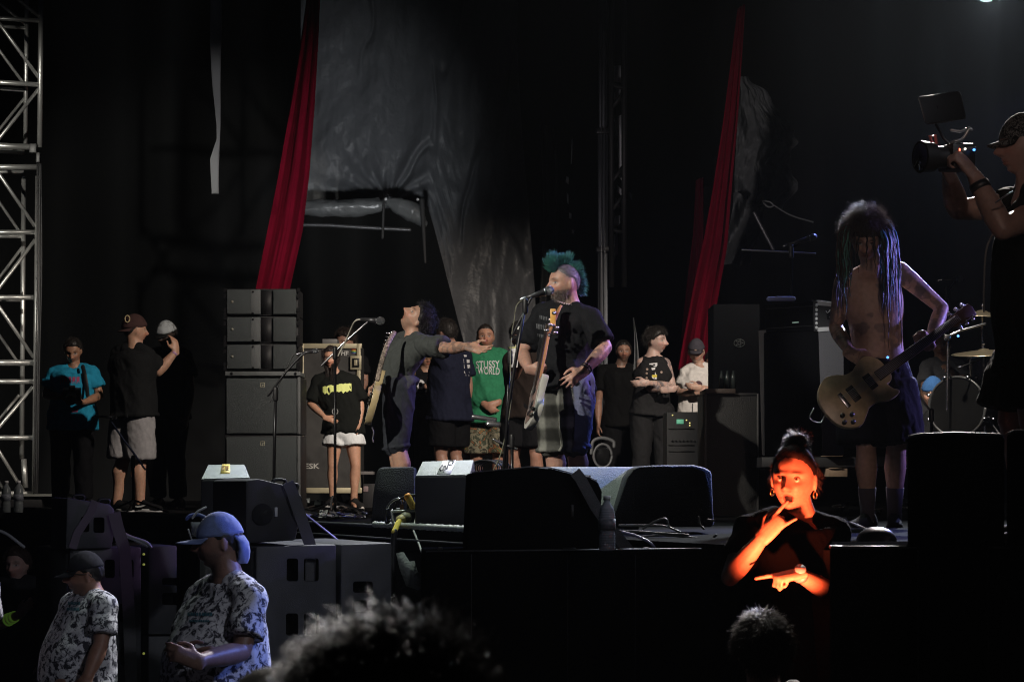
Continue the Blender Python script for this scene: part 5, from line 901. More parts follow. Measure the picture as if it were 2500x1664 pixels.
def foldsp(v, nn, J, amp=.008, seed=0, sc=1.0):
    ax = J['pel']; p = v - ax
    q = np.stack([p[:, 0] * 8 + p[:, 2] * 3.4, p[:, 1] * 8 - p[:, 2], p[:, 2] * 2.2 - p[:, 0] * 2], 1) * sc
    n1 = fbm(q + seed * 7.3, 2, seed); r = 1 - np.abs(n1) * 5.5
    n2 = fbm(q * A(2.2, 2.2, 3.4) + 3, 3, seed + 3); r2 = 1 - np.abs(n2) * 5
    return v + nn * (amp * 1.4 * (np.clip(r, -1, 1) + .5 * np.clip(r2, -1, 1)))[:, None]
def tee(J, col, infl=.016, bw=1, belly=0, limb=1, sleeve=.55, hem=.06, vox=.009, fold=.007, flare=.015, seed=0, sleeveless=False, colfn=None, name='t_shirt', parent=None, m=None, chestw=1, sw=.062, vcut=0):
    g = G(); k = J['H'] / 1.75; torso(g, J, infl, bw, belly, hi=False, flare=flare, hem=hem, chestw=chestw)
    nb = J['nk']; q = k * limb
    for s in 'RL':
        sh, el, wr = J['sh' + s], J['el' + s], J['wr' + s]
        if not sleeveless:
            g.tube([nb + (sh - nb) * .35, nb + (sh - nb) * .7, sh], np.array([.045, .052, .056]) * q + infl * .6, 12)
            if sleeve <= 1:
                e = sh + (el - sh) * sleeve; g.tube([sh, sh + (e - sh) * .35, sh + (e - sh) * .7, e], np.array([.056, .055, sw - .004, sw - .002]) * q + infl * .55, 18, rnd=False)
                g.ell(sh, A(.056, .056, .056) * q + infl * .5)
            else:
                g.tube([sh, sh + (el - sh) * .5, el], np.array([.058, .052, .046]) * q + infl * .7, 16); e = el + (wr - el) * (sleeve - 1); g.tube([el, e], np.array([.046, .036]) * q + infl * .7, 16, rnd=False)
        else: g.ell(nb + (sh - nb) * .62, A(.05, .05, .035) * q)
    # a round collar
    upv = nrm(J['nk'] - J['chest']); 
    v, f, nn = remesh(g, vox, 3); v = foldsp(v, nn, J, fold, seed)
    c = np.tile(np.array(col), (len(v), 1)).astype(float)
    if colfn: c = colfn(v, c)
    o = mesh(name, v, f, m or CLOTH, parent, col=c); return o, v, f
def shorts(J, col, length=1.0, infl=.02, bw=1, belly=0, limb=1, vox=.009, fold=.006, seed=3, wide=.03, name='shorts', parent=None, m=None, colfn=None, top=.09):
    g = G(); k = J['H'] / 1.75; q = k * limb; up = nrm(J['waist'] - J['pel'])
    hl = nrm(J['hipL'] - J['hipR']); R = []; an = np.linspace(0, 2 * np.pi, 26, endpoint=False); fy = np.cross(hl, up)
    for c, a, b in ((J['pel'] - up * .08 * k, .13, .10), (J['pel'] - up * .03, .160, .118), (J['pel'], .157, .116), (J['pel'] + up * .05, .145, .104), (J['pel'] + up * top, .135, .094)):
        R.append(c + (a * bw + infl * .6) * np.cos(an)[:, None] * hl + (b * bw * k * J.get('dk', 1) + infl * .6 + belly * .3) * np.sin(an)[:, None] * fy)
    g.rings(R)
    for s in 'RL':
        hp = J['hip' + s] + (J['hip' + s] - J['pel']) * .10; kn, anl = J['kn' + s], J['an' + s]
        if length <= 1:
            e = hp + (kn - hp) * length; r = np.array([.092, .094, .088, .080, .076]) * q + infl + np.array([0, .2, .5, .8, 1]) * wide; g.tube([hp + (e - hp) * i / 4 for i in range(5)], r, 20, rnd=False)
        else:
            r = np.array([.092, .090, .078, .064]) * q + infl; g.tube([hp + (kn - hp) * i / 3 for i in range(4)], r, 18); e = kn + (anl - kn) * (length - 1)
            g.tube([kn, kn + (e - kn) * .3, kn + (e - kn) * .7, e], np.array([.062, .062, .052, .046]) * q + infl + A(0, .1, .5, 1) * wide, 18, rnd=False)
        g.ell(hp - up * .02, A(.085, .085, .085) * q + infl * .6)
    v, f, nn = remesh(g, vox, 3); v = foldsp(v, nn, J, fold, seed, 1.2)
    c = np.tile(np.array(col), (len(v), 1)).astype(float)
    if colfn: c = colfn(v, c)
    return mesh(name, v, f, m or CLOTH, parent, col=c), v, f
def shoe(J, s, parent, upper=(.02, .02, .02), sole=(.6, .6, .6), k=1.0, swoosh=None, label=None):
    an = J['an' + s]; d = nrm(J.get('toe' + s, J['face']) * A(1, 1, 0)); x = np.cross(d, A(0, 0, 1)); zf = an[2] - .078 * k
    g = G(); an_ = np.linspace(0, 2 * np.pi, 18, endpoint=False); R = []
    for t, w, h in ((-.075, .018, .05), (-.068, .030, .075), (-.04, .036, .10), (0, .038, .105), (.035, .040, .088), (.075, .044, .066), (.12, .047, .052), (.16, .044, .044), (.19, .034, .036), (.205, .016, .026)):
        c = an + d * t * k; c = A(c[0], c[1], zf + .018 * k); q = np.array([[math.copysign(abs(math.cos(a)) ** .8, math.cos(a)) * w * k, (max(math.sin(a), 0) ** .9) * h * k - (.006 if math.sin(a) < -.1 else 0)] for a in an_])
        R.append(c + q[:, :1] * x + q[:, 1:] * A(0, 0, 1))
    g.rings(R); o = gobj('shoe', g, CLOTH, parent, col=upper)
    g = G(); P = []
    for a in np.linspace(0, 2 * np.pi, 28, endpoint=False):
        t = math.cos(a); w = .048 if t > 0 else .040; P.append(an + d * (.065 + .143 * t) * k + x * w * math.copysign(abs(math.sin(a)) ** .75, math.sin(a)) * k)
    P = np.array(P); P[:, 2] = zf; g.prism(P, (0, 0, .026 * k)); s_ = gobj('sole', g, mat('rubber_%d' % (sole[0] * 100), sole, .7), o, bev=.004)
    if swoosh is not None:
        g = G(); Q = []
        sd = x * (1 if np.dot(x, CAMP - an) > 0 else -1)
        for (a, b) in ((.10, .052), (.04, .030), (.00, .024), (-.03, .034), (-.01, .038), (.03, .040)): Q.append(A(an[0], an[1], zf) + d * a * k + A(0, 0, b + .012) * k + sd * .048 * k)
        g.prism(Q, -sd * .012); gobj('stripe', g, mat('stripe', (.7, .7, .7), .6), o, smooth=False)
    if label: o['label'] = label
    return o
def strands(roots, dirs, lens, r=.0012, curl=.3, cols=(.03, .02, .015), segs=5, grav=.4, seed=1, freq=1.5, colvar=.4, sph=None, follow=None):
    rg = np.random.default_rng(seed); n = len(roots); g_v = []; P = np.array(roots, float); D = np.array(dirs, float); D /= np.linalg.norm(D, axis=1)[:, None] + 1e-9
    L = np.asarray(lens, float).reshape(-1, 1) * np.ones((n, 1)); st = [P.copy()]; ph = rg.random((n, 3)) * 6.3; fq = freq * (1 + rg.random((n, 1)))
    side = np.cross(D, rg.normal(size=(n, 3))); side /= np.linalg.norm(side, axis=1)[:, None] + 1e-9; s2 = np.cross(D, side)
    for i in range(segs):
        D = D + A(0, 0, -1) * grav / segs; t = (i + 1) / segs
        if follow is not None: D = D + follow(P, t) / segs
        D /= np.linalg.norm(D, axis=1)[:, None] + 1e-9
        w = curl * (np.cos(fq * t * 6.3 + ph[:, :1]) * side + np.sin(fq * t * 6.3 + ph[:, 1:2]) * s2)
        P = P + nrmr(D + w) * L / segs
        if sph is not None:
            c, rad = sph; q = P - c; l = np.linalg.norm(q, axis=1)[:, None]; P = np.where(l < rad, c + q / (l + 1e-9) * rad, P)
        st.append(P.copy())
    st = np.array(st); k = segs + 1   # k,n,3
    T = np.gradient(st, axis=0); s1 = np.cross(T, A(.3, .9, .2)); s1 /= np.linalg.norm(s1, axis=2)[..., None] + 1e-9; s3 = np.cross(T, s1); s3 /= np.linalg.norm(s3, axis=2)[..., None] + 1e-9
    rr = (r * (1 - .75 * np.linspace(0, 1, k) ** 2))[:, None, None] if np.isscalar(r) else r[:, None, None]
    V = np.stack([st + s1 * rr, st + (-.5 * s1 + .87 * s3) * rr, st + (-.5 * s1 - .87 * s3) * rr], 2).transpose(1, 0, 2, 3)   # n,k,3,3
    V = V.reshape(-1, 3); base = (np.arange(n) * k * 3)[:, None, None, None]; i = (np.arange(k - 1) * 3)[None, :, None, None]; j = np.arange(3)[None, None, :, None]
    j2 = (j + 1) % 3; F = np.concatenate([base + i + j, base + i + j2, base + i + 3 + j2, base + i + 3 + j], 3).reshape(-1, 4)
    c = np.repeat((np.array(cols) if np.ndim(cols) == 2 else np.tile(np.array(cols), (n, 1))) * (1 + colvar * (rg.random((n, 1)) - .5) * 2), k * 3, axis=0)
    return V, F.tolist(), c
def nrmr(x): return x / (np.linalg.norm(x, axis=1)[:, None] + 1e-9)
def hairline(L, side=-.0, back=-.07, front=.072):
    y = L[:, 1]; return back + (side - back) * sstep(-.09, -.02, y) + (front - side) * sstep(-.01, .075, y)
def haircap(J, parent, col, th=.012, side=-.0, back=-.07, front=.072, rough=.006, nstr=0, slen=.03, seed=1, curl=.3, grav=.6, r=.0011, name='hair', up=0, fs=30, fat=0, lie=1.0):
    p, f = ICO5; B = headbasis(J['face_h'], J['up_h']); L = headshape(p, fat); k = J['H'] / 1.75 * J.get('hk', 1)
    zl = hairline(L, side, back, front) + .016 * fbm(p * 9, 3, seed); m = sstep(-.016, .020, L[:, 2] - zl)
    rad = 1 + (-.10 + m * (.10 + th / .09)) + m * (rough / .09) * fbm(p * fs / 3, 3, seed) * 2
    v0 = L * rad[:, None]; v = v0 * k @ B + J['hc']; g = G(); g.add(v, f)
    V, F, c = v, f, np.tile(np.array(col), (len(v), 1)) * (1 + .8 * fbm(p * 12, 3, seed + 2))[:, None]
    if nstr:
        rg = np.random.default_rng(seed); ok = np.where(m > .9)[0]; idx = rg.choice(ok, nstr); ro = v[idx]; cr_ = p[idx] - nrm(A(0, -.25, 1)); tg = nrmr(cr_ - p[idx] * (cr_ * p[idx]).sum(1)[:, None]); di = (p[idx] * (.30 + (1 - lie)) + tg * lie + A(0, 0, up)) @ B
        sv, sf, sc = strands(ro, nrmr(di) + rg.normal(size=(nstr, 3)) * .35, slen * (.5 + rg.random(nstr)), r, curl, col, 5, grav, seed)
        F = list(F) + [tuple(i + len(V) for i in q) for q in sf]; V = np.concatenate([V, sv]); c = np.concatenate([c, sc])
    return mesh(name, V, F, HAIR, parent, col=np.clip(c, 0, 1))
def beard(J, parent, col, n=900, slen=.012, seed=2, r=.0007):
    p, f = ICO5; B = headbasis(J['face_h'], J['up_h']); L = headshape(p, .06); k = J['H'] / 1.75 * J.get('hk', 1); rg = np.random.default_rng(seed)
    lips = (np.abs(L[:, 0]) < .024) & (np.abs(L[:, 2] + .062) < .011); ok = np.where((L[:, 1] > .005) & (L[:, 2] < -.035 - .3 * np.clip(.055 - np.abs(L[:, 0]), 0, 1) * (L[:, 2] > -.05)) & (~lips) & (L[:, 2] > -.125))[0]
    idx = rg.choice(ok, n); sv, sf, sc = strands((L[idx] * 1.01 * k) @ B + J['hc'], (p[idx] * .6 + A(0, .1, -.8)) @ B + rg.normal(size=(n, 3)) * .2, slen * (.5 + rg.random(n)), r, .3, col, 3, .4, seed)
    return mesh('beard', sv, sf, HAIR, parent, col=np.clip(sc, 0, 1))
def cap(J, parent, col, brim=(0, 1, 0), z0=.03, th=.010, m=None, blen=.07, name='cap', droop=.25, k2=1, colb=None, size=1, flap=0):
    p, f = ICO5; B = headbasis(J['face_h'], J['up_h']); L = headshape(p); k = J['H'] / 1.75 * J.get('hk', 1)
    b = nrm(brim); tilt = L[:, 1] * (b[1] * -.18) ; msk = sstep(-.004, .004, L[:, 2] - z0 + L[:, 1] * .12 * b[1])
    rad = .86 + msk * (.14 + th / .09 * size); crown = 1 + .02 * sstep(.06, .11, L[:, 2]) * msk
    v = L * rad[:, None]; v[:, 2] *= crown
    se = np.abs(np.sin(np.arctan2(p[:, 0], p[:, 1]) * 3)) ; v *= (1 - .012 * (se < .06) * msk)[:, None]
    # pull the hidden part up inside
    lo = msk < .5; v[lo] = v[lo] * .90
    W_ = v * k @ B + J['hc']; o = mesh(name, W_, f, m or CLOTH, parent, col=col)
    g = G(); R = []; ns = 15; x = np.cross(b, A(0, 0, 1)); rr = .088 + th
    top = []; bot = []
    for j in range(5):
        row = []
        for i in range(ns):
            a = (i / (ns - 1) - .5) * 2.1; e = math.cos(a * 1.35) if abs(a) < 1.16 else 0; out = blen * j / 4 * max(e, .05) ** .6
            q = b * (math.cos(a) * (.099 if abs(b[1]) > .5 else .08) + out) * 1.0 + x * math.sin(a) * .080 * (1 - .08 * j / 4); z = z0 - .12 * q[1] * b[1] + .003 - droop * out - .10 * (math.sin(a) ** 2) * (j / 4) * .25
            row.append(A(q[0], q[1], z))
        top.append(row)
    top = np.array(top); bot = top - A(0, 0, .004); nn_ = ns * 5
    F = []
    for j in range(4):
        for i in range(ns - 1):
            a = j * ns + i; F += [(a, a + 1, a + 1 + ns, a + ns), (nn_ + a, nn_ + a + ns, nn_ + a + ns + 1, nn_ + a + 1)]
    for i in range(ns - 1): a = 4 * ns + i; F.append((a, a + 1, nn_ + a + 1, nn_ + a)); F.append((i, nn_ + i, nn_ + i + 1, i + 1))
    for j in range(4):
        a = j * ns; F.append((a, a + ns, nn_ + a + ns, nn_ + a)); a = j * ns + ns - 1; F.append((a, nn_ + a, nn_ + a + ns, a + ns))
    V = np.concatenate([top.reshape(-1, 3), bot.reshape(-1, 3)]) * k @ B + J['hc']
    mesh('brim', V, F, m or CLOTH, o, col=colb or col)
    return o
def glasses(J, parent, dark=False, col=(.02, .02, .02)):
    B = headbasis(J['face_h'], J['up_h']); k = J['H'] / 1.75 * J.get('hk', 1); g = G()
    def T(x, y, z): return A(x, y, z) * k @ B + J['hc']
    lens = G()
    for s in (-1, 1):
        P = [T(s * (.033 + .026 * math.copysign(abs(math.cos(a)) ** .7, math.cos(a))), .097 - .012 * abs(.033 + .026 * math.cos(a)) / .05, .004 + .018 * math.copysign(abs(math.sin(a)) ** .7, math.sin(a))) for a in np.linspace(0, 2 * math.pi, 20)]
        g.tube(P, .0022 * k, 6)
        g.tube([T(s * .058, .088, .010), T(s * .078, .05, .008), T(s * .082, -.012, .004), T(s * .078, -.03, -.012)], .0022 * k, 6)
        lens.prism(P[:-1], B[1] * .001)
    g.tube([T(-.009, .100, .008), T(0, .104, .011), T(.009, .100, .008)], .002 * k, 6)
    o = gobj('glasses', g, mat('frames', col, .35), parent)
    gobj('lens', lens, mat('dark_lens', (.004, .004, .005), .08) if dark else mat('clear_lens', (.3, .3, .3), .08, trans=.9), o, smooth=False)
def decal(name, parent, bvh, polys, m, off=.004):
    """flat print laid on a cloth surface: each 2D point (pixel) is set on the surface it falls on"""
    V = []; F = []
    for P, fs in polys:
        idx = []
        ok = True; pts = []
        for (x, y) in P:
            r = ray(x, y); h = bvh.ray_cast(Vector(CAMP), Vector(r).normalized())
            if h[0] is None: pts.append(None)
            else: pts.append(np.array(h[0]) - nrm(r) * off)
        b = len(V); mp = {}
        for i, q in enumerate(pts):
            if q is not None: mp[i] = len(V); V.append(q)
        for q in fs:
            if all(i in mp for i in q): F.append(tuple(mp[i] for i in q))
    if not F: return None
    return mesh(name, np.array(V), F, m, parent, smooth=False)
def bvh(v, f): return BVHTree.FromPolygons([tuple(x) for x in v], f)
def person(label, J, group=None, **kw):
    r = root('person', J['base'], label, 'person', group)
    v, f, c = make_body(J, **kw); b = mesh('body', v, f, SKIN, r, col=c); return r, b, (v, f)
def setface(J, f=None, u=(0, 0, 1)):
    J['face_h'] = nrm(f if f is not None else J['face']); J['up_h'] = nrm(u); return J
def reface(J):
    "body forward from the shoulders"
    l = (J['shL'] - J['shR']) * A(1, 1, 0); J['face'] = nrm(np.cross(l, A(0, 0, 1))); return J

# ---------------------------------------------------------------- the cast
BK = (.008, .008, .009)
def pix(J, **k):
    Y = J['base'][1]
    for n, v in k.items(): J[n] = W(v[0], v[1], Y + v[2])
    return J
def full_legs(J, r, shoes=True, upper=BK, sole=(.5, .5, .5), sw=None):
    if shoes: shoe(J, 'R', r, upper, sole, swoosh=sw); shoe(J, 'L', r, upper, sole, swoosh=sw)
TAN = (.40, .235, .16); PALE = (.50, .33, .26); DARKSK = (.26, .14, .09)

def bassist():
    J = skel(1382, 1267, 15.07, 1.76, -48)
    pix(J, hc=(1377, 692, 0), nk=(1392, 748, .03), shR=(1322, 768, .16), shL=(1444, 780, -.14), chest=(1385, 815, .02), waist=(1383, 880, .02), elL=(1479, 848, -.22), wrL=(1427, 903, -.36), elR=(1276, 862, .05), wrR=(1292, 900, -.18))
    setface(J, (-.90, -.44, -.03), (.10, .0, 1)); J['hk'] = 1.10
    def ex(v, L, c):
        m = sstep(-.025, -.06, L[:, 2]) * (np.abs(L) < .16).all(1) * .5 * (L[:, 1] > -.02); m = m * (1.3 + 1.2 * fbm(v * 110, 2)); c = c * (1 - m[:, None]) + A(.13, .11, .10) * m[:, None]
        m = sstep(-.02, .02, L[:, 2] - hairline(L, .025, -.05, .07)) * (np.abs(L) < .15).all(1) * (.62 + .9 * fbm(v * 90, 2)); m = np.clip(m, 0, .9); return c * (1 - m[:, None]) + A(.17, .16, .18) * m[:, None]
    r, b, _ = person('bassist with a teal mohawk, black tee and plaid shorts, hand on hip at the mic', J, vox=.0062, tone=(.45, .27, .21), bw=1.03, belly=.045, limb=1.12, fat=.10, extra=ex, tattoo=['L'],
                     hands={'L': (W(1385, 933, 14.66) - J['wrL'], A(.2, 1, .1), 'hip', 1.08), 'R': (A(.75, -.35, -.15), A(-.1, .55, .3), 'grip', 1.05)})
    def tc(v, c): return c
    t, v, f = tee(J, (.011, .012, .014), .014, 1.03, .045, 1.12, .80, .07, .0075, .008, .014, 11, parent=r, sw=.066)
    bt = bvh(v, f)
    P = []
    for (x, y, w, h) in ((1327, 774, 20, 9), (1322, 796, 26, 12), (1322, 818, 20, 8)):
        for i in range(5): P += [([(x - w / 2 + i * w / 5, y - h / 2 + i), (x - w / 2 + (i + .6) * w / 5, y - h / 2 + i), (x - w / 2 + (i + .5) * w / 5, y + h / 2 + i), (x - w / 2 + i * w / 5 + 1, y + h / 2 + i)], [(0, 1, 2, 3)])]
    decal('faded_print', t, bt, P, mat('faded', (.12, .13, .14), .8))
    hl = nrm(J['hipL'] - J['hipR'])
    def plaid(v, c):
        p = v - J['pel']; a = p @ hl; fw = np.cross(hl, A(0, 0, 1)); u = np.where(np.abs(a) > .17, p @ fw, a); z = p[:, 2]
        s1 = .5 + .5 * np.sin(u * 46); s2 = .5 + .5 * np.sin(z * 40 + .6); k = .10 + .90 * (sstep(.2, .8, s1) * .5 + sstep(.2, .8, s2) * .5) ** 1.8
        c = np.array([.24, .25, .225]) * k[:, None]; m = sstep(.170, .185, a)[:, None]; return c * (1 - m) + A(.15, .17, .27) * m  # side strip holds the blue of the back light in its colour
    s, sv, sf = shorts(J, (.2, .2, .2), 1.08, .018, 1.04, .03, 1.12, .0085, .008, 5, .045, parent=r, colfn=plaid, name='plaid_shorts')
    g = G(); c = W(1418, 1035, 14.75)
    bs = bvh(sv, sf)
    pk = lambda pts: [([(x, y) for x, y in pts], [tuple(range(len(pts)))])]
    decal('cargo_pocket', s, bs, [([(1404, 1012), (1420, 1013), (1434, 1014), (1433, 1045), (1432, 1078), (1417, 1078), (1402, 1076), (1403, 1045)], [(0, 1, 3, 7), (1, 2, 3), (7, 3, 4, 5, 6)])], mat('denim', (.15, .18, .30), .85, bump=.3, bscale=200), .012)  # pocket takes the same blue of the back light
    full_legs(J, r, True)
    haircap(J, r, (.13, .125, .14), .004, .028, -.055, .076, .003, 2600, .010, 3, .3, .3, .0006, name='short_side_hair'); beard(J, r, (.15, .13, .115), 1500, .016)
    # mohawk: a crest of tufts along the crown
    B = headbasis(J['face_h'], J['up_h']); k = J['hk'] * J['H'] / 1.75; ro = []; di = []; le = []
    tl = rng.uniform(.6, 1.25, 15)
    for i in range(2200):
        t = rng.random(); a = math.radians(34 + 172 * t); q = A((rng.random() - .5) * .062, math.cos(a) * .098, math.sin(a) * .118 if a < 2.4 else math.sin(a) * .12)
        tuft = round(t * 13) / 13; l = 1.15 * tl[round(t * 13)] * (.050 + .045 * math.exp(-((t - .22) / .16) ** 2) + .022 * math.exp(-((t - .9) / .12) ** 2)) * (.7 + .5 * rng.random())
        an = math.radians(34 + 172 * (tuft * .7 + t * .3)); d = A(q[0] * 5 + (rng.random() - .5) * .7, math.cos(an) - .15, math.sin(an) + .1)
        ro.append(J['hc'] + (q * k) @ B); di.append(d @ B); le.append(l)
    sv, sf, sc = strands(np.array(ro), np.array(di), np.array(le), .0019, .5, (.030, .16, .13), 7, .35, 5, 1.3, .7)
    mesh('mohawk', sv, sf, HAIR, r, col=sc)
    g = G(); cc = J['nk'] + A(-.008, -.01, .035)
    for i in range(34):
        a = i / 34 * 2 * math.pi; x = A(math.cos(a) * .088 - .01, math.sin(a) * .082 - .006, -.028 * (1 + math.cos(a + .7)) + .018); g.ell(cc + x, A(.006, .006, .006), 8)
    gobj('bead_necklace', g, mat('beads', (.5, .42, .42), .3), r)
    g = G(); w = J['wrL']; d = nrm(J['wrL'] - J['elL']); x = nrm(np.cross(d, A(0, 0, 1))); y = np.cross(d, x)
    for q in (0, .022):
        for i in range(16): a = i / 16 * 6.283; g.ell(w - d * (.005 + q) + (x * math.cos(a) + y * math.sin(a)) * .036, A(.0065, .0065, .0065), 8)
    gobj('bead_bracelet', g, mat('dark_beads', (.03, .025, .03), .2), r)
    g = G(); e = J['hc'] + ((A(.084, -.01, -.005) * k) @ B); g.ell(e, A(.012, .012, .016), 10); e2 = e + A(0, .03, -.10); g.tube(cr([e, e + A(.012, .02, .015), e + A(.01, .03, -.05), J['nk'] + A(.06, .02, -.02)], 6), .0022, 6)
    gobj('in_ear_monitor', g, BLACKP, r)
bassist()

def singer():
    J = skel(975, 1265, 15.5, 1.74, -82)
    pix(J, hc=(1019, 781, 0), nk=(1010, 823, 0), shL=(1038, 844, -.19), shR=(982, 836, .17), chest=(974, 884, -.01), waist=(966, 928, 0), elL=(1095, 850, -.38), wrL=(1142, 846, -.56), elR=(948, 890, .26), wrR=(925, 935, .12))
    setface(J, (-.55, -.28, .80), (.84, 0, .54)); J['hk'] = 1.0; J['dk'] = .76
    r, b, _ = person('singer leaning back with his head thrown back and one arm stretched out', J, vox=.0062, tone=(.42, .25, .18), bw=.95, belly=.012, limb=1.0, fat=.05, mouth='open', tattoo=['L'], stubble=.35,
                     hands={'L': (W(1196, 862, 14.85) - J['wrL'], A(-.25, -.75, .75), 'spread', 1.08), 'R': (A(-.3, -.2, -1), A(-.3, -.8, 0), 'grip')})
    tee(J, (.055, .062, .060), .014, .95, .012, 1.0, .74, .07, .0075, .009, .002, 21, parent=r, sw=.068)
    shorts(J, (.028, .032, .040), 1.02, .010, .95, .0, .94, .0085, .007, 8, .035, parent=r)
    full_legs(J, r)
    haircap(J, r, (.012, .010, .010), .018, -.01, -.085, .065, .012, 1300, .038, 7, .6, .9, .0014)
singer()

def chestmarks(v, L, c):
    m = (v[:, 2] > 2.55) & (v[:, 2] < 3.1) & (L[:, 2] < -.2); t = sstep(.03, .08, fbm(v * 14, 3, 3)) * m * .55; return c * (1 - t[:, None]) + A(.08, .07, .08) * t[:, None]
def guitarist():
    J = skel(2140, 1285, 12.6, 1.80, 0)
    pix(J, hc=(2114, 582, -.16), nk=(2132, 655, .0), shR=(2060, 690, 0), shL=(2196, 662, .02), chest=(2134, 745, 0), waist=(2142, 840, -.01), elL=(2300, 752, .06), wrL=(2268, 838, -.12), elR=(2040, 800, .03), wrR=(2074, 858, -.22),
        pel=(2146, 915, 0), hipR=(2118, 930, 0), hipL=(2172, 930, 0), knR=(2115, 1090, -.04), knL=(2188, 1090, -.02), anR=(2118, 1262, 0), anL=(2183, 1262, .02))
    J['toeR'] = A(-.6, -.8, 0); J['toeL'] = A(-.15, -1, 0)
    setface(J, (-.15, -.85, -.50), (-.05, -.5, .87)); J['hk'] = 1.03
    r, b, _ = person('bare-chested guitarist with long teal-tipped dreadlocks looking down over a gold guitar', J, vox=.0065, tone=(.40, .25, .19), bw=.95, limb=.98, tattoo=['L', 'R'], extra=chestmarks,
                     hands={'L': (A(-.55, -.5, .65), A(-.2, -.6, -.3), 'grip', 1.05), 'R': (A(.75, -.25, -.55), A(.2, .8, -.3), 'relax', 1.05)})
    shorts(J, (.008, .008, .012), .95, .03, .98, 0, 1.05, .009, .008, 12, .045, parent=r)
    full_legs(J, r)
    for s in 'RL':
        g = G(); an, kn = J['an' + s], J['kn' + s]; g.tube([an - A(0, 0, .02), an + (kn - an) * .12, an + (kn - an) * .42], np.array([.043, .041, .052]), 16, rnd=False); gobj('sock', g, mat('sock', (.07, .06, .075), .9, bump=.4, bscale=300), r)
    # hair: a cap of fuzz and many dreadlocks hanging to the hips
    haircap(J, r, (.060, .038, .028), .030, -.02, -.09, .05, .014, 5000, .065, 9, 1.0, .5, .0010, name='crown_hair', up=.1, lie=.5)
    B = headbasis(J['face_h'], J['up_h']); k = J['hk']; ro = []; le = []; co = []; di = []
    for i in range(240):
        a = rng.uniform(-2.9, 2.9); zz = .075 * rng.random() ** .7 + .015
        a = a if abs(a) > .62 or rng.random() < .10 else math.copysign(.62 + rng.random() * .5, a); q = A(math.sin(a) * .116, math.cos(a) * .108 * (.80 if abs(a) < 1.1 else 1), zz) * k; p = J['hc'] + q @ B; ro.append(p); o = p - J['hc']; di.append(A(o[0], o[1] - .02, .02) * 1.0)
        L = rng.uniform(.20, .34) * (1.35 if a < -.6 else 1.0) * (.75 if abs(a) < .62 else 1); L = L * 1.6 if rng.random() < .14 and abs(a) > .62 else L; le.append(L)
        side = o[0]; base = A(.030, .020, .017)
        if side > .035 and rng.random() < .5: base = A(.03, .14, .22)
        elif side < -.045 and rng.random() < .45: base = A(.06, .17, .14)
        elif rng.random() < .12: base = A(.12, .13, .12)
        co.append(base)
    sh = J['chest']
    def fol(P, t):
        q = P - (J['hc'] + A(0, 0, -.02)); out = np.zeros_like(P); m = (np.linalg.norm(q[:, :2], axis=1) < .105)[:, None]; out[:, :2] = nrmr(np.c_[q[:, :2], np.zeros(len(P))])[:, :2] * .8 * m
        below = (P[:, 2] < J['nk'][2] + .02); out[:, 1] -= .35 * below * (P[:, 1] > sh[1] - .16); return out
    sv, sf, sc = strands(np.array(ro), np.array(di), np.array(le), .0056, .26, np.array(co), 16, 15, 4, 2.2, .7, None, fol)
    mesh('dreadlocks', sv, sf, HAIR, r, col=sc)
guitarist()

def cameraman():
    J = skel(2512, 0, 8.87, 1.74, -80)
    pix(J, hc=(2503, 358, 0), nk=(2520, 460, 0), shL=(2560, 508, -.18), shR=(2512, 500, .19), chest=(2530, 590, 0), waist=(2535, 720, 0), elL=(2448, 560, -.36), wrL=(2380, 432, -.30), elR=(2338, 512, .14), wrR=(2318, 432, -.02), pel=(2535, 850, 0), hipL=(2535, 870, -.09), hipR=(2512, 870, .09))
    setface(J, (-.98, -.12, .02), (0, 0, 1)); J['hk'] = 1.05
    r, b, _ = person('videographer raising a camera rig with both arms, dark shirt and patterned cap', J, vox=.0065, tone=(.24, .155, .13), bw=1.1, belly=.02, limb=1.12,
                     hands={'L': (A(-.62, -.1, .72), A(-.5, .6, -.5), 'grip', 1.12), 'R': (A(-.35, -.2, .8), A(.3, -.5, .6), 'grip', 1.05)})
    tee(J, (.004, .004, .004), .02, 1.12, .02, 1.1, .45, .10, .009, .008, .02, 41, parent=r)
    shorts(J, (.004, .004, .004), .85, .03, 1.1, 0, 1.1, .01, .006, 9, .04, parent=r)
    full_legs(J, r)
    haircap(J, r, (.02, .015, .012), .006, 0, -.07, .05)
    c = cap(J, r, (.1, .1, .1), (0, 1, 0), .028, .010, camo('cap_pattern', [(.01, .01, .01), (.12, .12, .12), (.01, .01, .01), (.10, .10, .10)], 26, (.46, .5, .56)), .05)
    g = G(); w = J['wrL']; d = nrm(J['wrL'] - J['elL']); g.tube([w - d * .06, w - d * .03], .040, 16, rnd=False); gobj('wrist_strap', g, BLACKP, r)
cameraman()

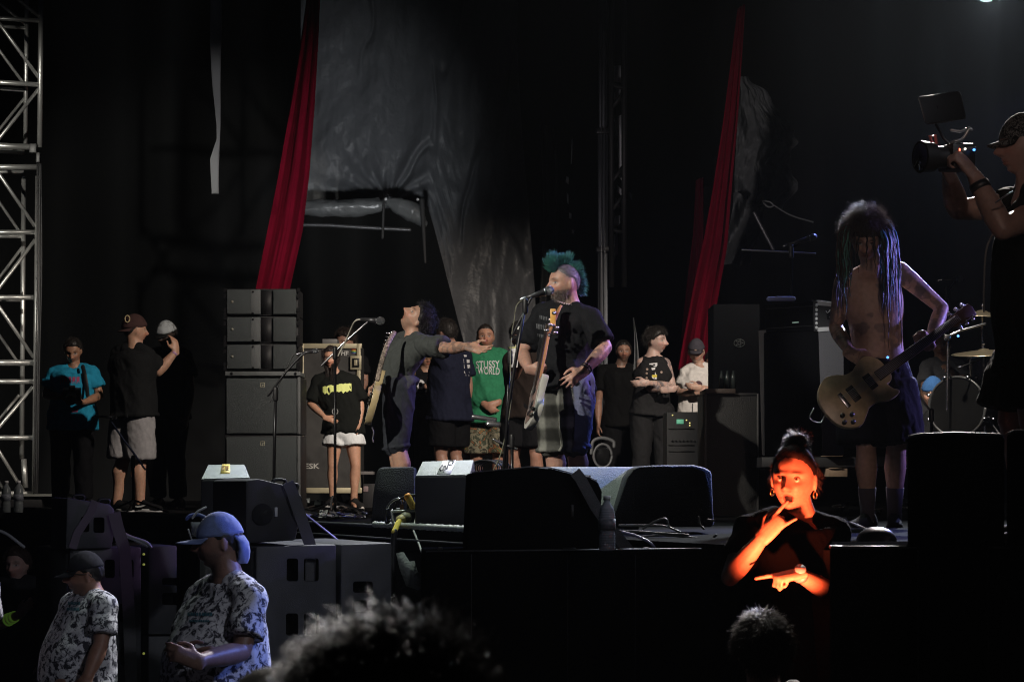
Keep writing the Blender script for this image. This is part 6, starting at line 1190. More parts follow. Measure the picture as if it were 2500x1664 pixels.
def interpreter():
    J = skel(1930, 0, 8.46, 1.68, -8, .47)
    pix(J, hc=(1938, 1170, 0), nk=(1958, 1268, .03), shR=(1832, 1296, .02), shL=(2034, 1300, .03), chest=(1945, 1345, .02), waist=(1940, 1440, .02), elR=(1782, 1408, -.17), wrR=(1862, 1312, -.27), elL=(2040, 1452, -.06), wrL=(1952, 1402, -.30))
    setface(J, (-.36, -.93, -.02), (.07, .02, 1)); J['hk'] = 1.08; J['relief'] = 1.6
    r, b, _ = person('sign language interpreter in black lit red from below, hand at her chin', J, vox=.0042, tone=(.50, .33, .26), bw=.95, limb=.93, mouth='open', lips=(.45, .12, .10), eyes=False, stubble=0, fat=.02,
                     hands={'R': (A(.60, -.18, .62), A(.35, .85, -.25), 'horn', .95), 'L': (A(-.92, -.28, -.16), A(.05, .35, -1), 'point', .98)})
    B = headbasis(J['face_h'], J['up_h']); k = J['hk'] * J['H'] / 1.75
    for s in (-1, 1):
        g = G(); c = J['hc'] + (A(s * .031, .0764, .003) * k) @ B; g.ell(c, A(.0098, .0098, .0098) * k, 20); v = g.verts()
        gz = nrm(A(s * -.1, .95, .22) @ B); q = nrmr(v - c) @ gz; col = np.where(q[:, None] > .93, A(.02, .015, .01), np.where(q[:, None] > .80, A(.14, .09, .06), A(.60, .57, .55)))
        mesh('eye', v, g.f, mat('eye', attr=True, rough=.1), r, col=col)
    KN = mat('black_knit', (.0018, .0018, .002), .95, bump=.4, bscale=200, spec=.02)
    tee(J, (.012, .012, .014), .018, .95, .0, .93, .62, .12, .006, .006, .01, 51, parent=r, m=KN)
    shorts(J, (.012, .012, .014), 1.9, .012, .95, 0, .95, .012, .004, 9, .01, parent=r, name='trousers', m=KN)
    full_legs(J, r)
    haircap(J, r, (.006, .004, .004), .009, .012, -.075, .078, .003, 1500, .014, 13, .5, .3, .0007)
    # bun with loose ends
    c = J['hc'] + (A(.004, -.045, .142) * k) @ B; ro = []; di = []
    g = G(); g.ell(c, A(.036, .036, .026)); v = g.verts(); v2 = v + (v - c) * (.35 * fbm(v * 60, 2)[:, None]); 
    for i in range(500): d = nrm(rng.normal(size=3) * A(1, 1, .8)); ro.append(c + d * A(.034, .034, .024)); di.append(np.cross(d, A(0, 0, 1)) + d * .5)
    sv, sf, sc = strands(np.array(ro), np.array(di), rng.uniform(.02, .05, 500), .0009, .6, (.012, .004, .006), 6, .3, 3)
    V = np.concatenate([v2, sv]); F = list(g.f) + [tuple(i + len(v2) for i in q) for q in sf]; mesh('hair_bun', V, F, HAIR, r, col=np.concatenate([np.tile(A(.014, .005, .007), (len(v2), 1)), sc]))
    ro = []; di = []
    for i in range(260):
        s = 1 if rng.random() < .8 else -1; q = A(s * rng.uniform(.070, .082), rng.uniform(-.06, .0), rng.uniform(-.03, .05)); ro.append(J['hc'] + (q * k) @ B); di.append(A(s * .8, -.5, -.3) @ B)
    sv, sf, sc = strands(np.array(ro), np.array(di), rng.uniform(.02, .05, 260), .0008, .9, (.006, .003, .003), 8, 1.6, 8, 2.2)
    mesh('loose_hair', sv, sf, HAIR, r, col=sc)
    for s in (-1, 1):
        g = G(); c = J['hc'] + (A(s * .080, -.008, -.052) * k) @ B; P = [c + (A(math.sin(a) * .3, math.sin(a), math.cos(a)) * .0125) @ B for a in np.linspace(0, 6.283, 22)]; g.tube(P, .0028, 8, rnd=False); gobj('hoop_earring', g, mat('gold', (.8, .5, .2), .25, 1), r)
    w = J['wrL']; d = nrm(J['wrL'] - J['elL']); g = G(); g.tube([w - d * .012, w + d * .006], .029, 20, rnd=False, flat=A(0, -1, 0), fr=1.05); o = gobj('watch', g, mat('watch_band', (.25, .25, .28), .4), r)
    g = G(); up = nrm(np.cross(d, A(0, 1, .3))); up = up if up[2] > 0 else -up; nn = nrm(A(0, -.75, .65)); g.tube([w + nn * .024, w + nn * .036], .020, 20, rnd=False); gobj('watch_face', g, mat('watch_face', (.35, .36, .42), .2), o)
interpreter()

CAMO = camo('digital_camo', [(.035, .035, .045), (.14, .14, .16), (.42, .42, .45), (.60, .60, .62)], 32, (.44, .475, .52))
def guard(label, px, Y, H, capc, hc, nk, shL, shR, elL, wrL, elR, wrR, handL, handR, yaw=-68, belly=.06, bw=1.15, sun=False, flap=False, pr=None, hk=1.05, tone=DARKSK, chest=None):
    J = skel(px, 0, Y, H, yaw, 0); pix(J, hc=hc, nk=nk, shL=shL, shR=shR, elL=elL, wrL=wrL, elR=elR, wrR=wrR); setface(J, (-.95, -.25, -.03), (.03, 0, 1)); J['hk'] = hk
    if chest: pix(J, **chest)
    r, b, _ = person(label, J, vox=.007, tone=tone, bw=bw, belly=belly, limb=1.12, fat=.08, stubble=.4, hands={'L': handL, 'R': handR})
    t, v, f = tee(J, (.3, .3, .3), .017, bw, belly, 1.16, .72, .12, .008, .0045, .012, px, parent=r, m=CAMO, sw=.066)
    if pr:
        P = []
        for j, (x0, x1, y, h) in enumerate(pr):
            n = 9
            for i in range(n):
                a = x0 + (x1 - x0) * i / n; b_ = a + (x1 - x0) / n * .72; P.append(([(a, y), (b_, y - .5), (b_, y + h), ((a + b_) / 2, y + h * .8), (a, y + h)], [(0, 1, 2, 3, 4)]))
        decal('teal_print', t, bvh(v, f), P, mat('teal_print', (.05, .16, .20), .7))
    shorts(J, (.012, .012, .014), 1.9, .02, bw, 0, 1.1, .014, .004, 9, .02, parent=r, name='trousers'); full_legs(J, r)
    haircap(J, r, (.012, .01, .009), .004, -.01, -.08, .05)
    return J, r
J, r = guard('guard in a denim-blue cap and camouflage tee standing with hands clasped', 548, 10.5, 1.82, None, (535, 1322, 0), (556, 1408, 0), (612, 1462, -.14), (492, 1462, .14), (590, 1590, -.24), (486, 1612, -.50), (450, 1585, 0), (452, 1598, -.30),
             (A(-.8, -.1, .30), A(-.2, .9, -.3), 'relax', 1.05), (A(.5, -.5, .0), A(-.1, .7, .1), 'relax', 1.0), yaw=-60, belly=.085, bw=1.28, pr=[(458, 520, 1494, 9), (462, 512, 1512, 6)], tone=(.22, .13, .10))
setface(J, (-.97, -.15, 0), (0, 0, 1))
DEN = mat('denim_cap', (.14, .19, .38), .9, bump=.2, bscale=260, var=.3, vscale=18, sheen=.3)
c = cap(J, r, (.2, .2, .2), (0, 1, 0), .022, .014, DEN, .085, droop=.06, size=.6)
B = headbasis(J['face_h'], J['up_h']); g = G(); P = []
for (y, z, w) in ((-.085, .03, .06), (-.105, 0, .062), (-.112, -.035, .058), (-.110, -.07, .048), (-.100, -.095, .03)):
    P.append([J['hc'] + (A(x * w, y - .012 * math.cos(x * 1.4) + .03 * x * x, z) * 1.05) @ B for x in np.linspace(-1, 1, 9)])
P = np.array(P); F = [(i * 9 + j, i * 9 + j + 1, i * 9 + j + 10, i * 9 + j + 9) for i in range(4) for j in range(8)]; V = P.reshape(-1, 3); n = len(V)
V2 = np.concatenate([V, V + A(0, 0, 0) - nrm(J['face_h']) * .014]); F2 = F + [tuple(n + i for i in q[::-1]) for q in F] + [(i, i + 1, n + i + 1, n + i) for i in list(range(8)) + list(range(36, 44))] + [(i * 9, i * 9 + 9, n + i * 9 + 9, n + i * 9) for i in range(4)] + [(i * 9 + 8, i * 9 + 17, n + i * 9 + 17, n + i * 9 + 8) for i in range(4)]
mesh('neck_flap', V2, F2, DEN, c)
J, r = guard('stocky guard in dark cap and sunglasses wearing a pale camouflage tee', 208, 12.0, 1.62, None, (208, 1402, 0), (226, 1452, 0), (254, 1480, -.14), (178, 1478, .14), (246, 1572, -.20), (214, 1650, -.28), (160, 1570, .05), (150, 1640, -.15),
             None, None, yaw=-62, belly=.07, bw=1.18, pr=[(166, 196, 1468, 8), (163, 194, 1482, 8)], tone=(.30, .16, .11))
cap(J, r, (.02, .02, .025), (0, 1, 0), .028, .010, None, .07); glasses(J, r, True)
J, r = guard('guard cropped at the edge, only a camouflage sleeve showing', -88, 12.0, 1.75, None, (-88, 1330, 0), (-80, 1395, 0), (-36, 1428, -.05), (-140, 1428, .05), (-34, 1540, -.1), (-50, 1630, -.2), (-150, 1540, .05), (-150, 1630, -.1), None, None, yaw=-20, belly=.03, bw=1.1)
cap(J, r, (.02, .02, .025), (0, 1, 0), .028, .010)

def simple(label, px, Y, H, yaw, ov={}, face=None, up=(0, 0, 1), tone=TAN, shirt=(.007, .007, .008), hair=(.015, .012, .01), vox=.0095, bw=1, belly=0, sleeve=.6, bottoms='trousers', bcol=(.005, .005, .006), blen=.8, hands={}, hairk={}, z0=STAGE, hk=1.04, tattoo=None, sleeveless=False, shoes=True, stubble=0, limb=1, shirtm=None, botm=None, seed=0, hem=.08, beard=None, hasbot=True, mouth='closed', fat=0.02, shw=.066):
    J = skel(px, 0, Y, H, yaw, z0); pix(J, **ov); setface(J, face, up); J['hk'] = hk
    r, b, _ = person(label, J, vox=vox, tone=tone, bw=bw, belly=belly, limb=limb, hands=hands, tattoo=tattoo, stubble=stubble, beard=beard, mouth=mouth, fat=fat)
    t = tee(J, shirt, .018, bw, belly, limb, sleeve, hem, vox, .008, .02, seed + px, parent=r, sleeveless=sleeveless, m=shirtm, sw=shw)
    s = shorts(J, bcol, blen if bottoms == 'shorts' else 1.9, .02, bw, belly * .5, limb, max(vox, .01), .006, px + 1, .03 if bottoms == 'shorts' else .008, parent=r, name=bottoms, m=botm)
    if shoes: full_legs(J, r)
    if hairk is not None: haircap(J, r, hair, **{**dict(th=.010, nstr=500, slen=.025, seed=px), **hairk})
    return J, r, t, s

# --- wing, far side of the stage
J, r, t, s = simple('photographer in a bright blue tee looking down at a camera in his hands', 178, 20, 1.62, 0, dict(hc=(178, 856, -.04), nk=(181, 896, 0), shR=(135, 913, 0), shL=(224, 911, 0), elL=(244, 966, -.02), wrL=(203, 982, -.24), elR=(112, 964, 0), wrR=(150, 968, -.24)),
                    (.05, -.88, -.42), (0, -.4, .9), tone=(.36, .19, .12), shirt=(.02, .27, .44), bw=1.08, belly=.03, hem=.14, sleeve=.62, hands={'L': (A(-.7, -.4, .1), A(-.3, .3, .8), 'grip'), 'R': (A(.7, -.4, .1), A(.3, .3, .8), 'grip')}, shw=.074, hairk=dict(th=.012))
bt = bvh(t[1], t[2]); P = []
for i in range(5): x = 147 + i * 10; P.append(([(x, 920), (x + 7, 919), (x + 7, 937), (x + 4, 928), (x, 938)], [(0, 1, 2, 3, 4)]))
decal('red_print', t[0], bt, P + [([(175, 1000), (190, 999), (190, 1005), (175, 1006)], [(0, 1, 2, 3)])], mat('red_print', (.38, .05, .13), .7))
g = G(); g.tube(cr([W(202, 894, 19.88), W(207, 915, 19.84), W(211, 940, 19.83), W(214, 965, 19.78)], 5), .018, 8, flat=A(0, 1, 0), fr=.3); gobj('camera_strap', g, BLACKP, r)
def photo_camera(label, c, f, k=1.0, group=None):
    f = nrm(f); x = nrm(np.cross(f, A(0, 0, 1))); u = np.cross(x, f); R = root('photo_camera', c, label, 'camera', group); g = G(); g.box(c, (.07 * k, .035 * k, .045 * k), [x, f, u]); g.box(c + u * .052 * k, (.025 * k, .03 * k, .015 * k), [x, f, u])
    gobj('camera_body', g, BLACKP, R, bev=.006); g = G(); g.tube([c + f * .03 * k, c + f * .10 * k, c + f * .11 * k, c + f * .15 * k], np.array([.036, .036, .042, .042]) * k, 20, rnd=False); o = gobj('camera_lens', g, BLACKP, R, autosm=40); 
    g = G(); g.tube([c + f * .145 * k, c + f * .152 * k], .036 * k, 20, rnd=False); gobj('glass', g, mat('lens_glass', (.01, .01, .02), .05), o); return R
photo_camera('black camera held at the belly of the man in blue', W(176, 962, 19.66), A(.1, -.9, -.35), 1.1)

J, r, t, s = simple('man in a backwards brown cap, black tee and grey shorts raising his hand', 322, 19, 1.72, 118, dict(hc=(329, 806, 0), nk=(328, 843, 0), shR=(358, 870, -.03), shL=(292, 864, .06), elR=(386, 908, .12), wrR=(427, 860, .16), elL=(285, 930, .25), wrL=(330, 950, .32), pel=(325, 1003, 0), hipR=(340, 1010, -.05), hipL=(308, 1010, .05), knR=(341, 1122, -.02), knL=(300, 1122, .04), anR=(342, 1226, -.04), anL=(285, 1226, .02)),
                    (.85, .50, .02), tone=(.45, .26, .18), shirt=(.009, .0095, .010), bottoms='shorts', bcol=(.30, .29, .30), blen=.96, bw=1.1, belly=.03, hands={'R': (A(-.12, .1, 1), A(-.6, .6, 0), 'relax', 1.05)}, shoes=False, hem=.05, limb=1.08, shw=.072, hairk=dict(th=.004, nstr=100))
J['toeR'] = A(.95, -.3, 0); J['toeL'] = A(.75, -.6, 0)
shoe(J, 'R', r, BK, (.65, .65, .65), 1.0, True); shoe(J, 'L', r, BK, (.65, .65, .65))
c = cap(J, r, (.050, .026, .024), (0, -1, 0), .018, .012, None, .05, size=1.25)
g = G(); B = headbasis(J['face_h'], J['up_h']); cc = J['hc'] + (A(-.075, -.065, .062)) @ B
d = nrm(W(302, 772, 18.8) - W(329, 800, 19)); q = W(311, 778, 18.9); g.tube([q + A(math.cos(a) * .020, 0, math.sin(a) * .028) for a in np.linspace(0, 6.28, 14)], .005, 6, rnd=False); gobj('badge', g, mat('tan_thread', (.45, .36, .2), .8), c)
g = G(); w = J['wrR']; d = nrm(J['wrR'] - J['elR']); g.tube([w - d * .02, w], .030, 14, rnd=False); gobj('wristband', g, mat('wristband', (.35, .2, .35), .6), r)

J, r, t, s = simple('dim bystander in a white-topped cap standing in the dark wing', 408, 20.6, 1.72, -25, dict(hc=(407, 818, 0)), (-.5, -.85, -.2), tone=(.04, .022, .016), shirt=(.002, .002, .002), bcol=(.002, .002, .002), bw=1.05)  # darkness of the wing is put into his skin and clothes
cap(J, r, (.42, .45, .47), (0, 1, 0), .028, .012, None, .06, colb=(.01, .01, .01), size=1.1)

J, r, t, s = simple('long-haired girl in a black tee with a yellow stripe and white shorts', 838, 20.7, 1.5, 8, dict(hc=(808, 874, -.03), nk=(815, 912, 0), shR=(778, 930, 0), shL=(864, 930, 0), chest=(823, 960, 0), elR=(757, 985, -.02), wrR=(793, 1018, -.2), elL=(881, 985, 0), wrL=(878, 1030, -.06), pel=(838, 1055, 0), hipR=(820, 1060, 0), hipL=(858, 1060, 0), knR=(812, 1135, -.03), knL=(868, 1135, -.03), anR=(812, 1218, 0), anL=(864, 1222, -.03)),
                    (-.15, -.97, -.1), tone=(.45, .25, .17), shirt=(.007, .008, .007), bottoms='shorts', bcol=(.62, .64, .66), blen=.36, bw=.98, limb=.95, sleeve=.85, hem=.0, shoes=False, hands={'R': (A(.8, -.2, -.3), A(0, .9, -.3), 'relax', .95), 'L': (A(-.05, -.1, -1), A(-1, 0, 0), 'relax', .95)}, hair=(.02, .014, .012), hairk=dict(th=.012, nstr=300), shw=.075)
J['toeL'] = A(.45, -.85, 0); J['toeR'] = A(-.2, -1, 0); shoe(J, 'R', r, BK, (.5, .48, .46), .92); shoe(J, 'L', r, (.02, .02, .02), (.55, .52, .5), .95)
ro = []; di = []
for i in range(1500):
    a = rng.uniform(1.1, 5.18); q = A(math.sin(a) * .085, math.cos(a) * .10, rng.uniform(-.02, .09)); ro.append(J['hc'] + q @ headbasis(J['face_h'], J['up_h'])); di.append(A(q[0] * 4, 0, -.2))
sv, sf, sc = strands(np.array(ro), np.array(di), rng.uniform(.28, .46, 1500), .0020, .30, (.018, .012, .01), 9, 7, 17, 2.4); mesh('long_hair', sv, sf, HAIR, r, col=sc)
bt = bvh(t[1], t[2]); g = []; xs = np.linspace(788, 858, 15); tops = [944, 942, 943, 940, 939, 941, 938, 939, 937, 936, 937, 935, 936, 935, 936]; bots = [956, 962, 958, 964, 957, 955, 960, 955, 957, 954, 960, 955, 957, 952, 955]
P = [(x, y) for x, y in zip(xs, tops)] + [(x, y) for x, y in zip(xs, bots)]; decal('yellow_print', t[0], bt, [(P, [(i, i + 1, i + 16, i + 15) for i in range(14)])], mat('yellow_print', (.62, .68, .22), .7))
P = [(818 + 8 * math.cos(a), 1004 + 8 * math.sin(a)) for a in np.linspace(0, 6.28, 16)] + [(818 + 6 * math.cos(a), 1004 + 6 * math.sin(a)) for a in np.linspace(0, 6.28, 16)]; decal('ring_print', t[0], bt, [(P, [(i, i + 1, i + 17, i + 16) for i in range(15)])], mat('grey_print', (.3, .3, .3), .7))

J, r, t, s = simple('curly-haired person mostly hidden behind the flight case', 842, 23.0, 1.80, -30, dict(elL=(890, 930, -.1), wrL=(880, 960, -.3)), (-.5, -.8, -.2), tone=(.36, .2, .15), hair=(.03, .02, .016), hairk=dict(th=.02, nstr=1200, slen=.05, curl=.9), bw=1.1)
J, r, t, s = simple('man in a navy tee with his back turned beside the green shirt man', 1098, 21.5, 1.80, -128, dict(hc=(1088, 812, 0), nk=(1102, 848, 0), elL=(1108, 925, -.1), wrL=(1090, 975, .02)), (-.75, .6, 0), tone=(.36, .2, .15), shirt=(.012, .014, .030), bottoms='shorts', bw=1.15, belly=.04, hairk=dict(th=.014, nstr=900, slen=.03), hem=.12, limb=1.05)
bt = bvh(t[1], t[2]); P = []
for (x, y, w, h) in ((1136, 868, 8, 5), (1139, 881, 15, 9), (1140, 894, 15, 10), (1139, 908, 13, 5), (1141, 915, 9, 4)): P.append(([(x - w / 2, y - h / 2), (x + w / 2, y - h / 2 + 1), (x + w / 2, y + h / 2), (x - w / 2 + 1, y + h / 2)], [(0, 1, 2, 3)]))
decal('white_print', t[0], bt, P, mat('white_print', (.6, .6, .62), .7))
J, r, t, s = simple('blonde woman in a dark tee with a white round print holding a can', 1040, 22.8, 1.62, 15, dict(elL=(1068, 935, -.05), wrL=(1054, 955, -.25)), (.3, -.9, -.1), tone=(.42, .25, .18), hair=(.30, .18, .09), hairk=dict(th=.012), hands={'L': (A(-.3, -.3, .5), A(-.8, .2, 0), 'grip')}, bw=.95)
ro = []; di = []
for i in range(900): a = rng.uniform(1.2, 5.08); q = A(math.sin(a) * .085, math.cos(a) * .1, rng.uniform(-.02, .08)); ro.append(J['hc'] + q); di.append(A(q[0] * 8, 0, .1))
sv, sf, sc = strands(np.array(ro), np.array(di), rng.uniform(.25, .36, 900), .002, .15, (.30, .18, .09), 8, 6, 18); mesh('long_hair', sv, sf, HAIR, r, col=sc)
decal('white_print', t[0], bvh(t[1], t[2]), [([(1027 + 10 * math.cos(a), 938 + 12 * math.sin(a)) for a in np.linspace(0, 6, 14)] + [(1027 + 5 * math.cos(a), 938 + 6 * math.sin(a)) for a in np.linspace(0, 6, 14)], [(i, i + 1, i + 15, i + 14) for i in range(13)])], mat('white_print'))
def can(label, c, col):
    R = root('drink_can', c - A(0, 0, .06), label, 'can'); g = G(); g.tube([c - A(0, 0, .061), c - A(0, 0, .055), c + A(0, 0, .05), c + A(0, 0, .06)], np.array([.028, .033, .033, .027]), 20, rnd=False); gobj('can_body', g, mat('can_red', col, .3, .6), R, autosm=35); g = G(); g.tube([c + A(0, 0, .060), c + A(0, 0, .063)], .026, 18, rnd=False); gobj('can_lid', g, CHROME, R)
can('pale red drink can held by the blonde woman', W(1050, 934, 22.5), (.5, .25, .25))

J, r, t, s = simple('man in a green tee and floral shorts with hands clasped', 1190, 22.4, 1.83, 0, dict(hc=(1185, 823, 0), shR=(1148, 872, 0), shL=(1224, 870, 0), elR=(1149, 946, 0), elL=(1240, 940, 0), wrR=(1182, 984, -.24), wrL=(1216, 980, -.24)), (.05, -1, .02), tone=(.45, .24, .17), shirt=(.035, .22, .11), bottoms='shorts', blen=.98, bw=1.18, belly=.09, limb=1.05, sleeve=.75, shw=.074, hem=.13, hair=(.02, .015, .012), hairk=dict(th=.005, nstr=200, slen=.01, side=.02), stubble=.25, hk=1.05,
                    botm=camo('floral', [(.04, .04, .03), (.22, .20, .14), (.05, .06, .04), (.36, .12, .05), (.08, .14, .06)], 9, (.42, .5, .56, .6)), hands={'R': (A(.6, -.2, -.5), A(.2, .9, 0), 'relax'), 'L': (A(-.75, -.25, -.3), A(0, .95, 0), 'relax')})
bt = bvh(t[1], t[2]); decal('shirt_lettering', t[0], bt, text_px('STUSSY', 1191, 889, 58, 18, -2) + text_px('WORLD', 1193, 905, 54, 17, 2), mat('white_print'))
g = G(); n = J['nk']; g.tube(cr([n + A(-.07, 0, .03), n + A(-.05, -.10, -.06), n + A(0, -.15, -.17), n + A(.05, -.10, -.06), n + A(.07, 0, .03)], 6), .004, 6); gobj('gold_chain', g, mat('gold', (.8, .5, .2), .25, 1), r)

J, r, t, s = simple('man in a dark cap holding up a drink behind the bassist mic', 1283, 19.4, 1.66, -15, dict(hc=(1267, 819, -.05), nk=(1275, 852, 0), shR=(1247, 880, 0), shL=(1315, 880, 0), elR=(1252, 925, -.05), wrR=(1272, 888, -.28)), (-.3, -.9, -.2), tone=(.34, .18, .13), shirt=(.016, .011, .009), hands={'R': (A(-.05, -.2, 1), A(-.9, -.2, 0), 'grip')}, bottoms='shorts')
cap(J, r, (.015, .015, .016), (0, 1, 0), .028, .010, None, .06)
decal('cap_logo', r, bvh(*[(lambda o: (np.array([o.matrix_world @ v.co + Vector(tuple(ORG[o.name])) * 0 for v in o.data.vertices]) + ORG[o.name], [tuple(p.vertices) for p in o.data.polygons]))(bpy.data.objects[[c.name for c in r.children if c.name.startswith('cap')][0]])][0]), [([(1262, 796), (1273, 796), (1274, 804), (1261, 804)], [(0, 1, 2, 3)])], mat('white_print'))
c0 = W(1254, 872, 19.05); R = root('plastic_cup', c0 - A(0, 0, .05), 'clear plastic cup of iced drink with a straw', 'cup'); g = G(); g.tube([c0 - A(0, 0, .085), c0 + A(0, 0, .075)], np.array([.034, .047]), 22, rnd=False); gobj('cup', g, mat('clear_plastic', (.75, .78, .8), .2, var=.2, vscale=60), R, autosm=35); g = G(); g.tube([c0 + A(0, 0, .075), c0 + A(0, 0, .088)], np.array([.050, .050]), 22, rnd=False); gobj('lid', g, mat('lid', (.55, .58, .3), .3), R, autosm=35); g = G(); g.tube([c0 + A(.005, 0, .05), c0 + A(.045, 0, .20)], .005, 8); gobj('straw', g, mat('straw', (.7, .65, .45), .4), R)

J, r, t, s = simple('dark-clad man with a moustache standing in shadow', 1516, 23.2, 1.70, 5, dict(hc=(1522, 858, 0)), (.05, -1, -.05), tone=(.32, .18, .13), shirt=(.004, .004, .004), hk=.98, stubble=.6)
J, r, t, s = simple('young man with tattooed bare arms crossed over a black vest', 1592, 20.5, 1.72, 8, dict(hc=(1601, 832, 0), nk=(1593, 868, 0), shR=(1566, 886, 0), shL=(1624, 886, 0), elR=(1566, 945, -.03), elL=(1643, 944, -.03), wrR=(1618, 951, -.24), wrL=(1580, 934, -.26), pel=(1588, 1000, 0), chest=(1595, 915, 0)), (.88, -.45, -.02), (-.05, 0, 1), tone=(.42, .29, .25), shirt=(.014, .014, .015), sleeveless=True, bw=.9, limb=.92, vox=.0085, tattoo=['R', 'L'], hands={'R': (A(.9, -.1, .05), A(0, .9, 0), 'relax', .95), 'L': (A(-.9, -.1, -.1), A(0, .9, 0), 'relax', .95)}, bcol=(.012, .012, .013), hairk=dict(th=.016, nstr=900, slen=.04, front=.055), hem=.05)
bt = bvh(t[1], t[2]); P = [([(1585, 887), (1605, 885), (1603, 895), (1598, 894)], [(0, 1, 2, 3)]), ([(1585, 888), (1590, 888), (1597, 925), (1592, 922)], [(0, 1, 2, 3)]), ([(1600, 890), (1605, 888), (1603, 925), (1598, 925)], [(0, 1, 2, 3)]), ([(1590, 898), (1600, 896), (1599, 902), (1592, 903)], [(0, 1, 2, 3)])]
decal('white_print', t[0], bt, P, mat('white_print')); decal('yellow_mark', t[0], bt, [([(1592, 915), (1604, 914), (1604, 920), (1593, 921)], [(0, 1, 2, 3)])], mat('yellow_mark', (.6, .5, .05), .7))
decal('pin_badge', t[0], bt, [([(x + 3 * math.cos(a), y + 3 * math.sin(a)) for a in np.linspace(0, 5.5, 8)], [tuple(range(8))]) for x, y in ((1580, 901), (1579, 911), (1579, 922), (1615, 908))], mat('pins', (.3, .22, .18), .5))
J, r, t, s = simple('man in a white tee, grey cap and glasses with folded arms', 1702, 21.5, 1.64, -5, dict(hc=(1700, 858, -.02), nk=(1706, 890, 0), shR=(1672, 912, 0), shL=(1735, 912, 0), elR=(1660, 958, -.02), elL=(1745, 956, -.02), wrR=(1700, 956, -.24), wrL=(1708, 946, -.26), chest=(1704, 935, 0)), (-.15, -.97, -.12), tone=(.48, .30, .23), shirt=(.62, .60, .58), vox=.0085, stubble=.15, hands={'R': (A(.9, -.1, .1), A(0, .9, 0), 'relax', .95), 'L': (A(-.9, -.1, .1), A(0, .9, 0), 'relax', .95)}, hairk=dict(th=.003, nstr=50), hem=.08, mouth='closed')
cap(J, r, (.055, .052, .065), (0, 1, 0), .026, .010, None, .07, size=1.15); glasses(J, r)
bt = bvh(t[1], t[2]); disc = lambda x, y, q: ([(x + q * math.cos(a), y + q * math.sin(a)) for a in np.linspace(0, 5.9, 14)], [tuple(range(14))])
decal('dark_print', t[0], bt, [disc(1705, 939, 10), disc(1689, 943, 6), disc(1675, 940, 4)], mat('dark_print', (.06, .02, .03), .7))
simple('person behind the cabinets, only an ear and cheek showing', 1748, 23.0, 1.60, 10, dict(hc=(1742, 880, 0)), (.4, -.9, 0), tone=(.3, .16, .12), vox=.012)

# --- drum riser people
J, r, t, s = simple('stagehand in a blue beanie crouching beside the bass drum', 2290, 17.3, 1.72, -20, dict(hc=(2278, 962, 0), nk=(2290, 1003, .03), shR=(2268, 1030, 0), shL=(2330, 1030, .05), chest=(2300, 1070, .03), waist=(2302, 1120, .03), pel=(2304, 1160, .05), hipR=(2288, 1165, .05), hipL=(2320, 1165, .05), knR=(2262, 1130, -.3), knL=(2320, 1130, -.3), anR=(2265, 1228, -.1), anL=(2322, 1228, -.1), elR=(2262, 1090, -.05), elL=(2345, 1090, 0), wrR=(2268, 1130, -.28), wrL=(2322, 1130, -.28)), (-.35, -.92, -.05), tone=(.42, .25, .18), hairk=dict(th=.004), shoes=True)
p, f = ICO5; B = headbasis(J['face_h'], J['up_h']); L = headshape(p); m_ = sstep(-.004, .004, L[:, 2] - .032 + L[:, 1] * .15); v = L * (.88 + m_ * .26)[:, None] * A(1, 1, 1.03); BE = mesh('beanie', v * 1.04 @ B + J['hc'], f, mat('beanie_blue', (.018, .08, .22), .9, bump=.5, bscale=120), r)
J, r, t, s = simple('drummer in a washed grey tee seated behind the kit', 2300, 19.2, 1.78, 5, dict(hc=(2296, 838, 0), nk=(2300, 880, .03), shR=(2266, 898, 0), shL=(2338, 898, .05), chest=(2302, 950, .03), waist=(2302, 1010, .03), pel=(2304, 1060, .05), hipR=(2288, 1065, .05), hipL=(2322, 1065, .05), knR=(2262, 1070, -.4), knL=(2345, 1070, -.4), anR=(2262, 1205, -.35), anL=(2345, 1205, -.35), elR=(2258, 960, -.12), elL=(2352, 940, -.15), wrR=(2300, 965, -.45), wrL=(2325, 905, -.45)), (-.2, -.95, -.25), tone=(.36, .2, .14), shirt=(.11, .11, .12), hairk=dict(th=.01), shoes=True)

# --- pit and audience
J, r, t, s = simple('steward in a black polo with glowing neon bands on the forearm', 38, 15.6, 1.58, -8, dict(hc=(42, 1378, 0), nk=(42, 1418, .02), shR=(8, 1432, 0), shL=(80, 1432, 0), elR=(-8, 1525, -.10), wrR=(45, 1500, -.28)), (-.25, -.95, -.05), tone=(.46, .29, .25), shirt=(.02, .02, .022), hair=(.05, .03, .025), z0=0, hk=1.08, hands={'R': (A(.6, -.2, .6), A(0, .9, 0), 'relax')}, hairk=dict(th=.014, nstr=900, side=-.01, back=-.08), fat=.1, limb=1.1)
g = G(); a, b_ = J['elR'], J['wrR']
for q in (.55, .67, .80): p = a + (b_ - a) * q; d = nrm(b_ - a); g.tube([p - d * .008, p + d * .008], .047 - .02 * q + .0095, 16, rnd=False)
gobj('neon_wristband', g, mat('neon', (.45, .7, .12), .5, emit=(.35, .7, .1), es=.05), r)

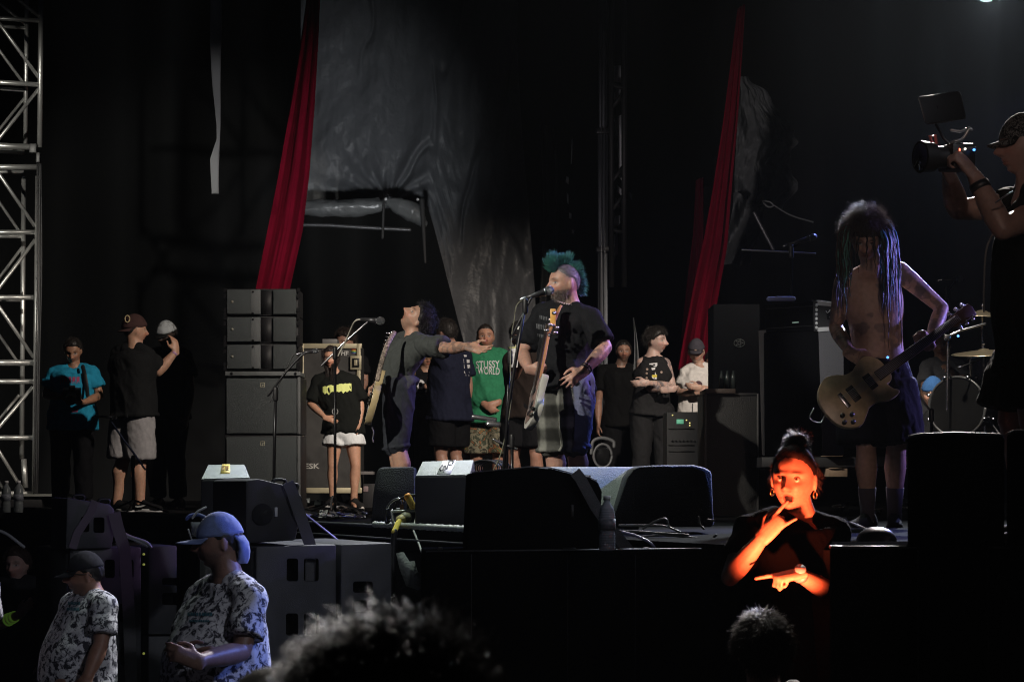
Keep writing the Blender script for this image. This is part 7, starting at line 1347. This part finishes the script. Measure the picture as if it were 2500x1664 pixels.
def crowd(label, px, Y, H, col, **k):
    return simple(label, px, Y, H, 180, {}, None, (0, 0, 1), z0=0, shirt=col, vox=.009, **k)
J, r, t, s = crowd('spectator with short brown hair and a backpack strap, seen from behind', 1858, 6.9, 1.585, (.05, .05, .055), hair=(.030, .017, .009), hairk=dict(th=.018, nstr=6500, slen=.030, side=.0, back=-.085, rough=.012, curl=.35, r=.0009, up=.06, grav=.4), tone=(.3, .17, .12), hk=1.0)
g = G(); p = (J['nk'] + J['shR']) / 2; g.tube(cr([p + A(0, -.14, -.25), p + A(0.0, -.125, -.06), p + A(0.0, -.04, .065), p + A(0, .10, -.03), p + A(0, .13, -.2)], 6), .032, 10, flat=A(1, 0, 0), fr=1.0); v = g.verts(); gobj('backpack_strap', g, mat('strap_grey', (.12, .12, .13), .8), r)
J, r, t, s = crowd('nearest spectator, a big mop of dark curly hair seen from behind', 950, 2.5, 1.832, (.02, .02, .02), hair=(.045, .036, .032), hairk=dict(th=.006, nstr=0), tone=(.2, .12, .08))
B = headbasis(J['face_h'], J['up_h']); rg = np.random.default_rng(5); n = 9000; d = rg.normal(size=(n, 3)) * A(1.05, 1, 1); d[:, 2] = np.abs(d[:, 2]) * .9 - .15; d = nrmr(d); lump = 1 + 1.3 * fbm(d * 4, 2, 4)
ro = J['hc'] + (d * A(.088, .10, .108)) @ B; sv, sf, sc = strands(ro, d @ B + rg.normal(size=(n, 3)) * .5, (.055 + .03 * rg.random(n)) * lump, .0013, .75, (.020, .017, .016), 10, .5, 6, 1.7); mesh('curly_hair', sv, sf, HAIR, r, col=sc)
J, r, t, s = crowd('spectator in a soft olive cap beside the curly-haired one', 662, 3.3, 1.70, (.02, .02, .02), hair=(.02, .015, .01), hairk=dict(th=.004, nstr=0), tone=(.2, .12, .08))
cap(J, r, (.06, .06, .045), nrm((.9, .5, 0)), .02, .016, None, .09, size=1.3)


# ---------------------------------------------------------------- stage smoke in the air
hm = bpy.data.materials.new('haze'); hm.use_nodes = True; hn = hm.node_tree; hn.nodes.remove(hn.nodes['Principled BSDF'])
hv = hn.nodes.new('ShaderNodeVolumePrincipled'); hv.inputs['Color'].default_value = (.9, .95, 1, 1); hv.inputs['Density'].default_value = .00012; hv.inputs['Anisotropy'].default_value = .35
hn.links.new(hv.outputs[0], hn.nodes['Material Output'].inputs['Volume'])
g = G(); g.box((2, 12, 8), (35, 33, 9)); hz = gobj('haze', g, hm, None, smooth=False); hz['kind'] = 'stuff'
